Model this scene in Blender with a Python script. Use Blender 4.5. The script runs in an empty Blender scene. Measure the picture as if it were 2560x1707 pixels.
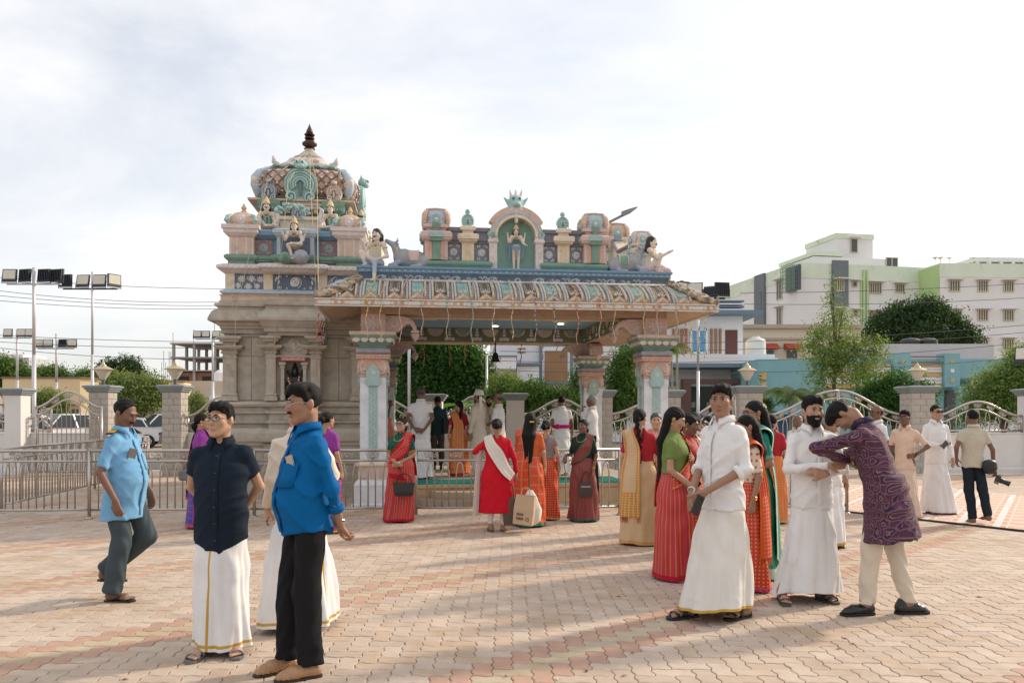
import bpy, math, random
import numpy as np
from mathutils import Vector, Matrix, Euler
R = math.radians
PI = math.pi
rnd = random.Random(7)
scene = bpy.context.scene
COL = scene.collection
# ------------------------------------------------------------------ camera
F_PX, CU, CV, CAM_H = 1991.0, 1280.0, 1037.0, 1.53      # focal length in photo pixels, horizon row, eye height
cam_d = bpy.data.cameras.new('camera'); cam = bpy.data.objects.new('camera', cam_d); COL.objects.link(cam)
cam.location = (0, 0, CAM_H); cam.rotation_euler = (R(90), 0, 0)
cam_d.sensor_width = 36; cam_d.lens = 28; cam_d.shift_y = (CV - 853.5) / 2560.0
cam_d.clip_start = 0.05; cam_d.clip_end = 2000
scene.camera = cam
# ------------------------------------------------------------------ sky, sun, exposure
SUN_EL, SUN_AZ = 29.0, 60.0      # elevation; azimuth measured from +Y (view direction) towards +X (right)
w = bpy.data.worlds.new('World'); scene.world = w; w.use_nodes = True
nt = w.node_tree; nt.nodes.clear()
out = nt.nodes.new('ShaderNodeOutputWorld'); bg = nt.nodes.new('ShaderNodeBackground')
sky = nt.nodes.new('ShaderNodeTexSky'); sky.sky_type = 'NISHITA'; sky.sun_disc = False
sky.sun_elevation = R(SUN_EL); sky.sun_rotation = R(SUN_AZ); sky.dust_density = 2.5; sky.air_density = 1.0; sky.ozone_density = 1.5
bg.inputs['Strength'].default_value = 0.10
tc = nt.nodes.new('ShaderNodeTexCoord')
mp = nt.nodes.new('ShaderNodeMapping'); mp.inputs['Scale'].default_value = (1.0, 1.0, 2.6)
n1 = nt.nodes.new('ShaderNodeTexNoise'); n1.inputs['Scale'].default_value = 2.0; n1.inputs['Detail'].default_value = 9; n1.inputs['Roughness'].default_value = 0.58
n1.inputs['Distortion'].default_value = 0.35
cr = nt.nodes.new('ShaderNodeValToRGB'); cr.color_ramp.elements[0].position = 0.36; cr.color_ramp.elements[1].position = 0.62
cr.color_ramp.elements[0].color = (0.52,)*3 + (1,); cr.color_ramp.elements[1].color = (0.90,)*3 + (1,)
mix = nt.nodes.new('ShaderNodeMix'); mix.data_type = 'RGBA'
mix.inputs['B'].default_value = (6.35, 6.25, 6.2, 1)
L = nt.links.new
L(tc.outputs['Generated'], mp.inputs['Vector']); L(mp.outputs['Vector'], n1.inputs['Vector']); L(n1.outputs['Fac'], cr.inputs['Fac'])
L(cr.outputs['Color'], mix.inputs['Factor']); L(sky.outputs['Color'], mix.inputs['A'])
L(mix.outputs['Result'], bg.inputs['Color']); L(bg.outputs['Background'], out.inputs['Surface'])
sun_d = bpy.data.lights.new('sun', 'SUN'); sun_d.energy = 2.0; sun_d.angle = R(4.0); sun_d.color = (1.0, 0.86, 0.68)
sun = bpy.data.objects.new('sun', sun_d); COL.objects.link(sun)
_sd = Vector((math.sin(R(SUN_AZ)) * math.cos(R(SUN_EL)), math.cos(R(SUN_AZ)) * math.cos(R(SUN_EL)), math.sin(R(SUN_EL))))
sun.rotation_euler = _sd.to_track_quat('Z', 'Y').to_euler(); sun.location = (30, 20, 30)
scene.view_settings.view_transform = 'Standard'; scene.view_settings.look = 'None'
scene.view_settings.exposure = 0.85; scene.view_settings.gamma = 1.0
scene.cycles.max_bounces = 6; scene.cycles.diffuse_bounces = 3; scene.cycles.transparent_max_bounces = 6
scene.cycles.use_denoising = True
def at(u, v, d):
 """world point seen at photo pixel (u, v) at distance d in front of the camera"""
 return Vector(((u - CU) / F_PX * d, d, CAM_H - (v - CV) / F_PX * d))
def gnd(u, d): return Vector(((u - CU) / F_PX * d, d, 0))
def dist_of(v): return CAM_H * F_PX / (v - CV)
# ------------------------------------------------------------------ materials
MATS = {}
def mat(name, col, rough=0.7, var=0.12, scale=6.0, bump=0.0, bscale=60.0, metal=0.0, stain=None, stain_s=3.0, stain_t=(0.55, 0.7), sheen=0.0, coat=0.0, sub=0.0, emit=None, alpha=None, spec=None, trans=0.0, world=False):
 if name in MATS: return MATS[name]
 m = bpy.data.materials.new(name); m.use_nodes = True; MATS[name] = m
 t = m.node_tree; b = t.nodes['Principled BSDF']; N = t.nodes.new; K = t.links.new
 b.inputs['Roughness'].default_value = rough; b.inputs['Metallic'].default_value = metal
 if spec is not None: b.inputs['Specular IOR Level'].default_value = spec
 if sheen: b.inputs['Sheen Weight'].default_value = sheen
 if coat: b.inputs['Coat Weight'].default_value = coat
 if trans: b.inputs['Transmission Weight'].default_value = trans
 c4 = tuple(col) + (1,)
 b.inputs['Base Color'].default_value = c4
 vec = N('ShaderNodeNewGeometry').outputs['Position'] if world else N('ShaderNodeTexCoord').outputs['Object']
 src = None
 if var:
  n = N('ShaderNodeTexNoise'); n.inputs['Scale'].default_value = scale; n.inputs['Detail'].default_value = 6; n.inputs['Roughness'].default_value = 0.65
  K(vec, n.inputs['Vector'])
  mr = N('ShaderNodeMapRange'); mr.inputs['From Min'].default_value = 0.25; mr.inputs['From Max'].default_value = 0.75
  mr.inputs['To Min'].default_value = 1 - var; mr.inputs['To Max'].default_value = 1 + var
  K(n.outputs['Fac'], mr.inputs['Value'])
  h = N('ShaderNodeHueSaturation'); h.inputs['Color'].default_value = c4
  K(mr.outputs['Result'], h.inputs['Value']); src = h.outputs['Color']
 if stain is not None:
  n2 = N('ShaderNodeTexNoise'); n2.inputs['Scale'].default_value = stain_s; n2.inputs['Detail'].default_value = 8; n2.inputs['Roughness'].default_value = 0.7
  K(vec, n2.inputs['Vector'])
  cr = N('ShaderNodeValToRGB'); cr.color_ramp.elements[0].position = stain_t[0]; cr.color_ramp.elements[1].position = stain_t[1]
  K(n2.outputs['Fac'], cr.inputs['Fac'])
  mx = N('ShaderNodeMix'); mx.data_type = 'RGBA'; K(cr.outputs['Color'], mx.inputs['Factor'])
  mx.inputs['A'].default_value = c4; mx.inputs['B'].default_value = tuple(stain) + (1,)
  if src: K(src, mx.inputs['A'])
  src = mx.outputs['Result']
 if src: K(src, b.inputs['Base Color'])
 if bump:
  n3 = N('ShaderNodeTexNoise'); n3.inputs['Scale'].default_value = bscale; n3.inputs['Detail'].default_value = 5
  K(vec, n3.inputs['Vector'])
  bp = N('ShaderNodeBump'); bp.inputs['Strength'].default_value = bump; bp.inputs['Distance'].default_value = 0.01
  K(n3.outputs['Fac'], bp.inputs['Height']); K(bp.outputs['Normal'], b.inputs['Normal'])
 if emit:
  b.inputs['Emission Color'].default_value = tuple(emit[:3]) + (1,); b.inputs['Emission Strength'].default_value = emit[3]
 return m
def srgb(r, g, b):
 f = lambda c: (c / 255 / 12.92) if c <= 10 else ((c / 255 + 0.055) / 1.055) ** 2.4
 return (f(r), f(g), f(b))
# ------------------------------------------------------------------ mesh builder
class MB:
 def __init__(s): s.v = []; s.f = []; s.m = []; s.k = 0
 def mi(s, k): s.k = k; return s
 def add(s, vs, fs, k=None):
  o = len(s.v); s.v.extend([tuple(p) for p in vs]); k = s.k if k is None else k
  for f in fs: s.f.append(tuple(i + o for i in f)); s.m.append(k)
  return s
 def box(s, x0, x1, y0, y1, z0, z1, k=None):
  return s.add([(x0,y0,z0),(x1,y0,z0),(x1,y1,z0),(x0,y1,z0),(x0,y0,z1),(x1,y0,z1),(x1,y1,z1),(x0,y1,z1)],
    [(3,2,1,0),(4,5,6,7),(0,1,5,4),(1,2,6,5),(2,3,7,6),(3,0,4,7)], k)
 def obox(s, c, hx, hy, hz, M=None, k=None):
  M = M or Matrix.Identity(3); c = Vector(c)
  vs = [c + M @ Vector((a*hx, b*hy, d*hz)) for d in (-1,1) for a,b in ((-1,-1),(1,-1),(1,1),(-1,1))]
  return s.add(vs, [(3,2,1,0),(4,5,6,7),(0,1,5,4),(1,2,6,5),(2,3,7,6),(3,0,4,7)], k)
 def loft(s, rings, closed=True, cap0=True, cap1=True, k=None):
  n = len(rings[0]); vs = [p for r in rings for p in r]; fs = []
  for i in range(len(rings) - 1):
   for j in range(n if closed else n - 1):
    a = i*n + j; b = i*n + (j+1) % n
    fs.append((a, b, b + n, a + n))
  if closed and cap0: fs.append(tuple(range(n))[::-1])
  if closed and cap1: fs.append(tuple(range((len(rings)-1)*n, len(rings)*n)))
  return s.add(vs, fs, k)
 def rect(s, cx, cy, hx, hy, prof, k=None, cap0=True, cap1=True):
  """stack of rectangular rings; prof = [(outward offset, z), ...]"""
  return s.loft([[(cx-hx-o,cy-hy-o,z),(cx+hx+o,cy-hy-o,z),(cx+hx+o,cy+hy+o,z),(cx-hx-o,cy+hy+o,z)] for o, z in prof], True, cap0, cap1, k)
 def lathe(s, cx, cy, prof, n=20, k=None, sx=1, sy=1, ph=0):
  return s.loft([[(cx + r*sx*math.cos(ph+2*PI*j/n), cy + r*sy*math.sin(ph+2*PI*j/n), z) for j in range(n)] for r, z in prof], True, True, True, k)
 def tube(s, path, r, n=6, k=None, cap=True, flat=1.0):
  P = [Vector(p) for p in path]; rs = r if hasattr(r, '__len__') else [r]*len(P); rings = []
  up = None
  for i, p in enumerate(P):
   d = (P[min(i+1, len(P)-1)] - P[max(i-1, 0)])
   if d.length < 1e-9: d = Vector((0,0,1))
   d.normalize()
   if up is None: up = Vector((0,0,1)) if abs(d.z) < 0.9 else Vector((0,1,0))
   a = d.cross(up)
   if a.length < 1e-6: a = d.cross(Vector((1,0,0)))
   a.normalize(); b = a.cross(d).normalized(); up = b
   rings.append([p + (a*math.cos(2*PI*j/n) + b*math.sin(2*PI*j/n)*flat)*rs[i] for j in range(n)])
  return s.loft(rings, True, cap, cap, k)
 def prism(s, poly, y0, y1, k=None, axis='y'):
  n = len(poly)
  mk = {'y': lambda p, d: (p[0], d, p[1]), 'z': lambda p, d: (p[0], p[1], d), 'x': lambda p, d: (d, p[0], p[1])}[axis]
  vs = [mk(p, y0) for p in poly] + [mk(p, y1) for p in poly]
  fs = [tuple(range(n)), tuple(range(2*n-1, n-1, -1))] + [(i, i+n, (i+1) % n + n, (i+1) % n) for i in range(n)]
  return s.add(vs, fs, k)
 def ell(s, c, r, nu=10, nv=6, k=None, M=None):
  c = Vector(c); r = (r, r, r) if not hasattr(r, '__len__') else r
  vs = [(0,0,-1)]
  for i in range(1, nv):
   a = -PI/2 + PI*i/nv
   for j in range(nu):
    b = 2*PI*j/nu; vs.append((math.cos(a)*math.cos(b), math.cos(a)*math.sin(b), math.sin(a)))
  vs.append((0,0,1)); fs = []
  for j in range(nu):
   fs.append((0, 1+(j+1) % nu, 1+j))
   for i in range(nv-2):
    a = 1+i*nu+j; b = 1+i*nu+(j+1) % nu; fs.append((a, b, b+nu, a+nu))
   e = 1+(nv-2)*nu; fs.append((e+j, e+(j+1) % nu, len(vs)-1))
  vs = [Vector((x*r[0], y*r[1], z*r[2])) for x, y, z in vs]
  if M: vs = [M @ p for p in vs]
  return s.add([c + p for p in vs], fs, k)
 def grid(s, P, k=None, flip=False):
  """P: 2-D list of points; k may be a function of (i, j)"""
  a = len(P); b = len(P[0]); o = len(s.v); s.v.extend([tuple(p) for r in P for p in r])
  for i in range(a-1):
   for j in range(b-1):
    q = (o+i*b+j, o+i*b+j+1, o+(i+1)*b+j+1, o+(i+1)*b+j)
    s.f.append(q[::-1] if flip else q); s.m.append(k(i, j) if callable(k) else (s.k if k is None else k))
  return s
 def mesh(s, name, mats, smooth=False, angle=None):
  me = bpy.data.meshes.new(name); me.from_pydata(s.v, [], s.f)
  for m in (mats if isinstance(mats, (list, tuple)) else [mats]): me.materials.append(m)
  if s.m and max(s.m) > 0: me.polygons.foreach_set('material_index', s.m)
  if smooth: me.polygons.foreach_set('use_smooth', [True]*len(me.polygons))
  me.update()
  if smooth and angle:
   try: me.set_sharp_from_angle(angle=R(angle))
   except Exception: pass
  return me
 def build(s, name, mats, parent=None, smooth=False, angle=None, loc=None, rot=None):
  return put(name, s.mesh(name, mats, smooth, angle), parent, loc, rot)
def put(name, me, parent=None, loc=None, rot=None, scale=None):
 o = bpy.data.objects.new(name, me); COL.objects.link(o)
 if parent is not None: o.parent = parent
 if loc is not None: o.location = loc
 if rot is not None: o.rotation_euler = rot
 if scale is not None: o.scale = scale if hasattr(scale, '__len__') else (scale,)*3
 return o
def thing(name, label, cat, loc=(0,0,0), rz=0, group=None):
 o = bpy.data.objects.new(name, None); COL.objects.link(o); o.empty_display_size = 0.1
 o.location = loc; o.rotation_euler = (0, 0, rz)
 return tag(o, label, cat, group)
def tag(o, label=None, cat=None, group=None, kind=None):
 if label: o['label'] = label
 if cat: o['category'] = cat
 if group: o['group'] = group
 if kind: o['kind'] = kind
 return o
def copy_tree(o, parent=None):
 c = o.copy(); COL.objects.link(c); c.parent = parent
 for ch in list(o.children): copy_tree(ch, c)
 return c
def smooth_path(pts, n=8):
 """Catmull-Rom through pts"""
 P = [Vector(p) for p in pts]; outp = []
 for i in range(len(P)-1):
  p0 = P[max(i-1,0)]; p1 = P[i]; p2 = P[i+1]; p3 = P[min(i+2,len(P)-1)]
  for j in range(n):
   t = j/n; outp.append(0.5*((2*p1)+(p2-p0)*t+(2*p0-5*p1+4*p2-p3)*t*t+(3*p1-p0-3*p2+p3)*t**3))
 outp.append(P[-1]); return outp
def text_mesh(txt, size, mtl, name='lettering', depth=0.001):
 cu = bpy.data.curves.new('txt', 'FONT'); cu.body = txt; cu.size = size; cu.extrude = depth; cu.align_x = 'CENTER'; cu.align_y = 'CENTER'; cu.resolution_u = 2
 o = bpy.data.objects.new('txt', cu); COL.objects.link(o)
 dg = bpy.context.evaluated_depsgraph_get(); me = bpy.data.meshes.new_from_object(o.evaluated_get(dg))
 bpy.data.objects.remove(o); me.materials.clear(); me.materials.append(mtl); me.name = name
 return me
# ------------------------------------------------------------------ implicit surfaces (bodies, clothes, sculpture)
class SDF:
 def __init__(s, lo, hi, h):
  s.h = h; s.lo = np.array(lo, float) - 3*h; hi = np.array(hi, float) + 3*h
  s.n = np.ceil((hi - s.lo)/h).astype(int) + 1
  s.F = np.full(tuple(s.n), 10.0, np.float32)
  s.ax = [(s.lo[i] + h*np.arange(s.n[i])).astype(np.float32) for i in range(3)]
 def sl(s, lo, hi):
  a = np.clip(np.floor((np.array(lo) - s.lo)/s.h).astype(int), 0, s.n-1); b = np.clip(np.ceil((np.array(hi) - s.lo)/s.h).astype(int)+1, 0, s.n)
  return tuple(slice(int(a[i]), int(max(b[i], a[i]))) for i in range(3))
 def pts(s, sl):
  x, y, z = s.ax[0][sl[0]], s.ax[1][sl[1]], s.ax[2][sl[2]]
  return x[:,None,None], y[None,:,None], z[None,None,:]
 def uni(s, sl, d, k):
  c = s.F[sl]
  if c.size == 0: return
  if k > 0:
   h = np.clip(0.5 + 0.5*(c - d)/k, 0, 1); s.F[sl] = c*(1-h) + d*h - k*h*(1-h)
  else: s.F[sl] = np.minimum(c, d)
 def cut(s, sl, d, k):      # remove where d < 0
  c = s.F[sl]
  if c.size == 0: return
  d = -d
  if k > 0:
   h = np.clip(0.5 - 0.5*(c - d)/k, 0, 1); s.F[sl] = c*(1-h) + d*h + k*h*(1-h)
  else: s.F[sl] = np.maximum(c, d)
 def _rc(s, sl, a, b, ra, rb):
  x, y, z = s.pts(sl); a = np.asarray(a, float); ba = np.asarray(b, float) - a; L2 = max(float(ba @ ba), 1e-12)
  px, py, pz = x - a[0], y - a[1], z - a[2]
  t = np.clip((px*ba[0] + py*ba[1] + pz*ba[2])/L2, 0, 1)
  return np.sqrt((px - t*ba[0])**2 + (py - t*ba[1])**2 + (pz - t*ba[2])**2) - (ra + (rb - ra)*t)
 def rc(s, a, b, ra, rb=None, k=0.02, sub=False):
  rb = ra if rb is None else rb; m = max(ra, rb) + k + 3*s.h
  sl = s.sl(np.minimum(a, b) - m, np.maximum(a, b) + m)
  if s.F[sl].size: (s.cut if sub else s.uni)(sl, s._rc(sl, a, b, ra, rb), k)
  return s
 def ell(s, c, r, k=0.02, M=None, sub=False):
  r = np.asarray(r, float); m = r.max() + k + 3*s.h; c = np.asarray(c, float)
  sl = s.sl(c - m, c + m)
  if not s.F[sl].size: return s
  x, y, z = s.pts(sl); x = x - c[0]; y = y - c[1]; z = z - c[2]
  if M is not None:      # M: local->world rotation (3x3)
   M = np.asarray(M); x, y, z = (M[0,i]*x + M[1,i]*y + M[2,i]*z for i in range(3))
  q = np.sqrt((x/r[0])**2 + (y/r[1])**2 + (z/r[2])**2); g = np.sqrt((x/r[0]**2)**2 + (y/r[1]**2)**2 + (z/r[2]**2)**2) + 1e-9
  (s.cut if sub else s.uni)(sl, q*(q - 1)/g, k)
  return s
 def prof(s, T, k=0.02, frame=None, infl=0.0, scale=1.0):
  """elliptic column: T rows (z, a, b, yc[, xc]); frame = (3x3 local->world, origin)"""
  T = np.asarray(T, float); m = max(T[:,1].max(), T[:,2].max())*scale + abs(T[:,3]).max() + infl + 0.06
  if frame is None: Rm, o = np.eye(3), np.zeros(3)
  else: Rm, o = np.asarray(frame[0]), np.asarray(frame[1])
  cs = np.array([Rm @ np.array((sx*m, sy*m, zz)) + o for sx in (-1,1) for sy in (-1,1) for zz in (T[0,0]-.05, T[-1,0]+.05)])
  sl = s.sl(cs.min(0), cs.max(0))
  if not s.F[sl].size: return s
  x, y, z = s.pts(sl); x = x - o[0]; y = y - o[1]; z = z - o[2]
  lx, ly, lz = (Rm[0,i]*x + Rm[1,i]*y + Rm[2,i]*z for i in range(3))
  sh = np.broadcast_shapes(x.shape, y.shape, z.shape)
  lz = np.broadcast_to(lz, sh); zc = np.clip(lz, T[0,0], T[-1,0])
  a = np.interp(zc, T[:,0], T[:,1])*scale + infl; b = np.interp(zc, T[:,0], T[:,2])*scale + infl; yc = np.interp(zc, T[:,0], T[:,3])
  xc = np.interp(zc, T[:,0], T[:,4]) if T.shape[1] > 4 else 0.0
  X, Y = (lx - xc)/a, (ly - yc)/b
  q = np.sqrt(X**2 + Y**2) + 1e-6; g = np.sqrt((X/a)**2 + (Y/b)**2) + 1e-6
  d = q*(q-1)/g
  d = np.maximum(d, np.abs(lz - zc) - infl)
  s.uni(sl, d.astype(np.float32), k); return s
 def where_near(s, w=0.06):
  return np.nonzero(np.abs(s.F) < w)
 def disp(s, fn, w=0.05):
  I = s.where_near(w)
  if len(I[0]): s.F[I] += fn(s.ax[0][I[0]], s.ax[1][I[1]], s.ax[2][I[2]]).astype(np.float32)
  return s
 def planecut(s, fn, w=0.08):      # keep where fn(x,y,z) <= 0 (approximate distance)
  I = np.nonzero(s.F < w)
  if len(I[0]): s.F[I] = np.maximum(s.F[I], fn(s.ax[0][I[0]], s.ax[1][I[1]], s.ax[2][I[2]]).astype(np.float32))
  return s
 def nets(s):
  F = s.F; S = F < 0; nx, ny, nz = F.shape
  cnt = np.zeros((nx-1, ny-1, nz-1), np.int8)
  offs = [(i,j,k) for i in (0,1) for j in (0,1) for k in (0,1)]
  for i,j,k in offs: cnt += S[i:nx-1+i, j:ny-1+j, k:nz-1+k]
  A = np.nonzero((cnt > 0) & (cnt < 8)); N = len(A[0])
  if N == 0: return np.zeros((0,3)), np.zeros((0,4), int)
  idx = np.full(cnt.shape, -1, np.int32); idx[A] = np.arange(N)
  C = np.stack([F[A[0]+i, A[1]+j, A[2]+k] for i,j,k in offs], 1); C = np.clip(C, -0.5, 0.5)
  acc = np.zeros((N,3)); num = np.zeros(N)
  for e0 in range(8):
   for bit in (4,2,1):
    if e0 & bit: continue
    e1 = e0 | bit; f0, f1 = C[:,e0], C[:,e1]; m = (f0 < 0) != (f1 < 0)
    t = np.where(m, f0/np.where(m, f0 - f1, 1), 0)
    p0 = np.array(offs[e0], float); dlt = np.array(offs[e1], float) - p0
    acc += np.where(m[:,None], p0 + t[:,None]*dlt, 0); num += m
  V = (np.stack(A, 1) + acc/num[:,None])*s.h + s.lo
  Q = []
  for ax in range(3):
   a = [slice(None)]*3; b = [slice(None)]*3; a[ax] = slice(0,-1); b[ax] = slice(1,None)
   s0, s1 = S[tuple(a)], S[tuple(b)]; E = np.array(np.nonzero(s0 != s1)).T
   o1, o2 = (ax+1) % 3, (ax+2) % 3
   E = E[(E[:,o1] > 0) & (E[:,o2] > 0) & (E[:,o1] < F.shape[o1]-1) & (E[:,o2] < F.shape[o2]-1)]
   if not len(E): continue
   def cell(d1, d2):
    c = E.copy(); c[:,o1] -= d1; c[:,o2] -= d2; return idx[c[:,0], c[:,1], c[:,2]]
   q = np.stack([cell(1,1), cell(0,1), cell(0,0), cell(1,0)], 1)
   fl = ~s0[E[:,0], E[:,1], E[:,2]]
   q[fl] = q[fl][:,::-1]; Q.append(q)
  Q = np.concatenate(Q); Q = Q[(Q >= 0).all(1)]
  return V, Q
def np_mesh(name, V, Q, mats, midx=None, smooth=True):
 me = bpy.data.meshes.new(name); n = len(Q); kk = Q.shape[1] if n else 4
 me.vertices.add(len(V)); me.vertices.foreach_set('co', np.asarray(V, np.float32).ravel())
 me.loops.add(n*kk); me.polygons.add(n)
 me.loops.foreach_set('vertex_index', np.asarray(Q, np.int32).ravel())
 me.polygons.foreach_set('loop_start', np.arange(0, n*kk, kk, dtype=np.int32))
 for m in (mats if isinstance(mats, (list, tuple)) else [mats]): me.materials.append(m)
 if midx is not None: me.polygons.foreach_set('material_index', np.asarray(midx, np.int32))
 if smooth: me.polygons.foreach_set('use_smooth', np.ones(n, bool))
 me.update(calc_edges=True); me.validate(); return me
# ================================================================== ground, paving
m_ground = mat('dusty ground', (0.36, 0.29, 0.22), 0.95, 0.25, 0.5, 0.4, 8, world=True)
m_road = mat('asphalt', (0.10, 0.095, 0.09), 0.9, 0.2, 1.0, 0.3, 40, world=True)
m_bed = mat('sand joint', (0.38, 0.285, 0.205), 0.95, 0.3, 3.0, 0.4, 80, world=True)
o = MB().add([(-900,-200,-0.06),(900,-200,-0.06),(900,1500,-0.06),(-900,1500,-0.06)], [(0,1,2,3)]).build('ground', m_ground); tag(o, kind='structure')
o = MB().add([(-120,23.2,-0.05),(120,23.2,-0.05),(120,29.5,-0.05),(-120,29.5,-0.05)], [(0,1,2,3)]).build('road', m_road); tag(o, kind='structure')
paving = MB().add([(-17,0.5,-0.012),(17,0.5,-0.012),(17,20.6,-0.012),(-17,20.6,-0.012)], [(0,1,2,3)]).build('paving', m_bed); tag(paving, kind='structure')
def pavmat(n, c): return mat(n, c, 0.85, 0.13, 5.0, 0.25, 160, stain=tuple(x*y for x, y in zip(c, (0.82,0.72,0.60))), stain_s=1.3, stain_t=(0.50,0.72), world=True)
PAVM = [pavmat('paver grey a', (0.51,0.405,0.32)), pavmat('paver grey b', (0.475,0.375,0.295)), pavmat('paver grey c', (0.535,0.43,0.345)), pavmat('paver tan', (0.49,0.37,0.275)),
  pavmat('paver red a', (0.47,0.295,0.215)), pavmat('paver red b', (0.43,0.27,0.20)), pavmat('paver yellow a', (0.48,0.39,0.275)), pavmat('paver yellow b', (0.44,0.36,0.26))]
PC = 0.12
def tri(t):
 t = (t/PC) % 1.0
 return 4*t if t < .25 else (2 - 4*t if t < .75 else 4*t - 4)
def paver_outline(horiz):
 e = 0.0026; Lx, Ly = (2*PC, PC) if horiz else (PC, 2*PC); pts = []
 def seg(a, b, n):
  ts = [0] + [(.25 + .5*i)/n for i in range(2*n)]
  for t in ts: pts.append((a[0] + (b[0]-a[0])*t, a[1] + (b[1]-a[1])*t))
 c = [(0,0),(Lx,0),(Lx,Ly),(0,Ly)]; nx, ny = (2,1) if horiz else (1,2)
 for i, n in enumerate((nx, ny, nx, ny)): seg(c[i], c[(i+1) % 4], n)
 def D(p, ins):
  x = min(max(p[0], ins), Lx-ins); y = min(max(p[1], ins), Ly-ins)
  return (x + 0.0085*tri(p[1]), y + 0.0085*tri(p[0]))
 return [D(p, e) for p in pts], [D(p, e + 0.005) for p in pts]
def paver_geo(horiz, chamfer):
 o1, o2 = paver_outline(horiz); n = len(o1)
 if chamfer: rings = [[(x,y,-.012) for x,y in o1], [(x,y,-.003) for x,y in o1], [(x,y,0) for x,y in o2]]
 else: rings = [[(x,y,-.010) for x,y in o1], [(x,y,0) for x,y in o1]]
 V = np.array([p for r in rings for p in r]); K = len(rings); FS = []
 for i in range(K-1):
  for j in range(n): FS.append((i*n+j, i*n+(j+1) % n, (i+1)*n+(j+1) % n, (i+1)*n+j))
 FS.append(tuple(range((K-1)*n, K*n)))
 return V, FS
PG = {(h, c): paver_geo(h, c) for h in (True, False) for c in (True, False)}
def paver_kind(x, y, h):
 q = (round(x/PC) - round(y/PC) + 44) % 28
 if q in (3, 7): return rnd.choice((4,4,5))
 if q == 4: return rnd.choice((6,6,7))
 return rnd.choices((0,1,2,3), (4,4,3,1.6))[0]
cells = []
for j in range(int(3.2/PC), int(20.4/PC)):
 y = j*PC; xm = min(16.5, 0.68*(y+.2) + 1.0)
 for i in range(int(-xm/PC), int(xm/PC)+1):
  t = (i - j) % 4
  if t == 0: cells.append((i*PC, y, True))
  elif t == 3: cells.append((i*PC, y, False))
def vis(c):
 x, y, h = c; return y > 4.52 and abs(x + .08) < 0.64*(y+.1)
cells.sort(key=lambda c: (not vis(c), c[1]))
meshes = {}
for (x, y, h) in cells[:300]:
 k = paver_kind(x, y, h)
 if (h, k) not in meshes:
  b = MB(); b.add(*PG[(h, True)]); meshes[(h, k)] = b.mesh('paver', PAVM[k])
 put('paver', meshes[(h, k)], paving, (x, y, rnd.uniform(-.0015, .0015)), (rnd.gauss(0, .004), rnd.gauss(0, .004), 0))
VV, FF, MI = [], [], []; off = 0
for (x, y, h) in cells[300:]:
 g = PG[(h, y < 7.5)]; VV.append(g[0] + np.array((x, y, rnd.uniform(-.0018, .0018))))
 FF.extend([tuple(a + off for a in f) for f in g[1]]); MI.extend([paver_kind(x, y, h)]*len(g[1])); off += len(g[0])
me = bpy.data.meshes.new('paver_field'); me.from_pydata(np.concatenate(VV), [], FF)
for m in PAVM: me.materials.append(m)
me.polygons.foreach_set('material_index', MI)
tag(put('paver_field', me, paving), 'zigzag pavers continuing across the courtyard', kind='stuff')
b = MB(); g_ = random.Random(5)
for i in range(90):
 y = 4.6+15*g_.random()**1.6; x = g_.uniform(-.62,.62)*y; a = g_.uniform(0,6.28); l = g_.uniform(.012,.032); w_ = l*g_.uniform(.3,.6); ca, sa = math.cos(a), math.sin(a)
 b.add([(x-ca*l,y-sa*l,.003),(x-sa*w_,y+ca*w_,.008),(x+ca*l,y+sa*l,.004),(x+sa*w_,y-ca*w_,.010)],[(0,3,2,1)],i % 3)
tag(b.build('leaf_litter',[mat('dry leaf',(0.22,0.13,0.05)),mat('dry leaf dark',(0.09,0.06,0.035)),mat('paper scrap',(0.6,0.55,0.45))]),'dry leaves and scraps scattered over the paving',kind='stuff')
# ================================================================== temple: paint colours
def paint(n, c, rough=0.75, var=0.16, **k):
 g = sum(c)/3; c = tuple((x*.80 + g*.20)*.84 + .12 for x in c)
 return mat(n, c, rough, var, k.pop('scale', 7.0), 0.3, 45, stain=k.pop('stain', tuple(x*.62 for x in c)), stain_s=k.pop('stain_s', 4.0), stain_t=k.pop('stain_t', (0.56, 0.74)), **k)
p_pink = paint('paint pink', (0.60,0.38,0.33)); p_pale = paint('paint pale pink', (0.66,0.53,0.49)); p_white = paint('paint white', (0.72,0.69,0.66))
p_peach = paint('paint peach', (0.62,0.38,0.22)); p_orange = paint('paint orange', (0.58,0.27,0.13)); p_yellow = paint('paint yellow', (0.68,0.48,0.22)); p_cream = paint('paint cream', (0.72,0.56,0.36))
p_green = paint('paint green', (0.055,0.23,0.13)); p_dgreen = paint('paint dark green', (0.03,0.12,0.09)); p_teal = paint('paint teal', (0.20,0.44,0.40)); p_niche = paint('paint niche green', (0.12,0.36,0.26))
p_blue = paint('paint blue', (0.04,0.22,0.40)); p_navy = paint('paint navy', (0.0,0.045,0.13)); p_lblue = paint('paint light blue', (0.36,0.48,0.58)); p_slate = paint('paint slate', (0.075,0.085,0.13))
p_shaft = paint('paint shaft', (0.66,0.68,0.72), stain=(0.56,0.60,0.68)); p_lav = paint('paint lavender', (0.24,0.23,0.28)); p_maroon = paint('paint maroon', (0.22,0.07,0.06)); p_red = paint('paint brick red', (0.36,0.13,0.07))
p_gold = paint('paint gold', (0.62,0.42,0.12)); p_brown = paint('paint soffit ochre', (0.50,0.30,0.12)); p_beam = paint('paint beam brown', (0.40,0.22,0.11))
p_dirty = mat('weathered plaster', (0.40,0.34,0.26), 0.9, 0.3, 9, 0.5, 50, stain=(0.05,0.043,0.03), stain_s=5, stain_t=(0.44,0.62))
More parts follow.
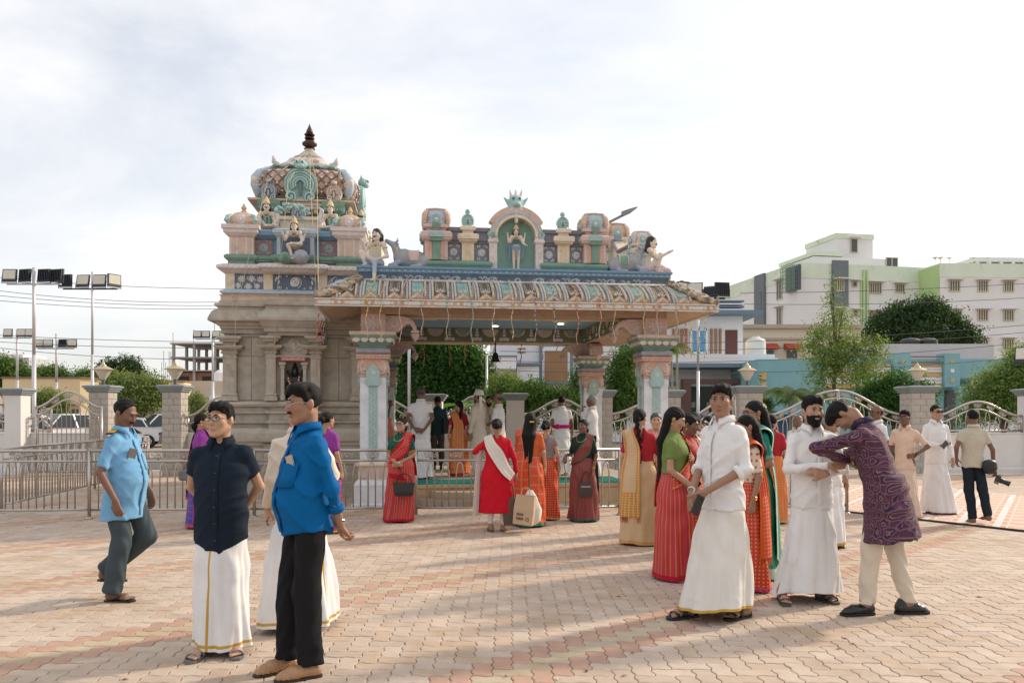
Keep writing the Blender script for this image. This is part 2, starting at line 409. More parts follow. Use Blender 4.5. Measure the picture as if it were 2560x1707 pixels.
p_dpeach = mat('weathered peach', (0.56,0.37,0.23), 0.85, 0.2, 9, 0.4, 50, stain=(0.12,0.09,0.06), stain_s=4, stain_t=(0.55,0.74))
p_dwhite = mat('weathered white', (0.62,0.58,0.53), 0.85, 0.2, 9, 0.4, 50, stain=(0.12,0.10,0.08), stain_s=5, stain_t=(0.55,0.74))
p_dteal = mat('weathered teal', (0.20,0.38,0.35), 0.85, 0.25, 9, 0.4, 50, stain=(0.10,0.10,0.07), stain_s=5, stain_t=(0.52,0.70))
p_ddark = mat('weathered dark', (0.13,0.105,0.075), 0.9, 0.4, 14, 0.5, 50, stain=(0.30,0.25,0.18), stain_s=8, stain_t=(0.55,0.75))
p_dlblue = mat('weathered blue', (0.36,0.43,0.47), 0.85, 0.2, 9, 0.4, 50, stain=(0.15,0.14,0.12), stain_s=5, stain_t=(0.55,0.74))
m_stone = mat('granite', (0.41,0.36,0.295), 0.9, 0.24, 5, 0.6, 60, stain=(0.22,0.185,0.145), stain_s=1.6, stain_t=(0.52,0.72))
m_stone2 = mat('granite pale', (0.45,0.395,0.325), 0.9, 0.2, 6, 0.6, 60, stain=(0.2,0.165,0.12), stain_s=2.5, stain_t=(0.55,0.75))
m_dark = mat('near black', (0.012,0.011,0.010), 0.6, 0.2)  # near-black colour for the shrine niche back, brick wall openings and sculpted eyes
A0 = R(6.9); TEMPLE = Vector((-2.36, 13.6, 0))
def tl(x, y, z=0):      # temple frame -> world
 return TEMPLE + Vector((x*math.cos(A0) - y*math.sin(A0), x*math.sin(A0) + y*math.cos(A0), z))
def disc_mesh(name, rx, rz, d, mtl, n=14):
 b = MB(); b.loft([[(rx*math.cos(2*PI*i/n)*s, y, rz*math.sin(2*PI*i/n)*s) for i in range(n)] for s, y in ((1,0),(1,-d*.5),(.75,-d))]); return b.mesh(name, mtl)
def pill_mesh(name, hx, r, d, mtl):
 pts = [(hx*(1 if math.cos(a) > 0 else -1) + r*math.cos(a), r*math.sin(a)) for a in [PI*(-.5 + i/6) for i in range(7)] + [PI*(.5 + i/6) for i in range(7)]]
 b = MB(); b.loft([[(x*s, y, z*s) for x, z in pts] for s, y in ((1,0),(1,-d*.5),(.85,-d))]); return b.mesh(name, mtl)
def spiral(b, cx, cz, r, turns, ph, y, w, sgn=1, n=22, start=0.12, k=None):
 path = []; rs = []
 for i in range(n):
  t = i/(n-1); a = ph + sgn*2*PI*turns*t; rr = r*(start + (1-start)*t)
  path.append((cx + rr*math.cos(a), y, cz + rr*math.sin(a))); rs.append(w*(0.55 + .6*math.sin(PI*min(1, .15+t*.85))))
 b.tube(path, rs, 5, k=k)
def scroll_panel(b, x0, x1, z0, z1, y, w=0.012, flip=1):
 cx, cz = (x0+x1)/2, (z0+z1)/2; r = min(x1-x0, z1-z0)*0.36
 spiral(b, cx, cz, r, 1.6, 0.4, y, w, flip); spiral(b, cx, cz, r*.8, 1.3, 0.4+PI, y, w*.9, flip)
 for sx in (-1,1):
  for sz in (-1,1):
   spiral(b, cx + sx*(x1-x0)*.36, cz + sz*(z1-z0)*.36, r*.34, 1.1, 1+sx, y, w*.7, sx*sz, 12)
   b.ell((cx + sx*(x1-x0)*.20, y, cz + sz*(z1-z0)*.42), (w*1.3, w*.6, w*1.3), 7, 4)
def scroll_wave(b, x0, x1, z0, z1, y, unit=0.40, w=0.011):
 n = max(1, round((x1-x0)/unit)); u = (x1-x0)/n; h = z1-z0; cz = (z0+z1)/2
 for i in range(n):
  cx = x0 + u*(i+.5); s = 1 if i % 2 else -1
  spiral(b, cx - .02*s, cz - s*h*.06, h*.36, 1.5, PI*.5*s, y, w, s, 20)
  b.tube([(cx - u*.48, y, cz + s*h*.38), (cx - u*.36, y, cz + s*h*.1), (cx - u*.25, y, cz - s*h*.28), (cx - u*.02, y, cz - s*h*.44), (cx + u*.2, y, cz - s*h*.3)], [w*.3, w*.8, w, w*.8, w*.4], 5)
  b.tube([(cx - u*.40, y, cz + s*h*.42), (cx - u*.28, y, cz + s*h*.1), (cx - u*.19, y, cz - s*h*.2)], [w*.3, w*.7, w*.3], 5)
  b.tube([(cx - u*.55, y, cz + s*h*.30), (cx - u*.44, y, cz - s*h*.05), (cx - u*.33, y, cz - s*h*.36)], [w*.3, w*.7, w*.3], 5)
  for dx, dz in ((.30,.34),(.36,.12),(.22,.42)): b.ell((cx + u*dx, y, cz + s*h*dz), (w*1.25, w*.6, w*1.25), 7, 4)
  for q in (-1,0,1): b.ell((cx + u*.5 + q*.022, y, cz + s*h*(.36 + .06*(q == 0))), (.009, w*.6, .022), 6, 4)
# ================================================================== temple pavilion (mandapam)
PAV = thing('temple_pavilion', 'open painted temple pavilion on four columns with sculpted roof screen', 'pavilion', TEMPLE, A0)
W_, D_ = 4.9, 5.0; HX, HY = W_/2, D_/2
m_plat = mat('platform plaster', (0.50,0.36,0.20), 0.85, 0.2, 4, 0.3, 40, stain=(0.3,0.22,0.14), stain_s=2)
m_platstone = mat('platform top stone', (0.42,0.36,0.29), 0.85, 0.2, 4, 0.3, 40)
MB().rect(HX, HY, HX+.12, HY+.10, [(.03,0),(.03,.05),(0,.06),(0,.27),(.02,.28),(.02,.33)]).build('platform', [m_plat], PAV)
MB().rect(HX, HY, HX+.10, HY+.08, [(0,.331),(0,.336)]).build('platform_floor', m_platstone, PAV)
b = MB(); n = 20
for (ra, z0, z1) in ((1.0, 0, .12), (.8, .121, .24)):
 b.prism([(1.75 - ra*1.0*math.cos(PI*i/n), -.12 - ra*.55*math.sin(PI*i/n)) for i in range(n+1)], z0, z1, axis='z')
b.build('step', mat('step stone', (0.36,0.28,0.20), 0.9, .25, 4, .4, 40), PAV)
def column():
 b = MB(); b.rect(0,0,.215,.215,[(0,.74),(0,2.17)]); col = b.build('column', p_shaft, PAV)
 MB().rect(0,0,.25,.25,[(.10,0),(.10,.04),(.07,.05),(.07,.36),(.03,.42),(0,.44)]).build('pedestal_block', p_shaft, col)
 b = MB(); b.rect(0,0,.24,.24,[(0,.441),(0,.66),(.0,.661)],0); b.rect(0,0,.25,.25,[(0,.662),(.03,.68),(.03,.71),(0,.74)],0)
 for sx in (-1,0,1):
  for s in range(4):
   M = Matrix.Rotation(s*PI/2, 3, 'Z'); b.obox(M @ Vector((sx*.15, -.243, .55)), *( (.05,.006,.085) if s % 2 == 0 else (.006,.05,.085) ), k=1)
 b.build('pedestal', [p_cream, p_pink], col)
 for s in range(4):
  M = Matrix.Rotation(s*PI/2, 4, 'Z')
  b = MB(); b.box(-.075,.075,-.224,-.214,.76,2.02,0)
  for i in range(12):
   zz = .80 + i*.10; path = [(0.05*math.sin(i*PI+q*PI), -.228, zz + .10*q) for q in (0,.25,.5,.75,1)]
   b.tube(path, .009, 5, k=1); spiral(b, .018*(1 if i % 2 else -1), zz+.05, .024, .9, 0, -.228, .007, 1 if i % 2 else -1, 9, k=1)
  b.prism([(-.09,2.02),(.09,2.02),(.13,2.08),(.13,2.12),(.10,2.14),(.12,2.20),(.11,2.27),(.06,2.33),(0,2.40),(-.06,2.33),(-.11,2.27),(-.12,2.20),(-.10,2.14),(-.13,2.12),(-.13,2.08)], -.262, -.214, 0)
  b.ell((0,-.262,2.24),(.05,.012,.05),10,5,1); b.tube([(.08*math.cos(a), -.262, 2.23+.07*math.sin(a)) for a in [PI*i/8 - .3 for i in range(10)]], .009, 5, k=1)
  me = b.mesh('shaft_ornament', [mat('paint faded teal',(0.36,0.49,0.47)), mat('paint faded mint', (0.47,0.60,0.57))]); me.transform(M); put('shaft_ornament', me, col)
 b = MB(); b.rect(0,0,.215,.215,[(.015,2.171),(.015,2.20),(.005,2.21),(.02,2.24),(.04,2.31),(.035,2.38),(.01,2.45),(.03,2.47),(.05,2.475),(.05,2.50),(.065,2.51),(.065,2.545)],0)
 for s in range(4):
  M = Matrix.Rotation(s*PI/2, 3, 'Z')
  for sx in (-1,1):
   bb = MB(); spiral(bb, sx*.15, 2.31, .055, 1.2, PI*.5, -.253, .011, sx, 12); bb.tube([(sx*.11,-.243,2.22),(sx*.18,-.253,2.24),(sx*.215,-.25,2.34),(sx*.17,-.24,2.43),(sx*.08,-.235,2.46)], [.006,.012,.012,.01,.005], 5)
   b.add([M @ Vector(p) for p in bb.v], bb.f, 1)
  for q in range(9): b.obox(M @ Vector((-.24+q*.06, -.268, 2.4875)), .012,.012,.009, M, 1)
 b.build('vase', [p_orange, p_pale], col)
 MB().rect(0,0,.215,.215,[(.01,2.546),(.04,2.555),(.065,2.58),(.07,2.60),(.065,2.63),(.04,2.65),(.0,2.655),(0,2.67)]).build('cushion', p_lav, col, False)
 b = MB(); b.rect(0,0,.215,.215,[(.02,2.671),(.02,2.70),(.05,2.705),(.05,2.72),(.06,2.73),(.11,2.77),(.15,2.84),(.15,2.858)],0); b.rect(0,0,.215,.215,[(.16,2.859),(.165,2.862),(.165,2.92)],2)
 for s in range(4):
  M = Matrix.Rotation(s*PI/2, 3, 'Z')
  for q in range(5):
   x = (-2+q)*.135; b.ell(M @ Vector((x, -.333, 2.800)), (.066,.018,.062) if s % 2 == 0 else (.018,.066,.062), 10, 6, 1)
  for q in range(22): b.obox(M @ Vector((-.36+q*.0343, -.381, 2.888)), .011,.003,.011, M, 1)
 b.build('capital', [p_green, p_pale, p_peach], col)
 b = MB(); b.rect(0,0,.20,.20,[(0,2.921),(0,3.228)],0)
 for s in range(4):
  M = Matrix.Rotation(s*PI/2, 3, 'Z')
  for q in range(8):
   a = q*PI/4; R2 = M @ Matrix.Rotation(-a, 3, 'Y'); b.ell(M @ Vector((.075*math.cos(a), -.201, 3.075+.075*math.sin(a))), (.06,.012,.024), 8, 5, 1, R2)
  b.ell(M @ Vector((0,-.204,3.075)), .022, 8, 5, 1)
  for x0,x1,z0,z1 in ((-.185,.185,2.935,2.945),(-.185,.185,3.205,3.215),(-.185,-.175,2.945,3.205),(.175,.185,2.945,3.205)):
   c = M @ Vector(((x0+x1)/2,-.203,(z0+z1)/2)); b.obox(c, (x1-x0)/2,.004,(z1-z0)/2, M, 1)
 b.build('beam_block', [p_pink, p_pale], col)
 return col
bo = [(.20,3.215),(.46,3.215),(.58,3.19),(.67,3.13),(.72,3.03),(.735,2.975),(.76,2.965),(.765,2.93),(.64,2.93),(.645,2.965),(.665,2.975),(.66,3.02),(.62,3.07),(.56,3.075),(.50,3.03),(.44,2.965),(.36,2.935),(.20,2.935)]
bb = MB(); bb.prism(bo, -.12, .12, 0)
for sy in (-1,1):
 y = sy*.121
 spiral(bb, .335, 3.08, .085, 1.4, .4, y, .014, 1, 20, k=1); spiral(bb, .55, 3.15, .04, 1.2, 2, y, .010, -1, 14, k=1)
 bb.tube([(.24,y,2.97),(.34,y,2.965),(.43,y,2.99),(.5,y,3.08),(.58,y,3.13),(.66,y,3.09),(.69,y,3.0)], .011, 5, k=1); bb.tube([(.23,y,3.19),(.45,y,3.185),(.57,y,3.165),(.65,y,3.11)], .008, 5, k=1)
for q in range(5): bb.ell((.645+q*.028,-.125,2.948),(.016,.012,.022),6,4,1)
bb.lathe(.70,0,[(.02,2.93),(.075,2.925),(.08,2.90),(.06,2.86),(.03,2.82),(.004,2.785)],10,2)
bracket_me = bb.mesh('bracket', [p_pink, p_pale, p_pink])
col0 = column(); cols = [(0,0,(0,90)),(W_,0,(180,90)),(0,D_,(0,-90)),(W_,D_,(180,-90))]
cc_ = [col0] + [copy_tree(col0, PAV) for _ in range(3)]
for c,(x,y,br) in zip(cc_, cols):
 c.location = (x,y,0)
 for a in br: put('bracket', bracket_me, c, None, (0,0,R(a)))
for nm,(x0,x1,y0,y1) in {'f':(-.20,W_+.20,-.20,.20),'r':(-.20,W_+.20,D_-.20,D_+.20)}.items():
 MB().box(x0,x1,y0,y1,3.23,3.55).build('beam', p_beam, PAV)
for x in (0,W_): MB().box(x-.20,x+.20,.202,D_-.202,3.23,3.549).build('beam', p_beam, PAV)
MB().box(-.19,W_+.19,-.19,D_+.19,3.551,3.60).build('ceiling', mat('ceiling blue', (0.22,0.36,0.48), .8, .12, 2), PAV)
b = MB()
for i in range(28):
 a0 = 2*PI*i/28; b.add([(HX+.62*math.cos(a0), HY-.5+.62*math.sin(a0), 3.548),(HX+.62*math.cos(a0+.22), HY-.5+.62*math.sin(a0+.22), 3.548),(HX+.82*math.cos(a0+.11), HY-.5+.82*math.sin(a0+.11), 3.548)], [(0,2,1)], 1)
b.loft([[(HX+r*math.cos(2*PI*i/28), HY-.5+r*math.sin(2*PI*i/28), z) for i in range(28)] for r,z in ((.64,3.55),(.64,3.546),(.2,3.544))], True, False, True, 0)
b.build('ceiling_medallion', [p_orange, p_pale], PAV)
for (x,y) in ((1.3,2.0),(2.45,1.2),(3.75,2.1),(2.5,4.2),(3.9,3.6)):
 MB().lathe(x,y,[(.07,3.55),(.07,3.535),(.055,3.53)],14).build('downlight', mat('lamp glow', (0.9,0.86,0.75), .4, 0, emit=(1,.9,.7,2.5)), PAV)
for x in (1.0,3.75): MB().rect(x,2.9,.16,.05,[(0,3.55),(0,3.52),(-.03,3.50)]).build('ceiling_vent', p_cream, PAV)
def swag_mesh(pinkish):
 b = MB(); n = 14; r = .235
 b.prism([(r*.80*math.cos(PI+PI*i/n), .30 + r*.80*math.sin(PI+PI*i/n)) for i in range(n+1)], -.010, 0, 0)
 for s,rr,k in ((1.0,.022,1),(.86,.014,2)):
  b.tube([(r*s*math.cos(PI+PI*i/n), -.008, .30 + r*s*math.sin(PI+PI*i/n)) for i in range(n+1)], rr, 6, k=k)
 for q in range(4):
  dz = .035+q*.042; hw = r*.74*math.sqrt(max(.05, 1-(dz/(r*.85))**2))
  b.tube([(hw*t, -.012, .30 - dz*(1-.85*t*t)) for t in (-1,-.7,-.35,0,.35,.7,1)], .008, 5, k=3)
 return b.mesh('swag', [mat('swag cloth white' , (0.46,0.42,0.38)), mat('swag gold', (0.24,0.17,0.05), .5), p_dgreen, p_green if not pinkish else p_pink])
def pendant_mesh():
 b = MB()
 for i,(r,z) in enumerate(((.034,.28),(.045,.22),(.055,.16))): b.ell((0,-.006,z),(r,.012,.028),10,5,0); b.ell((0,-.003,z),(r+.012,.010,.036),10,5,1)
 for sx in (-1,0,1):
  b.ell((sx*.075,-.008,.075 - .012*abs(sx)),(.05,.012,.045),9,5,0); b.ell((sx*.075,-.004,.075 - .012*abs(sx)),(.06,.010,.055),9,5,1)
 return b.mesh('pendant', [p_pale, p_navy])
SW = [swag_mesh(False), swag_mesh(True)]; PN = pendant_mesh()
def swag_band(p0, p1, rz, n, nz=0):
 p0 = Vector(p0); p1 = Vector(p1); u = (p1-p0)/n
 for i in range(n):
  put('swag', SW[i % 2], PAV, p0 + u*(i+.5), (0,0,rz)); put('pendant', PN, PAV, p0 + u*i, (0,0,rz))
MB().box(.205,W_-.205,D_-.215,D_-.202,3.235,3.548).build('painted_band', p_dgreen, PAV); MB().box(W_-.215,W_-.202,.205,D_-.22,3.235,3.548).build('painted_band', p_dgreen, PAV); MB().box(.202,.215,.205,D_-.22,3.235,3.548).build('painted_band', p_dgreen, PAV)
swag_band((.21,D_-.217,3.235),(W_-.21,D_-.217,3.235),0,7); swag_band((W_-.217,D_-.25,3.235),(W_-.217,.22,3.235),-PI/2,7); swag_band((.217,.22,3.235),(.217,D_-.25,3.235),PI/2,7)
MB().rect(HX,HY,HX-.205,HY-.205,[(.005,3.20),(.005,3.229)],cap0=False,cap1=False).box(.19,W_-.19,D_-.19,D_+.19,3.20,3.229).build('beam_lip', p_yellow, PAV)
MB().rect(HX,HY,HX,HY,[(.86,3.275),(.21,3.42)],0,False,False).build('soffit', p_brown, PAV)
b = MB(); b.rect(HX,HY,HX,HY,[(.84,3.27),(.877,3.26),(.885,3.262),(.885,3.28),(.872,3.283)],1,False,False); b.rect(HX,HY,HX,HY,[(.872,3.284),(.872,3.362)],0,False,False)
b.rect(HX,HY,HX,HY,[(.872,3.363),(.888,3.366),(.888,3.388),(.86,3.392)],1,False,False); b.build('fascia', [p_dpeach, p_dwhite], PAV)
DOT = disc_mesh('fascia_dot', .031,.033,.012,p_dwhite); PILL = pill_mesh('fascia_pill',.075,.033,.012,p_dwhite)
def fascia_run(p0, p1, rz):
 p0 = Vector(p0); d = Vector(p1)-p0; n = round(d.length/.476); u = d/n
 for i in range(n):
  put('fascia_pill', PILL, PAV, p0 + u*(i+.26), (0,0,rz))
  for q in range(3): put('fascia_dot', DOT, PAV, p0 + u*(i+.26+.28+q*.225), (0,0,rz))
fascia_run((-.86,-.873,3.323),(W_+.86,-.873,3.323),0); fascia_run((W_+.873,-.86,3.323),(W_+.873,D_+.86,3.323),PI/2)
EP = [(.862,3.392),(.835,3.43),(.78,3.50),(.68,3.58),(.56,3.65),(.42,3.71),(.26,3.765)]
MB().rect(HX,HY,HX,HY,[(o-.02,z-.012) for o,z in EP],0,False,True).build('eave_roof', p_dpeach, PAV)
def ep(t):
 q = t*(len(EP)-1); i = min(int(q), len(EP)-2); f = q-i
 return EP[i][0]*(1-f)+EP[i+1][0]*f, EP[i][1]*(1-f)+EP[i+1][1]*f
def panel_mesh(center):
 b = MB()
 def strip(x0,x1,t0,t1,e,k,n=7,xs=None):
  P = []
  for i in range(n+1):
   t = t0+(t1-t0)*i/n; o,z = ep(t); nx,nz = .62,.78
   P.append([(x,-(o+e*nx),z+e*nz) for x in ((x0,x0+.004,x1-.004,x1) if xs is None else xs)])
  for r in P:
   a = r[0]; c = r[-1]; r[0] = (a[0],a[1]+.62*e+.005,a[2]-.78*e-.005); r[-1] = (c[0],c[1]+.62*e+.005,c[2]-.78*e-.005)
  P[0] = [(p[0],p[1]+.005,p[2]-.02) for p in P[0]]
  b.grid(P,k)
 strip(-.185,-.150,.02,1,.026,0); strip(.150,.160,.02,1,.012,2)
 for s in (-1,1):
  strip(s*.125-.022,s*.125+.022,.10,1,.016,1)
  for q in range(8):
   o,z = ep(.2+q*.1); b.ell((s*.125,-(o+.014),z+.018),(.019,.014,.022),6,4,2)
 strip(-.098,.098,.22,1,.008,3)
 for x in (-.075,-.05,.05,.075): strip(x-.006,x+.006,.42,1,.013,2)
 o,z = ep(.06); b.prism([(-.155,z-.03),(.155,z-.03),(.10,z+.035),(0,z+.105),(-.10,z+.035)],-(o+.028),-(o-.05),1)
 for q in range(-2,3): b.ell((q*.03,-(o+.03),z+.02+.018*(2-abs(q))),(.013,.010,.028),6,4,2,Matrix.Rotation(-q*.45,3,'Y'))
 for q in range(-2,3):
  o,z = ep(.44-.03*abs(q)); b.ell((q*.027,-(o+.012),z+.015),(.013,.012,.034),6,4,2,Matrix.Rotation(q*.5,3,'Y'))
 return b.mesh('eave_panel', [p_dlblue,p_dpeach,p_dwhite,center])
PM = [panel_mesh(p_ddark), panel_mesh(p_dteal)]
for i in range(16): put('eave_panel', PM[i % 2], PAV, (-.42+.37*i+.05,0,0))
for i in range(15): put('eave_panel', PM[i % 2], PAV, (W_,-.30+.37*i,0), (0,0,PI/2))
for i in range(3): put('eave_panel', PM[i % 2], PAV, (0,.35-.37*i+.3,0), (0,0,-PI/2))
b = MB(); pr = [(-.29,-.29),(W_+.29,-.29),(W_+.29,D_+.29),(-.29,D_+.29)]
for i in range(4): b.tube([(pr[i][0],pr[i][1],3.785),(pr[(i+1)%4][0],pr[(i+1)%4][1],3.785)],.026,7)
b.build('eave_roll', p_dwhite, PAV, True)
def corner_leaf_mesh():
 f = SDF((-1.02,-1.02,3.30),(-.05,-.05,3.92),.016); dg = lambda r, z, t=0.0: V3_(-r*.7071+t*.7071,-r*.7071-t*.7071,z); ax = (dg(1.0,3.50)-dg(.4,3.80)); ax /= np.linalg.norm(ax); sd = V3_(.7071,-.7071,0); nn = np.cross(sd,ax); M = np.stack([ax,sd,nn],1)
 f.ell(dg(.74,3.645),(.40,.26,.060),0,M); f.ell(dg(.98,3.51),(.22,.17,.055),.05,M); f.rc(dg(1.05,3.46),dg(1.20,3.42),.050,.040,.04); f.rc(dg(1.20,3.42),dg(1.25,3.56),.040,.006,.03); f.ell(dg(.42,3.79),(.12,.16,.05),.05,M)
 for s_ in (-1,1): f.rc(dg(.50,3.76,s_*.18),dg(.86,3.55,s_*.24),.035,.04,.03); f.rc(dg(.86,3.55,s_*.24),dg(1.06,3.43,s_*.12),.04,.02,.03)
 c0 = dg(.45,3.76)
 def flute(x,y,z):
  px,py,pz = x-c0[0],y-c0[1],z-c0[2]; u = px*ax[0]+py*ax[1]+pz*ax[2]; t = px*sd[0]+py*sd[1]; return .010*np.sin(34*np.arctan2(t,u+.10))+.006*np.sin(42*np.hypot(u,t))
 f.disp(flute); V,Q = f.nets(); C = V[Q].mean(1); u = (C-c0)@ax; t = np.abs((C-c0)@sd); mi = np.zeros(len(Q),int); mi[np.hypot((u-.30)/.17,t/.10) < 1] = 1; mi[(np.sin(42*np.hypot(u,t)) > .55) & (mi == 0)] = 2
 return np_mesh('corner_leaf',V,Q,[p_dirty,p_dlblue,p_dpeach],mi)
V3_ = lambda *a: np.array(a,float)
CLM = corner_leaf_mesh()
def corner_ornament(x, y, rz): put('corner_leaf',CLM,PAV,(x,y,0),(0,0,rz))
for x,y,rz in ((0,0,0),(W_,0,PI/2),(W_,D_,PI)): corner_ornament(x,y,rz)
MB().rect(HX,HY,HX,HY,[(.20,3.60),(.20,3.90)],0,False,True).build('frieze', p_navy, PAV)
b = MB(); b.rect(HX,HY,HX,HY,[(.20,3.901),(.215,3.915),(.25,3.93),(.25,3.985),(.275,3.99),(.28,4.02),(.27,4.03)]); b.build('cornice', p_blue, PAV)
CD = disc_mesh('cornice_disc', .031,.024,.010, mat('paint disc blue', (0.27,0.38,0.44)), 10)
for i in range(53): put('cornice_disc', CD, PAV, (-.17+i*.101,-.252,3.957))
for i in range(50): put('cornice_disc', CD, PAV, (W_+.252,-.17+i*.105,3.957), (0,0,PI/2))
m_scr = paint('scroll pale blue', (0.50,0.58,0.66))
b = MB(); scroll_wave(b,.0,2.2,3.782,3.893,-.203,.33,.0115); scroll_wave(b,2.7,W_,3.782,3.893,-.203,.33,.0115)
for q in range(6): b.ell((2.45+.04*math.cos(q*PI/3),-.203,3.838+.035*math.sin(q*PI/3)),(.02,.007,.017),7,4)
tag(b.build('scroll_relief', m_scr, PAV, True), kind='stuff')
# ---- roof screen
by = .10
for x0,x1 in ((.88,1.98),(2.92,4.02)):
 b = MB(); b.rect((x0+x1)/2,by+.02,(x1-x0)/2,.17,[(.0,4.031),(.0,4.06),(.03,4.075),(.03,4.09),(.045,4.10),(.055,4.13),(.045,4.165),(.01,4.18),(0,4.19)])
 b.build('screen_base', p_green, PAV)
for x0,x1 in ((1.12,1.98),(2.92,3.78)):
 MB().rect((x0+x1)/2,by+.05,(x1-x0)/2,.10,[(0,4.191),(0,4.50),(.02,4.505),(.02,4.53),(.05,4.55),(.05,4.60),(.02,4.62),(.0,4.66),(.0,4.70),(.03,4.715),(.03,4.78)]).build('screen_wall', p_slate, PAV)
for cx in (1.37,1.86,3.04,3.53):
 b = MB(); scroll_panel(b,cx-.105,cx+.105,4.21,4.49,by-.052,.0085,1 if cx < 2.5 else -1); tag(b.build('scroll_relief', p_white, PAV, True), kind='stuff')
for cx in (1.61,3.29):
 b = MB(); b.rect(cx,by,.105,.10,[(0,4.191),(0,4.50),(.02,4.51),(.05,4.525),(.06,4.55),(.06,4.555),(.08,4.565),(.08,4.64),(.05,4.66),(-.01,4.67),(-.01,4.72),(.03,4.73),(.03,4.78),(.01,4.80)],0)
 b.obox((cx,by-.102,4.345),.045,.008,.15,None,1)
 for q in range(10): b.obox((cx-.13+q*.029,by-.165,4.54),.009,.006,.012,None,1)
 b.build('screen_pilaster', [p_cream,p_yellow], PAV)
 b = MB(); th = .035
 ring = [(cx + .108*math.cos(a), 4.915 + .112*math.sin(a)) for a in [2*PI*i/22 for i in range(22)]]
 b.prism(ring[::-1], by-th, by+th, 0); b.lathe(cx,by,[(.05,5.0),(.03,5.03),(.045,5.06),(.04,5.09),(.015,5.115)],10,0)
 for s in (-1,1): spiral(b, cx+s*.055, 4.90, .05, 1.3, PI/2, by-th-.004, .011, -s, 16, k=1)
 b.tube([(cx-.095,by-th,4.83),(cx-.10,by-th-.004,4.93),(cx-.05,by-th-.004,5.0),(cx,by-th-.004,5.02),(cx+.05,by-th-.004,5.0),(cx+.10,by-th-.004,4.93),(cx+.095,by-th,4.83)],.010,5,k=1)
 b.ell((cx,by-th,4.885),(.022,.012,.045),8,5,2); b.build('finial', [p_teal, mat('paint pale teal',(0.38,0.56,0.52)), p_dgreen], PAV, True, 50)
def kuta(cx, cy, z, s=1.0, cols=None, parent=None, name='corner_turret'):
 c1,c2,c3,c4,c5 = cols or (p_pink,p_orange,p_green,p_peach,p_lblue)
 b = MB(); hb = .20*s; Z = lambda t: z + t*s
 b.rect(cx,cy,hb,hb,[(0,Z(0)),(0,Z(.32)),(.02*s,Z(.33)),(.05*s,Z(.345)),(.06*s,Z(.38)),(.075*s,Z(.39)),(.075*s,Z(.46)),(.03*s,Z(.50)),(-.03*s,Z(.505)),(-.03*s,Z(.55)),(.03*s,Z(.565)),(.03*s,Z(.62)),(0,Z(.63))],0)
 for sy in range(4):
  M = Matrix.Rotation(sy*PI/2,3,'Z'); P = lambda x,y,zz: Vector((cx,cy,0)) + M @ Vector((x*s,y*s,0)) + Vector((0,0,Z(zz)))
  for sx in (-1,1): b.obox(P(sx*.105,-.2025,.16), .032*s,.006*s,.155*s, M, 1)
  b.obox(P(0,-.208,.16),.065*s,.016*s,.16*s,M,2); b.obox(P(0,-.24,.35),.10*s,.03*s,.03*s,M,2); b.obox(P(0,-.27,.425),.125*s,.02*s,.042*s,M,5)
  b.obox(P(0,-.19,.53),.055*s,.03*s,.035*s,M,2); b.obox(P(0,-.225,.60),.075*s,.016*s,.026*s,M,2)
  for q in range(9): b.obox(P(-.24+q*.06,-.262,.372),.016*s,.006*s,.012*s,M,3)
 dome = [(hb*1.0,.632),(hb*1.06,.70),(hb*1.04,.78),(hb*.92,.85),(hb*.72,.885),(hb*.70,.90),(hb*.4,.905)]
 n = 32; rings = []
 for r,zz in dome:
  ring = []
  for i in range(n):
   a = 2*PI*i/n+PI/4; q = (abs(math.cos(a))**5+abs(math.sin(a))**5)**(-.2); ring.append((cx + r*q*math.cos(a), cy + r*q*math.sin(a), Z(zz)))
  rings.append(ring)
 b.loft(rings, True, False, True, 4)
 for sy in range(4):
  M = Matrix.Rotation(sy*PI/2,3,'Z'); P = lambda x,y,zz: Vector((cx,cy,0)) + M @ Vector((x*s,y*s,0)) + Vector((0,0,Z(zz)))
  for sx in (-1,1):
   b.tube([P(sx*.20,-.205,.63),P(sx*.205,-.215,.70),P(sx*.19,-.21,.79),P(sx*.14,-.19,.86)],[.03*s,.04*s,.04*s,.02*s],6,3)
   bb = MB(); spiral(bb,0,0,.045*s,1.2,0,0,.010*s,sx,12); b.add([P(sx*.15,-.217,.72)+M@Vector(p) for p in bb.v], bb.f, 3)
  b.ell(P(0,-.215,.71),(.07*s,.025*s,.085*s) if sy % 2 == 0 else (.025*s,.07*s,.085*s),12,6,5); b.ell(P(0,-.236,.70),.026*s,8,5,6)
  b.tube([P(-.15,-.165,.885),P(0,-.17,.895),P(.15,-.165,.885)],.016*s,6,3)
 return b.build(name, [c1,c2,c3,c4,c5,p_teal,p_white], parent or PAV)
kuta(1.06,by+.02,4.191,.98); kuta(3.84,by+.02,4.191,.98)
cx, zs, ri, ro = 2.45, 4.62, .335, .475
for s in (-1,1):
 b = MB()
 b.rect(cx+s*.405,by-.02,.068,.13,[(0,4.031),(0,4.50),(.01,4.51),(.025,4.53),(.025,4.56),(.01,4.57),(.01,4.60),(.0,4.62)],0)
 bb = MB()
 for i in range(5): spiral(bb, cx+s*.405+(.012 if i % 2 else -.012), 4.08+i*.095, .034, 1.1, 0, by-.153, .008, 1 if i % 2 else -1, 11)
 b.add(bb.v,bb.f,1)
 b.build('niche_jamb', [p_pale,p_white], PAV)
def arch(b, r0, r1, y0, y1, k, n=22, a0=0.0, a1=PI):
 b.loft([[(cx+r0*math.cos(a),y0,zs+r0*math.sin(a)),(cx+r1*math.cos(a),y0,zs+r1*math.sin(a)),(cx+r1*math.cos(a),y1,zs+r1*math.sin(a)),(cx+r0*math.cos(a),y1,zs+r0*math.sin(a))] for a in [a0+(a1-a0)*i/n for i in range(n+1)]], True, True, True, k)
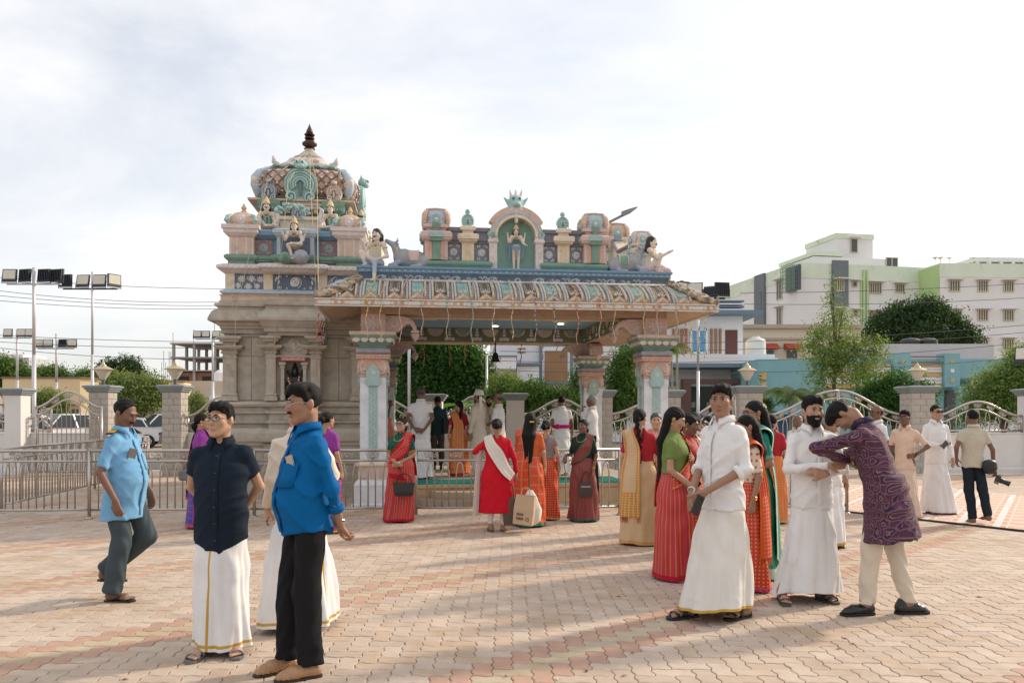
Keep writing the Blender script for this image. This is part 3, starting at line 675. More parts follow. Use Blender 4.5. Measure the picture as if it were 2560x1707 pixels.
b = MB(); arch(b,ri,.375,by-.17,by+.10,0); arch(b,.376,.408,by-.145,by+.10,1); arch(b,.409,.44,by-.16,by+.10,2); arch(b,.441,ro,by-.14,by+.10,3)
for s in (-1,1): arch(b,.46,.545,by-.12,by+.06,3,14,PI/2+s*.22,PI/2+s*1.05)
for i in range(26):
 a = .1+(PI-.2)*i/25; b.ell((cx+.392*math.cos(a),by-.147,zs+.392*math.sin(a)),(.014,.01,.014),6,4,4)
for s in (-1,1):
 bb = MB(); spiral(bb,cx+s*.43,4.65,.06,1.3,0,by-.16,.016,s,16); b.add(bb.v,bb.f,5)
 b.ell((cx+s*.46,by-.13,4.66),(.05,.03,.055),8,5,5)
b.build('niche_arch', [p_cream,p_pale,p_lblue,p_peach,p_white,p_teal], PAV)
b = MB(); b.prism([(cx-.335,4.031),(cx+.335,4.031)]+[(cx+.335*math.cos(PI*i/18),zs+.335*math.sin(PI*i/18)) for i in range(19)][::1], by+.03, by+.10, 0)
b.loft([[(cx+.336*math.cos(a),y,zs+.336*math.sin(a)) for a in [PI*i/18 for i in range(19)]] for y in (by-.15,by+.03)], False, k=0)
b.build('niche_back', p_niche, PAV)
f = SDF((2.27,-.16,4.92),(2.63,.16,5.40),.011)
f.ell((2.45,0,5.17),(.085,.085,.085),.02); f.ell((2.45,-.07,5.13),(.05,.05,.035),.02)
for s in (-1,1):
 f.rc((2.45+s*.05,0,5.22),(2.45+s*.075,.0,5.335),.024,.004,.015); f.rc((2.45+s*.08,0,5.16),(2.45+s*.145,0,5.23),.03,.006,.02); f.ell((2.45+s*.035,-.072,5.195),(.022,.022,.022),.004)
 f.rc((2.45+s*.03,-.05,5.10),(2.45+s*.08,-.02,5.0),.03,.02,.02); f.rc((2.45+s*.08,-.02,5.0),(2.45+s*.13,0,5.03),.02,.012,.02); f.rc((2.45+s*.05,0,5.1),(2.45+s*.10,0,5.02),.045,.03,.03)
f.rc((2.45,0,5.24),(2.45,0,5.34),.022,.004,.015); f.rc((2.45,-.03,5.05),(2.45,-.06,4.93),.035,.02,.02)
V,Q = f.nets(); mi = np.zeros(len(Q),int); cc = V[Q].mean(1); mi[(cc[:,2] > 5.09)] = 1
e = np.minimum(np.hypot(cc[:,0]-2.415,cc[:,2]-5.197), np.hypot(cc[:,0]-2.485,cc[:,2]-5.197)); mi[(e < .013) & (cc[:,1] < -.07)] = 2
mi[(cc[:,2] > 5.235)] = 0
put('lion_mask', np_mesh('lion_mask',V,Q,[p_pale,p_teal,m_dark],mi), PAV, (2.45*(1-1.5),by-.05,5.02*(1-1.5)), None, 1.5)
b = MB(); b.prism([(.45,4.031),(4.4,4.031),(4.4,4.72),(3.2,4.80),(2.7,5.12),(2.3,5.12),(1.8,4.80),(.45,4.72)],W_-.16,W_+.06,axis='x')
b.build('side_screen', p_cream, PAV)
b = MB(); b.tube([(W_-.175,.5,4.70),(W_-.175,1.8,4.80),(W_-.175,2.3,5.12),(W_-.175,2.7,5.12),(W_-.175,3.2,4.80)],.035,6); b.build('side_screen_edge', p_maroon, PAV)
kuta(W_-.05,.62,4.191,.80,(p_cream,p_yellow,p_lblue,p_pale,p_pale)); kuta(W_-.05,2.5,4.55,1.05,(p_cream,p_yellow,p_blue,p_peach,p_peach)); kuta(W_-.05,4.38,4.191,.80,(p_cream,p_yellow,p_lblue,p_pale,p_pale))
for x in (-.05,):
 b = MB(); b.prism([(.45,4.031),(4.4,4.031),(4.4,4.6),(.45,4.6)],x-.06,x+.16,axis='x'); b.build('side_screen', p_cream, PAV)
f_c = mat('green satin', (0.005,0.17,0.135), .65, .12, 3, spec=.15)
def cloth_sheet(x0,x1,y0,y1,z,amp,nx=60,ny=14,over=.06):
 P = []
 for j in range(ny+1):
  row = []
  for i in range(nx+1):
   x = x0+(x1-x0)*i/nx; y = y0+(y1-y0)*j/ny
   zz = z + amp*(1+math.sin(y*26+.9*math.sin(x*1.7)+x*.6))*.5 + amp*.5*(1+math.sin(x*5.2+y*3))*.5
   if j == 0: zz -= over
   row.append((x, y - (.012 if j == 0 else 0), zz))
  P.append(row)
 return MB().grid(P)
o = cloth_sheet(.55,2.30,-.095,.9,.342,.012).build('carpet', f_c, None, True); o.location = TEMPLE; o.rotation_euler = (0,0,A0); tag(o,'green satin cloth spread on the pavilion platform behind the red sari woman','carpet','green cloths on the platform')
o = cloth_sheet(2.45,4.45,-.095,1.3,.342,.010).build('carpet', f_c, None, True); o.location = TEMPLE; o.rotation_euler = (0,0,A0); tag(o,'green satin cloth spread on the pavilion platform by the maroon sari woman','carpet','green cloths on the platform')
o = cloth_sheet(3.9,4.42,1.32,3.2,.342,.006,20,10,0).build('mat', mat('yellow cloth',(0.62,0.44,0.08),.7), None, True); o.location = TEMPLE; o.rotation_euler = (0,0,A0); tag(o,'yellow cloth strip on the pavilion floor near the right column','mat')
# ================================================================== stone shrine with painted tower
SHR = thing('temple_shrine', 'carved stone shrine carrying a painted tiered tower with a metal finial', 'shrine', TEMPLE, A0)
SX, SY0, SHX, SHY = -1.53, 1.5, 1.30, 2.2; SY = SY0 + SHY
def srect(prof, name, m, inset=0.0, k=0):
 return MB().rect(SX, SY, SHX-inset, SHY-inset, prof).build(name, m, SHR)
srect([(.26,0),(.26,.28),(.22,.30)], 'plinth', m_stone); srect([(.17,.301),(.17,.60),(.20,.62),(.20,.70),(.16,.72)], 'plinth', m_stone)
srect([(.13,.721),(.13,.95),(.17,.97),(.17,1.02)], 'plinth', m_stone); srect([(.18,1.021),(.21,1.05),(.22,1.12),(.22,1.20),(.19,1.26),(.14,1.29)], 'plinth', m_stone2)
srect([(.06,1.291),(.06,1.36),(.13,1.38),(.13,1.42),(.06,1.44),(.05,1.54),(.12,1.56),(.12,1.60)], 'plinth', m_stone); srect([(.04,1.601),(.04,1.66),(.11,1.69),(.13,1.73),(.10,1.77),(.03,1.79)], 'plinth', m_stone2)
b = MB()
b.rect(SX,SY0+.3,.50,.55,[(.14,.0),(.14,.28),(.08,.30),(.05,.60),(.08,.62),(.08,.70),(.02,.72),(.02,.95),(.05,1.0)],0); b.build('plinth_projection', m_stone, SHR)
MB().rect(SX,SY0+.3,.50,.55,[(.05,1.021),(.09,1.05),(.10,1.12),(.10,1.2),(.06,1.26),(-.05,1.29),(-.05,1.36),(-.0,1.38),(0,1.42),(-.06,1.44),(-.06,1.54),(0,1.56),(0,1.60),(-.08,1.62),(-.08,1.66),(0,1.69),(.02,1.73),(-.02,1.77),(-.08,1.79)]).build('plinth_projection', m_stone2, SHR)
srect([(-.06,1.791),(-.06,2.98)], 'wall_core', m_stone)
def slab(x0,x1,z0,z1,y,m):
 g = .004; MB().rect((x0+x1)/2,y+.03,(x1-x0)/2-g,.03,[(-.004,z0+g),(0,z0+g+.004),(0,z1-g-.004),(-.004,z1-g)]).build('stone_slab', m, SHR)
for (x0,x1,zs_) in ((-1.05,-.80,(1.80,2.62,2.97)),(-.80,-.47,(1.80,2.62,2.97)),(.47,.80,(1.80,2.60,2.97)),(.80,1.05,(1.80,2.60,2.97))):
 for z0,z1 in zip(zs_,zs_[1:]): slab(SX+x0,SX+x1,z0,z1,SY0-.0+.03,m_stone if rnd.random() < .6 else m_stone2)
def pilaster(cx, y, w, ry=0):
 b = MB(); b.rect(cx,y,w,.10,[(.03,1.79),(.03,1.86),(.01,1.88),(.03,1.90),(.0,1.93),(0,2.56),(.015,2.58),(.015,2.60),(0,2.62),(0,2.65),(.03,2.67),(.03,2.69),(.01,2.71),(.035,2.725),(.12,2.755),(.12,2.775),(.14,2.78),(.14,2.80)],0)
 b.rect(cx,y,w,.09,[(-.01,2.801),(-.01,2.86),(.05,2.88),(.05,2.90),(.10,2.94),(.10,2.98)],0); return b.build('pilaster', m_stone2, SHR)
for x in (-1.17,1.17): pilaster(SX+x,SY0+.02,.12)
for x in (-.40,.40): pilaster(SX+x,SY0-.14,.085)
b = MB(); b.box(SX-.50,SX-.17,SY0-.12,SY0+.10,1.80,2.98); b.box(SX+.17,SX+.50,SY0-.12,SY0+.10,1.80,2.98); b.box(SX-.17,SX+.17,SY0-.12,SY0+.10,2.53,2.98); b.build('niche_wall', m_stone, SHR)
for s in (-1,1): MB().rect(SX+s*.20,SY0-.15,.03,.05,[(.01,1.80),(.01,1.88),(0,1.9),(0,2.38),(.02,2.40),(.0,2.43),(.03,2.46),(.03,2.50)]).build('niche_jamb', m_stone2, SHR)
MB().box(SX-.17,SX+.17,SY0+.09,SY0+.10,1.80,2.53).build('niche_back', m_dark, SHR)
MB().rect(SX,SY0-.16,.28,.07,[(0,2.585),(.03,2.60),(.03,2.625)]).build('niche_lintel', m_stone2, SHR)
b = MB(); ol = []
for (ccx,ccz,rr,a0,a1) in ((.14,2.73,.12,-60,95),(0,2.84,.11,10,170),(-.14,2.73,.12,85,240)):
 for i in range(9): a = R(a0+(a1-a0)*i/8); ol.append((SX+ccx+rr*math.cos(a),ccz+rr*math.sin(a)))
b.prism(ol[::-1], SY0-.16, SY0-.12, 0);
for s in (-1,1): spiral(b, SX+s*.09,2.74,.07,1.3,PI/2,SY0-.165,.014,-s,16)
b.ell((SX,SY0-.16,2.80),(.05,.02,.09),10,6); b.build('niche_arch_relief', m_stone2, SHR)
sg = MB().box(-.225,.225,-.008,.008,-.032,.032).build('sign_board', mat('sign red',(0.55,0.05,0.035),.5,.05)); sg.location = tl(SX,SY0-.235,2.56); sg.rotation_euler = (0,0,A0)
tag(sg,'small red name board with white Tamil lettering above the shrine niche','sign')
tm = text_mesh('ஸ்ரீ தட்சிணாமூர்த்தி', .055, mat('sign white',(0.8,0.78,0.74),.6,0)); o = put('lettering', tm, sg, (0,-.0095,0), (PI/2,0,0))
bx = max(1e-3, max(abs(v.co.x) for v in tm.vertices)); o.scale = (min(1.6,.205/bx),1.0,1.0)
o = MB().box(-.215,.215,-.0088,-.0084,-.0275,-.0255).box(-.215,.215,-.0088,-.0084,.0255,.0275).build('border', MATS['sign white'], sg)
f = SDF((-.2,-.16,0),(.2,.14,.75),.014)
f.ell((0,0,.08),(.16,.12,.09),.03); f.ell((0,.02,.30),(.09,.07,.16),.04); f.rc((-.08,0,.40),(-.15,-.05,.22),.035,.03,.03); f.rc((.08,0,.40),(.15,-.05,.22),.035,.03,.03); f.ell((0,0,.53),(.065,.07,.085),.03); f.rc((0,0,.58),(0,0,.70),.055,.015,.03)
for s in (-1,1): f.rc((s*.07,0,.42),(s*.13,.0,.55),.028,.024,.02)
V,Q = f.nets(); o = put('idol', np_mesh('idol',V,Q,[mat('black stone',(0.018,0.016,0.015),.35,.2)])); o.location = tl(SX,SY0-.02,1.80); o.rotation_euler = (0,0,A0); tag(o,'black stone seated idol inside the shrine niche','statue')
b = MB()
for i in range(22):
 a = PI*(1.05+.9*i/21); b.ell((.10*math.cos(a),-.14+.02*math.sin(a),.46+.20*math.sin(a)),.018,6,4,i % 2)
gl = b.build('garland', [mat('flower red',(0.45,0.05,0.03)),mat('flower cream',(0.6,0.5,0.3))]); gl.location = o.location; gl.rotation_euler = (0,0,A0); tag(gl,'flower garland hung on the black idol in the niche','garland')
srect([(-.02,2.981),(-.02,3.02),(.03,3.04),(.03,3.12),(.0,3.125)], 'entablature', m_stone); srect([(.05,3.126),(.05,3.16),(.10,3.19),(.12,3.245)], 'entablature', m_stone2)
srect([(.21,3.246),(.225,3.255),(.225,3.29),(.20,3.36),(.165,3.43),(.13,3.46),(.09,3.475)], 'stone_cornice', m_stone); srect([(.08,3.476),(.08,3.52),(.13,3.535),(.13,3.58),(.06,3.60),(.06,3.64)], 'entablature', m_stone2)
MB().rect(SX,SY0+.2,.50,.55,[(-.05,2.985),(-.05,3.04),(0,3.05),(0,3.12),(.02,3.13),(.08,3.24),(.10,3.247),(.10,3.30),(.05,3.40),(0,3.45),(-.02,3.475),(-.02,3.52),(.02,3.535),(.02,3.58),(-.03,3.60),(-.03,3.645)]).build('cornice_projection', m_stone, SHR)
for x in (-.75,0,.75):
 b = MB(); b.prism([(SX+x-.11,3.27),(SX+x+.11,3.27),(SX+x+.10,3.36),(SX+x,3.45),(SX+x-.10,3.36)], SY0-.42 if x == 0 else SY0-.232, SY0-.2); b.build('horseshoe_relief', m_stone2, SHR)
def band(prof,name,m,inset=0): return srect(prof,name,m,inset)
band([(.04,3.645),(.04,3.74),(.06,3.745),(.06,3.755)],'orange_band',p_peach); band([(.0,3.756),(.02,3.77),(.05,3.79),(.05,3.83),(0,3.85),(-.03,3.87)],'blue_moulding',p_lblue)
band([(-.06,3.871),(-.06,4.16)],'frieze',p_navy)
for x in (-1.19,-.50,.50,1.19): MB().rect(SX+x,SY0+.10,.085,.05,[(0,3.871),(0,4.16)]).build('frieze_post', p_cream, SHR)
b = MB()      # daisies left, scroll centre, scroll right
for (x,z,r) in ((-.98,4.06,.075),(-.80,4.07,.07),(-.64,4.06,.07),(-.86,3.93,.065),(-.70,3.93,.06),(-1.04,3.94,.06)):
 for q in range(10): a = 2*PI*q/10; b.ell((SX+x+r*.6*math.cos(a),SY0+.055,z+r*.6*math.sin(a)),(r*.42,.008,r*.15),7,4,0,Matrix.Rotation(-a,3,'Y'))
 b.ell((SX+x,SY0+.055,z),(r*.25,.012,r*.25),7,4)
for i in range(16): b.ell((SX-1.1+rnd.random()*.54,SY0+.055,3.89+rnd.random()*.25),(.014,.008,.014),6,4)
tag(b.build('daisy_relief', p_white, SHR, True), kind='stuff')
b = MB(); scroll_panel(b,SX-.40,SX+.40,3.88,4.15,SY0+.055,.013); spiral(b,SX,4.015,.115,2.2,0,SY0+.053,.012,-1,34)
for s in (-1,1):
 for q in range(5): b.ell((SX+s*(.33+.03*math.cos(q)),SY0+.055,4.05+.05*math.sin(q*1.2)),(.016,.008,.03),6,4)
tag(b.build('scroll_relief', p_white, SHR, True), kind='stuff')
b = MB(); scroll_wave(b,SX+.60,SX+1.15,3.885,4.15,SY0+.055,.27,.012); tag(b.build('scroll_relief', m_scr, SHR, True), kind='stuff')
band([(-.04,4.161),(.0,4.18),(.06,4.22),(.10,4.235),(.10,4.29),(.06,4.31),(.0,4.335)],'pink_cornice',p_pale)
MB().rect(SX,SY0+.3,.50,.42,[(-.02,4.162),(.03,4.18),(.09,4.22),(.13,4.235),(.13,4.295),(.09,4.315),(.0,4.34)]).build('pink_cornice', p_pale, SHR)
PT = disc_mesh('petal_block',.028,.02,.012,p_white,8)
for i in range(27): put('petal_block',PT,SHR,(SX-1.33+i*.1023,SY0-.103 if abs(-1.33+i*.1023) > .64 else SY0-.253,4.262))
ti = .12
band([(0,4.336),(0,4.40)],'tier_base',p_dgreen,ti); band([(.03,4.401),(.03,4.43),(.06,4.45),(.06,4.49),(.03,4.51),(-.02,4.53)],'tier_base',p_green,ti)
band([(-.10,4.531),(-.10,4.84)],'tier_wall',p_blue,ti); band([(-.08,4.841),(-.04,4.86),(.0,4.88),(.04,4.90),(.04,4.98),(.0,5.0),(-.06,5.02)],'tier_cornice',p_blue,ti)
for x in (-.61,.61):
 MB().box(SX+x-.17,SX+x+.17,SY0+.20,SY0+.225,4.545,4.83).build('tier_panel', p_maroon, SHR)
 b = MB(); scroll_panel(b,SX+x-.16,SX+x+.16,4.55,4.825,SY0+.197,.010,1 if x > 0 else -1); tag(b.build('scroll_relief', p_lblue, SHR, True), kind='stuff')
MB().rect(SX,SY0+.32,.36,.30,[(.02,4.341),(.02,4.40),(.05,4.41),(.08,4.45),(.08,4.49),(.04,4.51),(0,4.53)]).build('tier_base', p_green, SHR)
MB().rect(SX,SY0+.32,.34,.28,[(0,4.531),(0,4.86),(.03,4.88),(.05,4.91),(.07,4.93),(.07,4.99),(.03,5.01),(0,5.03)]).build('tier_projection', p_lblue, SHR)
MB().box(SX-.27,SX+.27,SY0+.028,SY0+.045,4.55,4.85).build('tier_panel', p_navy, SHR)
def turret(x, y):
 b = MB(); b.rect(x,y,.24,.24,[(0,4.336),(0,4.40),(.03,4.42),(.06,4.45),(.06,4.49),(.02,4.52)],2); b.rect(x,y,.22,.22,[(0,4.521),(0,4.85),(.02,4.86)],0); b.rect(x,y,.22,.22,[(.03,4.861),(.05,4.88),(.09,4.92),(.09,4.98),(.12,4.99),(.12,5.06),(.04,5.08)],0)
 for s in range(4):
  M = Matrix.Rotation(s*PI/2,3,'Z')
  for q in (-1,0,1): b.obox(Vector((x,y,4.69)) + M @ Vector((q*.14,-.222,0)), .035 if q else .055,.008,.155,M,1)
 n = 24; rings = []
 for r,z in ((.23,5.081),(.25,5.15),(.23,5.24),(.17,5.31),(.11,5.34)):
  ring = []
  for i in range(n):
   a = 2*PI*i/n; q = (abs(math.cos(a))**4+abs(math.sin(a))**4)**(-.25); ring.append((x+r*q*math.cos(a),y+r*q*math.sin(a),z))
  rings.append(ring)
 b.loft(rings,True,False,True,1)
 for s in range(4):
  M = Matrix.Rotation(s*PI/2,3,'Z'); P = lambda a_,c_,z_: Vector((x,y,z_)) + M @ Vector((a_,c_,0))
  b.ell(P(0,-.24,5.17),(.09,.04,.10) if s % 2 == 0 else (.04,.09,.10),12,6,0); b.ell(P(0,-.275,5.16),.03,8,5,4)
  for q in (-1,1): b.tube([P(q*.24,-.24,5.09),P(q*.27,-.26,5.15),P(q*.24,-.24,5.23),P(q*.18,-.2,5.28)],[.02,.04,.035,.01],6,3)
 b.lathe(x,y,[(.05,5.34),(.06,5.37),(.03,5.40),(.055,5.44),(.03,5.48),(.008,5.53)],10,5)
 b.build('corner_turret', [p_pale,p_peach,p_green,p_teal,p_white,p_gold], SHR)
for x in (-.99,.99):
 for y in (SY0+.30, SY0+2*SHY-.35): turret(SX+x,y)
for y in (SY0+1.55,SY0+2.75): turret(SX+.99,y)
ux, uy, uhx, uhy = SX, SY0+2.05, .95, 1.15
MB().rect(ux,uy,uhx-.10,uhy-.10,[(0,5.02),(0,5.74)]).build('neck_wall', p_dgreen, SHR)
MB().rect(ux,SY0+.75,.36,.22,[(0,5.03),(0,5.28),(.06,5.30),(.06,5.36)]).build('neck_panel', p_cream, SHR)
b = MB(); spiral(b,ux-.12,5.17,.07,1.3,0,SY0+.528,.012,1,14); spiral(b,ux+.12,5.17,.07,1.3,PI,SY0+.528,.012,-1,14); tag(b.build('scroll_relief', p_white, SHR, True), kind='stuff')
for s in (-1,1):
 b = MB(); b.tube([(ux+s*.40,SY0+.52,5.04),(ux+s*.44,SY0+.50,5.2),(ux+s*.41,SY0+.5,5.35),(ux+s*.43,SY0+.5,5.50),(ux+s*.38,SY0+.52,5.56)],[.05,.07,.06,.04,.01],8); b.build('side_scroll', p_pale, SHR, True)
for x in (-.62,.62):
 b = MB(); b.rect(ux+x,uy-uhy+.06,.12,.12,[(0,5.03),(0,5.42),(.02,5.44),(.02,5.47),(0,5.49),(0,5.52),(.04,5.54),(.08,5.58),(.10,5.66),(.10,5.74)],0)
 for q in (-1,0,1): b.obox((ux+x+q*.075,uy-uhy-.063,5.24),.02,.008,.18,None,1)
 for q in range(5): b.ell((ux+x-.16+q*.08,uy-uhy-.13,5.61),(.035,.02,.05),8,5,1)
 b.build('neck_pilaster', [p_green,p_teal], SHR)
b = MB(); b.rect(ux,uy,uhx,uhy,[(.02,5.741),(.08,5.75),(.08,5.79),(.04,5.80)],0); b.build('neck_beam', p_peach, SHR)
b = MB(); b.rect(ux,uy-uhy+.10,.36,.10,[(0,5.62),(0,5.66),(.03,5.68),(.03,5.735)],0)
for q in range(4): b.lathe(ux-.27+q*.18,uy-uhy-.01,[(.04,5.52),(.05,5.55),(.03,5.58),(.045,5.62)],8,1)
b.build('balustrade', [p_pale,p_gold], SHR)
MB().rect(ux,uy,uhx-.12,uhy-.12,[(0,5.801),(.02,5.84),(.05,5.86),(.05,5.88)]).build('dome_base', p_green, SHR)
DP = [(.93,5.88),(1.02,5.98),(1.06,6.14),(1.05,6.30),(.98,6.44),(.86,6.55),(.74,6.61)]
def dring(r, z, n=40, e=4.5):
 o = []
 for i in range(n):
  a = 2*PI*i/n + PI/4; q = (abs(math.cos(a))**e+abs(math.sin(a))**e)**(-1/e); o.append((ux+r*q*math.cos(a), uy+1.1*r*q*math.sin(a), z))
 return o
MB().loft([dring(r,z) for r,z in DP]).build('dome', mat('dome pinkish tan',(0.50,0.36,0.29),.8,.22,9,.4,40,stain=(.3,.2,.15),stain_s=4), SHR, True)
def dpt(x, z, side=0, e=.012):      # point on the dome face (side 0 front, 1 right)
 zz = [p[1] for p in DP]; r = float(np.interp(z, zz, [p[0] for p in DP]))
 t = min(.985, abs(x)/r); yy = r*(1-t**4.5)**(1/4.5)
 return (ux+x, uy-1.1*(yy+e), z) if side == 0 else (ux+yy+e, uy+1.1*x, z)
for side in (0,1):
 b = MB()
 for i in range(-7,8):
  for s in (-1,1):
   path = []
   for q in range(13):
    z = 5.90+.70*q/12; x = i*.19 + s*.55*(q/12-.5)
    r = float(np.interp(z,[p[1] for p in DP],[p[0] for p in DP]))
    if abs(x) < r*.80: path.append(dpt(x,z,side))
   if len(path) > 2: b.tube(path,.012,5,k=0)
 for i in range(-4,5):
  for q in range(4):
   x = i*.19+(.095 if q % 2 else 0); z = 5.98+q*.16
   r = float(np.interp(z,[p[1] for p in DP],[p[0] for p in DP]))
   if abs(x) < r*.76: b.ell(dpt(x,z,side,.015),.026,7,4,1)
 tag(b.build('lattice_relief', [mat('lattice brown',(0.22,0.13,0.09)),p_white], SHR, True), kind='stuff')
for sx in (-1,1):
 for sy in (-1,1):
  b = MB(); dg = [(ux+sx*r*1.0*.86, uy+sy*1.1*r*.86, z) for r,z in DP]
  b.tube(dg,[.05,.09,.11,.11,.09,.06,.03],9,0)
  for s2 in (-1,1):
   b.tube([dpt(sx*(.72+.0*q),5.90+.66*q/8) if s2 < 0 else dpt(sy*(.74),5.90+.66*q/8,1) if sx > 0 else dpt(sx*.72,5.90+.66*q/8) for q in range(9)],[.02]+[.035]*7+[.02],6,1)
  bb = MB(); spiral(bb,ux+sx*.86,6.18,.10,1.4,0,uy-1.08,.022,sx,18)
  if sy < 0: b.add(bb.v,bb.f,1); b.ell((ux+sx*.93,uy-1.07,6.22),(.07,.05,.09),10,6,2)
  b.build('dome_corner_leaf', [p_lblue,p_peach,p_cream], SHR, True)
def nasi(x, y, z, r, ry, mats, crown=True):
 """horseshoe gable: disc with concentric rolls and spiral feet"""
 b = MB(); n = 24
 b.loft([[(r*1.04*math.cos(2*PI*i/n), yy, r*1.08*math.sin(2*PI*i/n)) for i in range(n)] for yy in (.12,-.02)],True,True,True,0)
 for q,(s,k) in enumerate(((.96,0),(.80,1),(.62,0),(.46,1),(.30,0))):
  b.tube([(r*s*math.cos(a),-.03-.008*q,r*s*math.sin(a)) for a in [-.6+(PI+1.2)*i/20 for i in range(21)]],r*.075,6,k=k)
 for s in (-1,1): spiral(b,s*r*.62,-r*.78,r*.36,1.4,PI/2,-.05,r*.09,s,18,k=1)
 b.ell((0,-.05,-r*.3),(r*.14,.03,r*.5),9,6,2)
 if crown:
  b.ell((0,-.02,r*1.28),(r*.42,.10,r*.32),12,7,0); b.ell((0,-.1,r*1.12),(r*.30,.06,r*.16),10,6,1)
  for s in (-1,1): b.ell((s*r*.17,-.10,r*1.38),r*.10,8,5,1); b.ell((s*r*.17,-.135,r*1.38),r*.055,7,4,3); b.tube([(s*r*.3,0,r*1.45),(s*r*.42,0,r*1.68)],[r*.1,.004],6,0)
  b.tube([(0,0,r*1.5),(0,0,r*1.75)],[r*.12,.004],6,0)
 b.build('horseshoe_gable', mats, SHR, True, 45, (x,y,z), (0,0,ry))
TL = [p_teal, mat('paint pale teal',(0.38,0.56,0.52)), p_dgreen, m_dark]
nasi(ux-.02,uy-1.19,6.10,.31,0,TL); nasi(ux+1.09,uy,6.10,.33,PI/2,TL)
LV = [p_lav, p_lblue, p_lblue, m_dark]; PK = [p_peach, p_pale, p_pale, m_dark]
nasi(ux-.63,uy-1.20,5.94,.15,0,LV,True); nasi(ux+.63,uy-1.20,5.94,.15,0,PK,True)
nasi(ux-.02,SY0+.50,5.42,.12,0,LV,True)
b = MB(); b.loft([dring(r,z) for r,z in ((.78,6.60),(.80,6.62),(.80,6.66),(.70,6.70),(.66,6.73))],k=0); b.build('dome_rim', p_teal, SHR)
b = MB()
for i in range(20):
 a = 2*PI*i/20; q = (abs(math.cos(a))**4+abs(math.sin(a))**4)**(-.25); b.ell((ux+.80*q*math.cos(a),uy+.88*q*math.sin(a),6.645),(.09,.09,.04),8,5,0)
tag(b.build('rim_petals', p_teal, SHR, True), kind='stuff')
b = MB(); b.loft([dring(r,z) for r,z in ((.60,6.731),(.60,6.78),(.52,6.84),(.44,6.93),(.40,7.0),(.30,7.02))],k=0)
for i in range(8):
 a = 2*PI*i/8+PI/8; b.tube([(ux+.52*math.cos(a),uy+.56*math.sin(a),6.74),(ux+.58*math.cos(a),uy+.62*math.sin(a),6.84),(ux+.46*math.cos(a),uy+.5*math.sin(a),6.95)],[.05,.09,.03],7,1)
for sx in (-1,1):
 for sy in (-1,1): b.tube([(ux+sx*.5,uy+sy*.55,6.74),(ux+sx*.62,uy+sy*.68,6.80),(ux+sx*.64,uy+sy*.70,6.93)],[.07,.06,.004],7,0)
b.build('crown_lotus', [p_pale,p_peach], SHR, True)
b = MB(); b.loft([dring(r,z,28,3) for r,z in ((.32,7.021),(.32,7.09),(.26,7.12),(.17,7.22),(.10,7.30),(.09,7.34))]); b.build('crown_cap', m_stone2, SHR, True)
b = MB(); b.lathe(ux,uy,[(.10,7.341),(.12,7.36),(.06,7.38),(.10,7.41),(.155,7.46),(.155,7.50),(.10,7.55),(.05,7.56),(.09,7.575),(.05,7.59),(.105,7.61),(.105,7.625),(.05,7.64),(.095,7.66),(.05,7.68),(.11,7.70),(.11,7.715),(.04,7.73),(.075,7.76),(.06,7.82),(.03,7.89),(.003,7.97)],22); b.build('kalasha_finial', mat('copper finial',(0.085,0.045,0.035),.45,.15,10,metal=.5), SHR, True, 60)
for o in SHR.children:      # settle the dome and crown to their true height
 n = o.name.split('.')[0]
 if n == 'horseshoe_gable': o.location.z = 5.88+(o.location.z-5.88)*.876 if o.location.z > 5.88 else o.location.z
 elif n in ('dome','lattice_relief','dome_corner_leaf','dome_rim','rim_petals','crown_lotus','crown_cap','kalasha_finial'):
  for v in o.data.vertices:
   if v.co.z > 5.88: v.co.z = 5.88+(v.co.z-5.88)*.876
# ================================================================== steel railings, grilles, gates, walls, gate pillars
m_steel = mat('stainless steel', (0.50,0.46,0.42), 0.32, 0.08, 3, metal=0.85)
m_wall = mat('white compound wall', (0.70,0.68,0.66), 0.85, 0.06, 1.5, .15, 30, stain=(0.52,0.48,0.43), stain_s=1.2, stain_t=(.6,.8))
m_cap = mat('grey pillar cap', (0.24,0.27,0.28), 0.7, 0.1, 5)
m_gran = mat('gate pillar stone', (0.44,0.41,0.37), 0.85, 0.25, 7, .5, 50); m_mortar = mat('yellow mortar', (0.50,0.36,0.16), 0.9, .1)
def hairpin_mesh(w, z0, z1, r=.011, base=None):
 b = MB(); h = z1; s = w/2
 b.tube([(-s,0,z0),(-s,0,h-.14),(-s*.72,0,h-.105),(-s*.72,0,h-.06),(-s*.45,0,h-.015),(0,0,h),(s*.45,0,h-.015),(s*.72,0,h-.06),(s*.72,0,h-.105),(s,0,h-.14),(s,0,z0)], r, 6); return b.mesh('baluster', m_steel, True)
def orn_mesh(w, h):
 b = MB()
 for s in (-1,1):
  spiral(b,s*w*.27,-h*.10,h*.30,1.35,PI/2,0,.008,s,12); spiral(b,s*w*.38,h*.22,h*.18,1.1,0,0,.007,-s,9)
  b.tube([(0,0,-h*.42),(s*w*.16,0,-h*.2),(s*w*.10,0,h*.15),(s*w*.2,0,h*.38)],.008,5); b.tube([(0,0,-h*.05),(s*w*.07,0,h*.2),(0,0,h*.42)],.007,5)
 b.ell((0,0,-h*.15),(.018,.010,.03),6,4); return b.mesh('ornament', m_steel, True)
ORN = orn_mesh(.23,.13); HP = hairpin_mesh(.11,.135,.815)
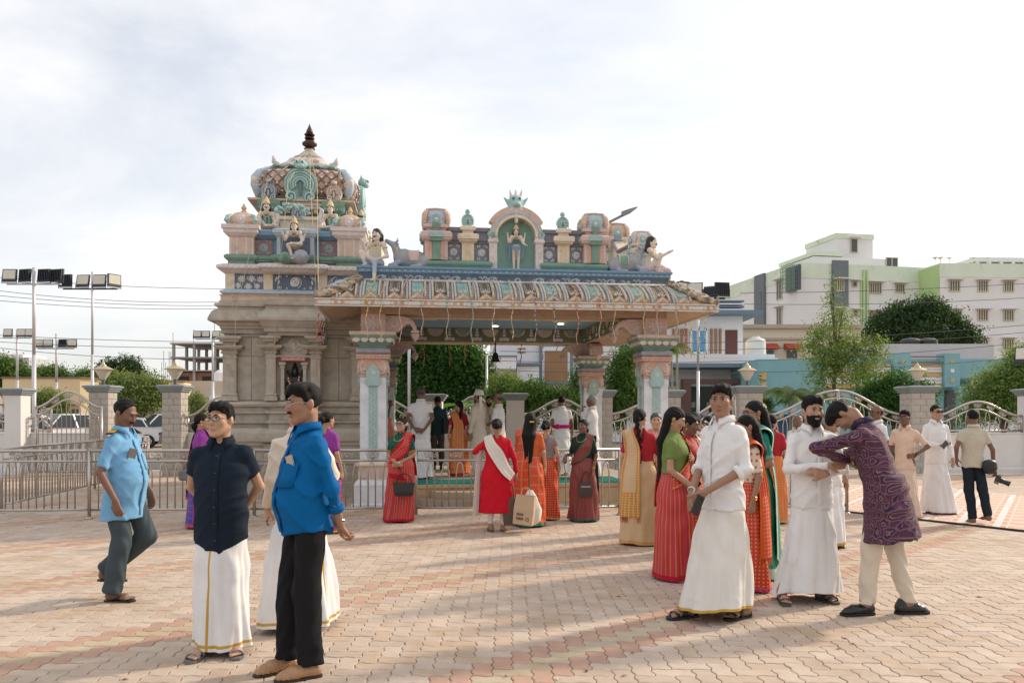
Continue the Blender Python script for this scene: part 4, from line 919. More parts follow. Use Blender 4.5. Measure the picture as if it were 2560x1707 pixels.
def railing(p0, p1, label, hp=HP, ends=(True,True), bent=None):
 p0 = Vector(p0); p1 = Vector(p1); d = p1-p0; Lg = d.length; rz = math.atan2(d.y,d.x)
 t = thing('railing', label, 'railing', p0, rz, 'stainless steel railings in the courtyard')
 for z,r in ((1.0,.024),(.845,.018),(.13,.018)):
  MB().tube([(0,0,z),(Lg,0,z)],r,8).build('rail', m_steel, t, True)
 for i,x in enumerate((0,Lg)):
  if ends[i]: MB().tube([(x,0,.03),(x,0,.998)],.026,8).lathe(x,0,[(.055,.0),(.055,.012),(.03,.03)],10).build('post', m_steel, t, True)
 n = int((Lg-.1)/.222); x0 = (Lg-(n-1)*.222)/2
 for i in range(n):
  o = put('baluster', hp, t, (x0+i*.222,0,0))
  if bent == i: o.rotation_euler = (0,.12,0)
 n = int(Lg/.38); x0 = (Lg-(n-1)*.38)/2
 for i in range(n): put('ornament', ORN, t, (x0+i*.38,0,.922))
 return t
rl = lambda x: (x, 12.1+.052*x, 0)
railing(rl(-9.4),rl(-6.28),'steel railing section left of the security guard',ends=(True,False)); railing(rl(-6.25),rl(-3.88),'steel railing section between the guard and the navy shirt man',ends=(True,False))
railing(rl(-3.85),rl(-1.48),'steel railing section in front of the shrine and left pavilion column',ends=(True,False)); railing(rl(-1.45),rl(1.65),'steel railing section in front of the pavilion platform')
railing(rl(3.75),rl(5.2),'short steel railing section behind the bearded man')
railing((-7.95,12.4,0),(-8.45,16.1,0),'steel railing running back toward the gate, nearer half',ends=(True,False)); railing((-8.455,16.14,0),(-8.95,19.6,0),'steel railing running back to the stone gate pillar, farther half')
for i,(x,y) in enumerate(((-3.6,17.4),)): pass
HPG = {}
def grille(u0, u1, d, zb, ze, zp, label, name='grille_panel', cat='grille', mid=False, rise=0.5, kind='hump', group='arched steel grille panels along the compound wall', d1=None):
 d1 = d if d1 is None else d1
 p0 = gnd(u0,d); p1 = gnd(u1,d1); v = p1-p0; Lg = v.length; t = thing(name,label,cat,p0,math.atan2(v.y,v.x),group)
 def top(s):
  if kind == 'hump': c = .5-.5*math.cos(2*PI*s)
  elif kind == 'rise': c = .5-.5*math.cos(PI*s)
  elif kind == 'fall': c = .5+.5*math.cos(PI*s)
  return ze+(zp-ze)*c
 N = 20
 MB().tube([(Lg*i/N,0,top(i/N)) for i in range(N+1)],.032,8).build('top_rail',m_steel,t,True); MB().tube([(Lg*i/N,0,top(i/N)-.20) for i in range(N+1)],.024,8).build('lower_rail',m_steel,t,True)
 MB().tube([(0,0,zb+.05),(Lg,0,zb+.05)],.024,8).build('bottom_rail',m_steel,t,True)
 for x in (0,Lg): MB().tube([(x,0,zb),(x,0,top(x/Lg)+.02)],.03,8).build('post',m_steel,t,True)
 n = max(2,int(Lg/.30))
 for i in range(n):
  s = (i+.5)/n; o = put('ornament',ORN,t,(Lg*s,0,top(s)-.10),(0,-math.atan2(top(min(1,s+.02))-top(max(0,s-.02)),.04*Lg),0),(1.0,1.0,1.0))
 n = int(Lg/.235)
 for i in range(n):
  s = (i+.5)/n; hz = round(top(s)-.225,2); key = (round(zb,2),hz)
  if key not in HPG: HPG[key] = hairpin_mesh(.115,zb+.055,hz,.012)
  put('baluster',HPG[key],t,(Lg*s,0,0))
 return t
def low_wall(u0, u1, d, label, h=1.06, th=.18, d1=None, m=None):
 p0 = gnd(u0,d); p1 = gnd(u1,d1 or d); v = p1-p0
 o = MB().rect(v.length/2,0,v.length/2,th/2,[(.03,0),(.03,.12),(0,.14),(0,h-.03),(.02,h-.02),(.02,h)]).build('compound_wall',m or m_wall); o.location = p0; o.rotation_euler = (0,0,math.atan2(v.y,v.x))
 return tag(o,label,'wall','low white compound walls')
LAMP_M = [mat('lamp brass shade',(0.50,0.40,0.25),.35,.1,metal=.5), mat('lamp post grey',(0.10,0.10,0.10),.5), mat('lamp glass',(0.62,0.56,0.46),.25,.05)]
def lamp_top(loc, label):
 t = thing('pillar_lamp',label,'lamp',loc,0,'lanterns on the gate pillars')
 MB().lathe(0,0,[(.09,0),(.09,.02),(.04,.03),(.035,.13),(.05,.14)],12).build('lamp_base',LAMP_M[1],t,True,40)
 MB().lathe(0,0,[(.05,.141),(.09,.20),(.15,.30),(.20,.385),(.205,.395)],14).build('lamp_glass',LAMP_M[2],t,True,40)
 MB().lathe(0,0,[(.26,.396),(.265,.405),(.18,.45),(.11,.485),(.09,.49),(.07,.53),(.045,.54),(.04,.57),(.015,.60),(.004,.64)],14).build('lamp_shade',LAMP_M[0],t,True,40)
def pillar(u, d, w, h, kind, label, lamp=None):
 p = gnd(u,d); t = thing('gate_pillar',label,'pillar',p,0,'pillars of the compound wall')
 if kind == 'stone':
  MB().rect(0,0,w/2-.008,w/2-.008,[(0,0),(0,h-.02)]).build('core',m_mortar,t)
  nc = round((h-.02)/.165); ch = (h-.02)/nc
  bm = {}
  for k in range(nc):
   for s in range(4):
    sp = .62 if (k+s) % 2 else .38
    for (a,bq) in ((0,sp),(sp,1)):
     key = (round(bq-a,2),s % 2)
     x0 = -w/2+a*w+.006; x1 = -w/2+bq*w-.006
     b = MB(); b.box(-(x1-x0)/2,(x1-x0)/2,-.006,.012,.006,ch-.006); kk = ('s',round(x1-x0,3))
     if kk not in bm: bm[kk] = b.mesh('stone_block',m_gran)
     xc = (x0+x1)/2; loc = [(xc,-w/2,k*ch),(w/2,xc,k*ch),(-xc,w/2,k*ch),(-w/2,-xc,k*ch)][s]
     put('stone_block',bm[kk],t,loc,(0,0,s*PI/2))
 else: MB().rect(0,0,w/2,w/2,[(.02,0),(.02,.12),(0,.14),(0,h-.02)]).build('shaft',m_wall,t)
 MB().rect(0,0,w/2,w/2,[(.01,h-.019),(.05,h+.01),(.05,h+.05),(.085,h+.06),(.085,h+.10),(.12,h+.11),(.12,h+.15),(.06,h+.17)]).build('cap',m_cap,t)
 if lamp: lamp_top((p.x,p.y,h+.171),lamp)
DW = 20.6
pillar(44,20.6,.42,2.05,'white','white plastered pillar at the far left by the steel gate')
pillar(258,20.5,.48,2.12,'stone','stone pillar with a lantern beside the left gate leaf','brass lantern on the stone pillar right of the left gate leaf')
pillar(438,20.3,.46,2.12,'stone','stone pillar with a lantern nearest the left side of the shrine','brass lantern on the stone pillar next to the shrine')
pillar(1086,DW,.42,1.90,'white','dark capped wall pillar glimpsed behind the man in dark shirt on the platform'); pillar(1288,DW,.46,1.92,'white','plain white pillar with dark cap behind the hanging bell')
pillar(1508,DW,.42,2.0,'stone','slim stone pillar behind the rear right pavilion column'); pillar(1677,DW,.42,2.0,'stone','stone pillar just right of the front right pavilion column')
pillar(1868,21.0,.62,2.12,'stone','broad stone pillar with lantern left of the double gate','brass lantern on the pillar left of the double gate'); pillar(2293,21.0,.62,2.12,'stone','broad stone pillar with lantern right of the double gate','brass lantern on the pillar right of the double gate')
pillar(2578,21.0,.45,2.05,'white','white pillar at the far right edge of the compound wall')
low_wall(-160,17,DW,'white wall below the grille at the far left'); grille(-160,15,DW,1.07,1.55,1.95,'arched grille panel at the far left edge')
low_wall(76,230,20.9,'low white wall behind the left gate leaf'); grille(76,128,20.9,1.07,1.45,1.7,'short grille behind the left gate leaf',kind='rise')
grille(90,254,20.0,.06,1.72,2.12,'open steel gate leaf with humped top at the left','gate','gate',group='steel gates of the compound')
low_wall(470,640,DW,'low white wall between the stone pillar and the shrine'); grille(470,640,DW,1.07,1.50,2.0,'grille between the stone pillar and the shrine')
low_wall(780,1062,DW,'low white wall behind the left pavilion columns'); grille(830,1062,DW,1.07,1.55,2.0,'grille panel behind the white shirt man on the platform')
low_wall(1108,1262,DW,'low white wall behind the orange sari woman and groom'); grille(1108,1262,DW,1.07,1.50,2.0,'grille panel behind the turbaned groom')
low_wall(1312,1496,DW,'low white wall behind the man with the magenta sash'); grille(1312,1496,DW,1.07,1.55,1.92,'grille panel behind the man with the magenta sash')
grille(1521,1664,DW,.08,1.55,1.98,'steel gate leaf behind the beige sari woman','gate','gate',kind='rise',group='steel gates of the compound')
low_wall(1690,1838,DW,'low white wall behind the tall man in white'); grille(1690,1838,DW,1.07,1.35,2.0,'grille rising toward the lantern pillar behind the tall man',kind='rise')
grille(1903,2094,21.0,.06,1.50,2.17,'left leaf of the tall double gate behind the bearded man','gate','gate',kind='rise',group='steel gates of the compound'); grille(2098,2256,21.0,.06,1.55,2.17,'right leaf of the tall double gate behind the purple coat man','gate','gate',kind='fall',group='steel gates of the compound')
low_wall(2334,2900,21.0,'white wall at the right behind the photographer'); grille(2334,2554,21.0,1.07,1.50,1.88,'grille panel on the wall behind the photographer')
grille(2604,2850,21.0,1.07,1.50,1.88,'grille panel beyond the right edge pillar')
m_rug = bpy.data.materials.new('printed carpet'); m_rug.use_nodes = True; t_ = m_rug.node_tree; bs = t_.nodes['Principled BSDF']; bs.inputs['Roughness'].default_value = .9
uvn = t_.nodes.new('ShaderNodeTexCoord'); mpn = t_.nodes.new('ShaderNodeMapping'); mpn.inputs['Scale'].default_value = (1,1,1); vor = t_.nodes.new('ShaderNodeTexVoronoi'); vor.feature = 'DISTANCE_TO_EDGE'; vor.inputs['Scale'].default_value = 2.2; vor.inputs['Randomness'].default_value = .0
wv = t_.nodes.new('ShaderNodeTexWave'); wv.inputs['Scale'].default_value = 1.1; wv.inputs['Distortion'].default_value = 3
rp = t_.nodes.new('ShaderNodeValToRGB'); rp.color_ramp.interpolation = 'CONSTANT'; rp.color_ramp.elements[0].color = (.66,.60,.56,1); rp.color_ramp.elements[1].color = (.58,.33,.21,1); rp.color_ramp.elements[1].position = .10
e = rp.color_ramp.elements.new(.24); e.color = (.66,.60,.56,1); e = rp.color_ramp.elements.new(.30); e.color = (.60,.36,.24,1)
mpn.inputs['Rotation'].default_value = (0,0,.6)
t_.links.new(uvn.outputs['Object'],mpn.inputs['Vector']); t_.links.new(mpn.outputs['Vector'],vor.inputs['Vector']); t_.links.new(vor.outputs['Distance'],rp.inputs['Fac']); t_.links.new(rp.outputs['Color'],bs.inputs['Base Color'])
pts = [gnd(1985,13.3),gnd(2620,10.2),gnd(2680,14.0),gnd(2330,17.2),gnd(1950,17.6)]
rug = MB(); rug.prism([(p.x,p.y) for p in pts][::1],.002,.010,axis='z'); rug = rug.build('carpet',m_rug); tag(rug,'peach and white printed carpet on the ground behind the sunglasses man','carpet')
b = MB(); pe = [Vector((p.x,p.y,.012)) for p in pts]; b.tube([pe[0],pe[1]],.018,6); b.build('carpet_edge',mat('black edging',(0.02,0.02,0.02)),rug)
# ================================================================== floodlight poles, street lights, cables
m_pole = mat('galvanised pole',(0.60,0.57,0.58),.45,.08,2,metal=.35); m_fl = mat('floodlight body',(0.025,0.03,0.04),.5,.1); m_flg = mat('floodlight glass',(0.62,0.58,0.48),.25,.06)
def flood(parent, loc, rz, tilt, w=.42):
 h = w*.92; b = MB(); b.rect(0,0,w/2,.03,[(0,0),(0,h)],0)
 for q in range(7): b.box(-w/2+.02+q*w/7.3,-w/2+.035+q*w/7.3,.031,.075,.06,h-.03,0)
 o = b.build('floodlight',m_fl,parent,False,None,loc,(tilt,0,rz))
 MB().box(-w/2+.03,w/2-.03,-.036,-.0305,h*.22,h-.03).build('glass',m_flg,o); MB().tube([(-w/2-.015,0,h*.5),(-w/2-.015,0,-.04),(w/2+.015,0,-.04),(w/2+.015,0,h*.5)],.012,5).build('yoke',m_fl,o)
def flood_pole(u, d, vtop, vbar, lights, label, r=.06, w=.42, dark=True):
 p = gnd(u,d); zt = at(u,vtop,d).z; zb = at(u,vbar,d).z; t = thing('floodlight_pole',label,'light pole',p,0,'floodlight poles')
 MB().tube([(0,0,0),(0,0,zt*.55)],r,10).build('pole',m_pole,t,True); MB().tube([(0,0,zt*.55),(0,0,zt)],r*.8,10).build('pole',m_pole,t,True)
 x0 = min(l[0] for l in lights); x1 = max(l[0] for l in lights); MB().box(x0-.1,x1+.1,-.03,.03,zb-.03,zb+.02).build('cross_arm',m_fl if dark else m_pole,t)
 for (x,rz,tl_) in lights: flood(t,(x,-.05,zb+.06),R(rz),R(tl_),w)
flood_pole(85,26,669,710,((-.78,0,-8),(-.28,165,6),(.35,170,6),(.78,165,6)),'tallest floodlight pole at the far left with four lamps',.065,.46,False)
flood_pole(231,30,680,722,((-1.0,175,4),(-.36,-8,-12),(.27,-4,-8),(.85,60,0)),'floodlight pole right of the tallest one, lamps on a dark bar',.055,.52)
flood_pole(43,45,824,845,((-1.3,0,-6),(-.5,0,-6),(.25,0,-6),(.72,0,-6)),'distant floodlight pole at the left edge with white bar',.08,.5,False); flood_pole(141,45,834,871,((-.95,10,-6),(-.45,10,-6),(.35,170,6),(.9,10,-6)),'distant floodlight pole in front of the yellow building',.08,.5)
flood_pole(532,42,827,848,((-.8,0,-6),(-.35,0,-6),(.2,0,-6),(.6,0,-6)),'slanted floodlight pole in front of the concrete frame building',.075,.42,False)
flood_pole(1745,26,742,746,((-.55,40,5),(-.12,-20,-12),(.35,150,40),(.78,190,4)),'floodlight pole rising behind the right end of the pavilion eave',.05,.5)
for u,d,v,r,lab in ((1023,25,700,.05,'plain steel pole behind the rear left pavilion column'),(1217,24.5,888,.035,'short grey pole beside the banana plant')):
 o = MB().tube([(0,0,0),(0,0,at(u,v,d).z)],r,10).lathe(0,0,[(r*1.4,0),(r*1.4,.3),(r,.32)],10).build('pole',m_pole,None,True); o.location = gnd(u,d); tag(o,lab,'pole')
t = thing('street_light','street light arm reaching up behind the pavilion roof screen','street light',gnd(1486,24))
za = at(1503,566,24).z; x1 = (1560-1486)/F_PX*24; z1 = at(1560,537,24).z
MB().tube([(0,0,0),(0,0,za-.5),(.05,0,za-.2),(.2,0,za)],.06,8).build('pole',mat('grey paint',(0.24,0.24,0.25),.6),t,True); MB().tube([(.2,0,za),(x1,0,z1)],.04,8).build('arm',MATS['grey paint'],t,True)
x2 = (1593-1486)/F_PX*24; z2 = at(1593,518,24).z
b = MB(); b.loft([[(x1-.05,-.08,z1-.05),(x1-.05,.08,z1-.05),(x1-.08,.08,z1+.08),(x1-.08,-.08,z1+.08)],[((x1+x2)/2,-.1,(z1+z2)/2-.05),((x1+x2)/2,.1,(z1+z2)/2-.05),((x1+x2)/2-.03,.1,(z1+z2)/2+.05),((x1+x2)/2-.03,-.1,(z1+z2)/2+.05)],[(x2,-.03,z2-.02),(x2,.03,z2-.02),(x2,.03,z2+.01),(x2,-.03,z2+.01)]]); b.build('lamp_head',MATS['grey paint'],t)
t = thing('floodlight_pole','floodlight on a dark arm at the right edge','light pole',gnd(2590,21.8),0,'floodlight poles')
MB().tube([(0,0,0),(0,0,3.2),(-.15,0,3.6)],.05,8).build('pole',m_fl,t,True); flood(t,(-.36,-.1,2.95),R(-35),R(-20),.5)
m_wire = mat('cable',(0.10,0.10,0.11),.7,0)
def cable(a, b_, sag, r, label):
 a = Vector(a); b_ = Vector(b_); pts = [a.lerp(b_,i/16)-Vector((0,0,sag*4*(i/16)*(1-i/16))) for i in range(17)]
 tag(MB().tube(pts,r,5).build('overhead_cable',m_wire,None,True),label,'cable','overhead cables')
for (u0,v0,u1,v1,d,sg,lab) in ((-40,690,640,722,33,.15,'highest cable crossing the sky left of the shrine'),(-40,722,640,752,33,.25,'cable just under the left floodlights'),(-40,735,640,762,34,.2,'middle cable of the bundle left of the shrine'),(-40,748,640,770,36,.2,'lowest cable of the bundle left of the shrine'),
  (-40,836,640,855,40,.1,'thick cable at lamp height behind the small floodlights'),(-40,852,640,868,42,.15,'thin cable under the thick one at the left'),(-40,865,640,895,44,.3,'cable sagging in front of the concrete frame'),
  (1850,733,2700,700,60,.2,'cable crossing in front of the apartment upper windows'),(1850,760,2700,735,60,.3,'cable crossing below the apartment upper windows'),(1250,858,2700,800,38,.4,'long cable crossing behind the pavilion to the right edge'),(1250,878,2700,818,38,.4,'second long cable crossing behind the pavilion'),(1250,902,2700,842,38,.5,'lower cable crossing the white house'),(1250,925,2700,880,38,.5,'lowest cable crossing the teal house')):
 cable(at(u0,v0,d),at(u1,v1,d),sg,.012*d/33,lab)
# ================================================================== buildings
m_glass = mat('window glass',(0.06,0.07,0.08),.12,.1,3); m_frame = mat('window frame cream',(0.55,0.48,0.34),.6,.05); m_wht = mat('building white',(0.74,0.73,0.72),.85,.05,.4,stain=(0.58,0.56,0.53),stain_s=.5,stain_t=(.58,.8))
m_pgreen = mat('building pale green',(0.66,0.73,0.59),.85,.06,.5,stain=(.40,.5,.3),stain_s=.6); m_bgreen = mat('building bright green',(0.46,0.62,0.28),.85,.06,.5); m_slate2 = mat('building slate',(0.155,0.18,0.20),.8,.08,.5)
def frame_of(p0, p1):
 v = p1-p0; return p0, math.atan2(v.y,v.x), v.length
def window(parent, x, z, w, h, y, n=4, shade=True, fm=None, sm=None):
 w = w*1.0
 o = MB().box(x-w/2,x+w/2,y-.03,y+.02,z,z+h).build('window',m_glass,parent)
 b = MB(); t_ = .09
 b.box(x-w/2-t_,x+w/2+t_,y-.07,y+.0,z-t_,z-.001); b.box(x-w/2-t_,x+w/2+t_,y-.07,y+.0,z+h+.001,z+h+t_);
 for i in range(n+1): xx = x-w/2+w*i/n; b.box(xx-.05,xx+.05,y-.065,y+.0,z,z+h)
 b.build('frame',fm or m_frame,o)
 if shade: MB().box(x-w/2-.35,x+w/2+.35,y-.62,y,z+h+.14,z+h+.24).build('sunshade',sm or m_wht,o)
c0 = at(1992,1037,83).xy; c1 = at(2326,1037,86).xy; cl = at(1853,1037,95).xy; H = 17.4
def bld(name,label,cat='building',loc=(0,0),rz=0): return thing(name,label,cat,(loc[0],loc[1],0),rz)
p0,rz,Lf = frame_of(Vector((c0.x,c0.y,0)),Vector((c1.x,c1.y,0)))
ap = bld('apartment_building','white apartment block with pale green parapet and slate stair strip at the right','building',p0,rz)
pl,rzl,Ll = frame_of(Vector((cl.x,cl.y,0)),Vector((c0.x,c0.y,0)))
loc_l = Matrix.Rotation(-rz,2) @ Vector((cl.x-c0.x,cl.y-c0.y))
b = MB(); b.prism([(0,0),(Lf,0),(Lf,14),(loc_l.x,14+loc_l.y),(loc_l.x,loc_l.y)],0,H-1.6,axis='z'); b.build('wall',m_wht,ap)
b = MB(); b.prism([(-.03,-.04),(Lf+.03,-.04),(Lf+.03,14),(loc_l.x-.03,14+loc_l.y),(loc_l.x-.03,loc_l.y-.03)],H-1.59,H,axis='z'); b.build('parapet',m_pgreen,ap)
sc = 83/F_PX
X = lambda u: (u-1992)*sc*1.0; Zv = lambda v: CAM_H+(CV-v)*sc
MB().box(X(2087),X(2130),-.35,-.05,Zv(766),Zv(648)).build('stair_strip',m_slate2,ap)
for u,v0,v1,w,n in ((2107,724,699,.75,3),(2211,726,702,1.35,5),(2281,721,703,1.0,4),(2152,711,700,.5,1),(2109,797,772,.7,3),(2154,786,773,.5,1),(2209,799,775,1.3,5),(2281,795,776,1.0,4),(2211,870,846,1.3,5),(2281,868,848,1.0,4)):
 window(ap,X(u),Zv(v0),w,Zv(v1)-Zv(v0),-.36 if (v0 == 724) else -.04,n)
for u in (2176,2186): MB().tube([(X(u),-.15,0),(X(u),-.15,H-.5)],.10,6).build('drain_pipe',m_bgreen,ap,True)
MB().box(X(2168),X(2172),-.10,-.045,0,H-1.6).box(X(2188),X(2192),-.10,-.045,0,H-1.6).build('green_strip',m_bgreen,ap)
lf = Matrix.Rotation(rzl-rz,4,'Z')
def on_left(fn):
 n0 = len(ap.children); fn()
b_ = bpy.data.objects.new('side_wing',None); COL.objects.link(b_); b_.parent = ap; b_.location = (loc_l.x,loc_l.y,0); b_.rotation_euler = (0,0,rzl-rz)
for xf,z0,h,w,n in ((.72,Zv(735),1.9,1.0,2),(.72,Zv(806),1.9,1.0,2)): window(b_,Ll*xf,z0,w,h,-.04,n)
MB().box(Ll*.30,Ll*.30+2.2,-.3,-.04,Zv(806)-.3,H+.02).build('stair_strip',m_slate2,b_); MB().box(Ll*.40-.5,Ll*.40+.5,-.34,-.29,Zv(756),Zv(756)+2.2).build('window',m_glass,b_)
bb = MB();
for i in range(9): bb.box(Ll*.86+i*.33,Ll*.86+i*.33+.05,-.9,-.85,Zv(727),Zv(727)+2.6)
for i in range(7): bb.box(Ll*.86,Ll*.86+2.7,-.9,-.85,Zv(727)+i*.42,Zv(727)+i*.42+.05)
bb.build('window_grille',mat('grille green',(0.12,0.25,0.15),.6),b_); MB().box(Ll*.86+.1,Ll*.86+2.6,-.3,-.04,Zv(727),Zv(727)+2.6).build('window',m_glass,b_)
MB().box(X(2092)-1,X(2312),2,9,H,Zv(628)).build('roof_room',m_wht,ap); MB().box(X(2148),X(2255),3,9,Zv(628),Zv(562)).build('roof_room',m_wht,ap); MB().box(X(2148)-.1,X(2255)+.1,2.9,9.1,Zv(573),Zv(560)).build('roof_room_parapet',m_pgreen,ap); MB().box(X(2092)-1.1,X(2150),1.9,9.1,Zv(626),Zv(616)).build('roof_room_parapet',m_pgreen,ap)
window(ap,X(2199),Zv(608),.8,1.4,2.96,1); window(ap,X(2293),Zv(654),1.4,1.2,1.96,2,False)
bb = MB(); bb.tube([(X(2139),1.9,Zv(652)),(X(2153),2.9,Zv(615))],.06,5); bb.tube([(X(2148),1.9,Zv(652)),(X(2162),2.9,Zv(615))],.06,5)
for i in range(7): bb.tube([(X(2139)+.083*i*(X(2153)-X(2139)),1.9+.14*i,Zv(652)+i*(Zv(615)-Zv(652))/7),(X(2148)+.083*i*(X(2162)-X(2148)),1.9+.14*i,Zv(652)+i*(Zv(615)-Zv(652))/7)],.04,4)
bb.build('ladder',mat('rust',(0.35,0.2,0.12)),ap)
q0 = at(2350,1037,82); ap2 = bld('apartment_building','white apartment block with bright green side at the right edge','building',(q0.x,q0.y),R(3)); W2 = 22; X2 = lambda u: (u-2350)*82/F_PX
MB().box(0,W2,0,14,0,H-1.7).build('wall',m_wht,ap2); MB().box(-.03,W2+.03,-.04,14,H-1.69,H-.25).build('parapet',m_pgreen,ap2); MB().box(-.08,-.031,.1,13.8,0,H-.4).build('side_wall',m_bgreen,ap2)
for v0,v1 in ((730,707),(802,779),(875,850)):
 for u,w,n in ((2387,1.05,4),(2460,1.0,4),(2527,1.0,4),(2600,1.0,4)): window(ap2,X2(u),Zv(v0),w,Zv(v1)-Zv(v0),-.04,n)
bb = MB(); bb.box(X2(2470),X2(2700),2,8,Zv(648),Zv(637))
for i in range(8): bb.box(X2(2475)+i*1.3,X2(2475)+i*1.3+.3,1.9,2.1,H-.3,Zv(648))
bb.build('roof_pergola',m_wht,ap2)
bb = MB()
for i,(u,s) in enumerate(((2343,.5),(2357,.6),(2380,.5),(2440,.7),(2478,.6))):
 x = X2(u); bb.tube([(x,.4,H-.25),(x,.4,H+.3)],.04,5); bb.lathe(x,.4,[(.05,H+.2),(s*.5,H+.4),(s*.52,H+.42)],10)
bb.build('satellite_dish',m_wht,ap2)
d1 = 45; h0 = at(1150,1037,d1); hs = d1/F_PX; hw = bld('white_house','white two storey house with slate blue ledges and brown panels behind the pavilion','house',(h0.x,h0.y),0); XH = lambda u: (u-1150)*hs; ZH = lambda v: CAM_H+(CV-v)*hs
m_hw = mat('house white',(0.76,0.75,0.76),.8,.04,.6); m_hs = mat('house slate',(0.15,0.21,0.27),.7,.06); m_hb = mat('house brown',(0.30,0.165,0.075),.6,.1,2); m_portal = mat('portal brown',(0.12,0.06,0.045),.6,.1)
MB().box(XH(1225),XH(1857),0,10,0,ZH(790)).build('wall',m_hw,hw); MB().box(XH(1225)-.3,XH(1896),-.9,10.2,ZH(790)+.01,ZH(780)).build('roof_slab',m_hs,hw)
for i in range(4): MB().box(XH(1640),XH(1860),-.1+.02*i,9.8,ZH(776)+i*.16,ZH(776)+i*.16+.09).build('parapet_rail',m_hs if i % 2 else m_hw,hw)
MB().box(XH(1590),XH(1912),-2.2,-.01,ZH(914),ZH(902)).build('balcony',m_hw,hw); MB().box(XH(1590)-.05,XH(1912)+.05,-2.25,-.01,ZH(924),ZH(914)-.005).build('ledge',m_hs,hw); MB().box(XH(1600),XH(1905),-2.2,-2.1,ZH(902)+.005,ZH(893)).build('balcony_parapet',m_hw,hw)
MB().box(XH(1813),XH(1843),-.06,.0,ZH(900)+.3,ZH(825)).build('door',mat('door maroon',(0.12,0.035,0.03),.5),hw)
w_ = MB().box(XH(1727),XH(1766),-.05,0,ZH(880),ZH(827)).build('window',mat('blue glass',(0.10,0.30,0.52),.15,.1),hw); bb = MB()
for u in (1727,1746,1766): bb.box(XH(u)-.06,XH(u)+.06,-.10,-.052,ZH(880)-.1,ZH(827)+.1)
bb.box(XH(1727),XH(1766),-.10,-.052,ZH(880)-.1,ZH(880)); bb.box(XH(1727),XH(1766),-.10,-.052,ZH(827),ZH(827)+.1); bb.build('frame',m_hw,w_)
for u in (1683,1694,1704,1715,1778,1789,1800): MB().box(XH(u)-.06,XH(u)+.06,-.12,0,ZH(884),ZH(822)).build('wood_strip',m_hb,hw)
MB().box(XH(1690),XH(1890),-2.0,-1.2,ZH(962),ZH(951)).box(XH(1690),XH(1708),-2.0,-1.2,0,ZH(962)-.01).box(XH(1872),XH(1890),-2.0,-1.2,0,ZH(962)-.01).build('portal',m_portal,hw)
MB().box(XH(1712),XH(1868),-.05,-.01,0,ZH(966)).build('porch_glass',m_glass,hw)
bb = MB()
for i in range(12):
 for j in range(4):
  if (i+j) % 3: bb.box(XH(1716)+i*.28,XH(1716)+i*.28+.2,-.09,-.052,.6+j*.45,.6+j*.45+.3)
bb.build('porch_screen',mat('screen pale',(0.4,0.4,0.38)),hw)
o = MB().box(XH(1355),XH(1424),-.30,0,ZH(965),ZH(868)).build('feature_frame',m_hw,hw); MB().box(XH(1361),XH(1418),-.36,-.301,ZH(958),ZH(878)).build('brown_panel',m_hb,o); MB().box(XH(1348),XH(1355)-.01,-.34,0,ZH(968),ZH(860)).box(XH(1424)+.01,XH(1431),-.34,0,ZH(968),ZH(860)).build('slate_frame',m_hs,o)
MB().box(XH(1361),XH(1418),-.05,-.0,ZH(866),ZH(845)).build('window',MATS['blue glass'],hw)
MB().box(XH(1218),XH(1290),-2.6,-.01,ZH(928),ZH(900)).build('balcony',m_hw,hw); MB().box(XH(1216),XH(1292),-2.7,-.01,ZH(900)+.01,ZH(897)).build('ledge',m_hs,hw)
MB().box(XH(1285),XH(1348),-1.4,-.01,ZH(917),ZH(911)).build('ledge',m_hs,hw); MB().box(XH(1292),XH(1346),-1.2,-.01,ZH(958),ZH(918)).build('balcony',m_hw,hw); MB().box(XH(1285),XH(1348),-1.4,-.01,ZH(965),ZH(959)).build('ledge',m_hs,hw)
MB().box(XH(1294),XH(1314),-.06,0,ZH(873),ZH(870)).build('brown_slot',m_hb,hw); MB().box(XH(1294),XH(1314),-.06,0,ZH(882),ZH(879)).build('brown_slot',m_hb,hw)
for u0,u1,v0,v1 in ((1350,1440,1020,975),(1500,1515,945,920),(1548,1578,893,862),(1455,1475,885,870)): MB().box(XH(u0),XH(u1),-.05,0,ZH(v0),ZH(v1)).build('window',m_glass,hw)
MB().box(XH(1290),XH(1690),-.5,-.0,ZH(962)-.02,ZH(955)).build('ledge',m_hs,hw)
o = MB().box(0,5,0,6,0,ZH(868)).build('wall',mat('far stone wall',(0.42,0.36,0.29),.9,.2,2));
nb = bld('neighbour_house','small stone faced house glimpsed left of the white house','house',(gnd(1150,55).x,55),0); o.parent = nb
MB().box(-.1,5.1,-.1,6.1,ZH(868)+.005,ZH(866)+.05).build('roof_slab',m_hw,nb)
d2 = 52; h0 = at(1850,1037,d2); bs_ = d2/F_PX; XB = lambda u: (u-1850)*bs_; ZB = lambda v: CAM_H+(CV-v)*bs_
bh = bld('beige_house','beige house with red window awnings behind the thin tree','house',(h0.x,h0.y)); m_be = mat('house beige',(0.66,0.56,0.43),.85,.06,.8)
MB().box(0,XB(2152),0,9,0,ZB(822)).build('wall',m_be,bh); MB().box(-.15,XB(2152)+.1,-.3,9.1,ZB(822)+.01,ZB(812)).build('roof_slab',mat('beige trim',(0.42,0.33,0.26)),bh); MB().box(0,XB(2005),-.12,0,ZB(850),ZB(845)).build('trim_band',MATS['beige trim'],bh)
m_awn = mat('awning red',(0.42,0.06,0.03),.6,.15,4)
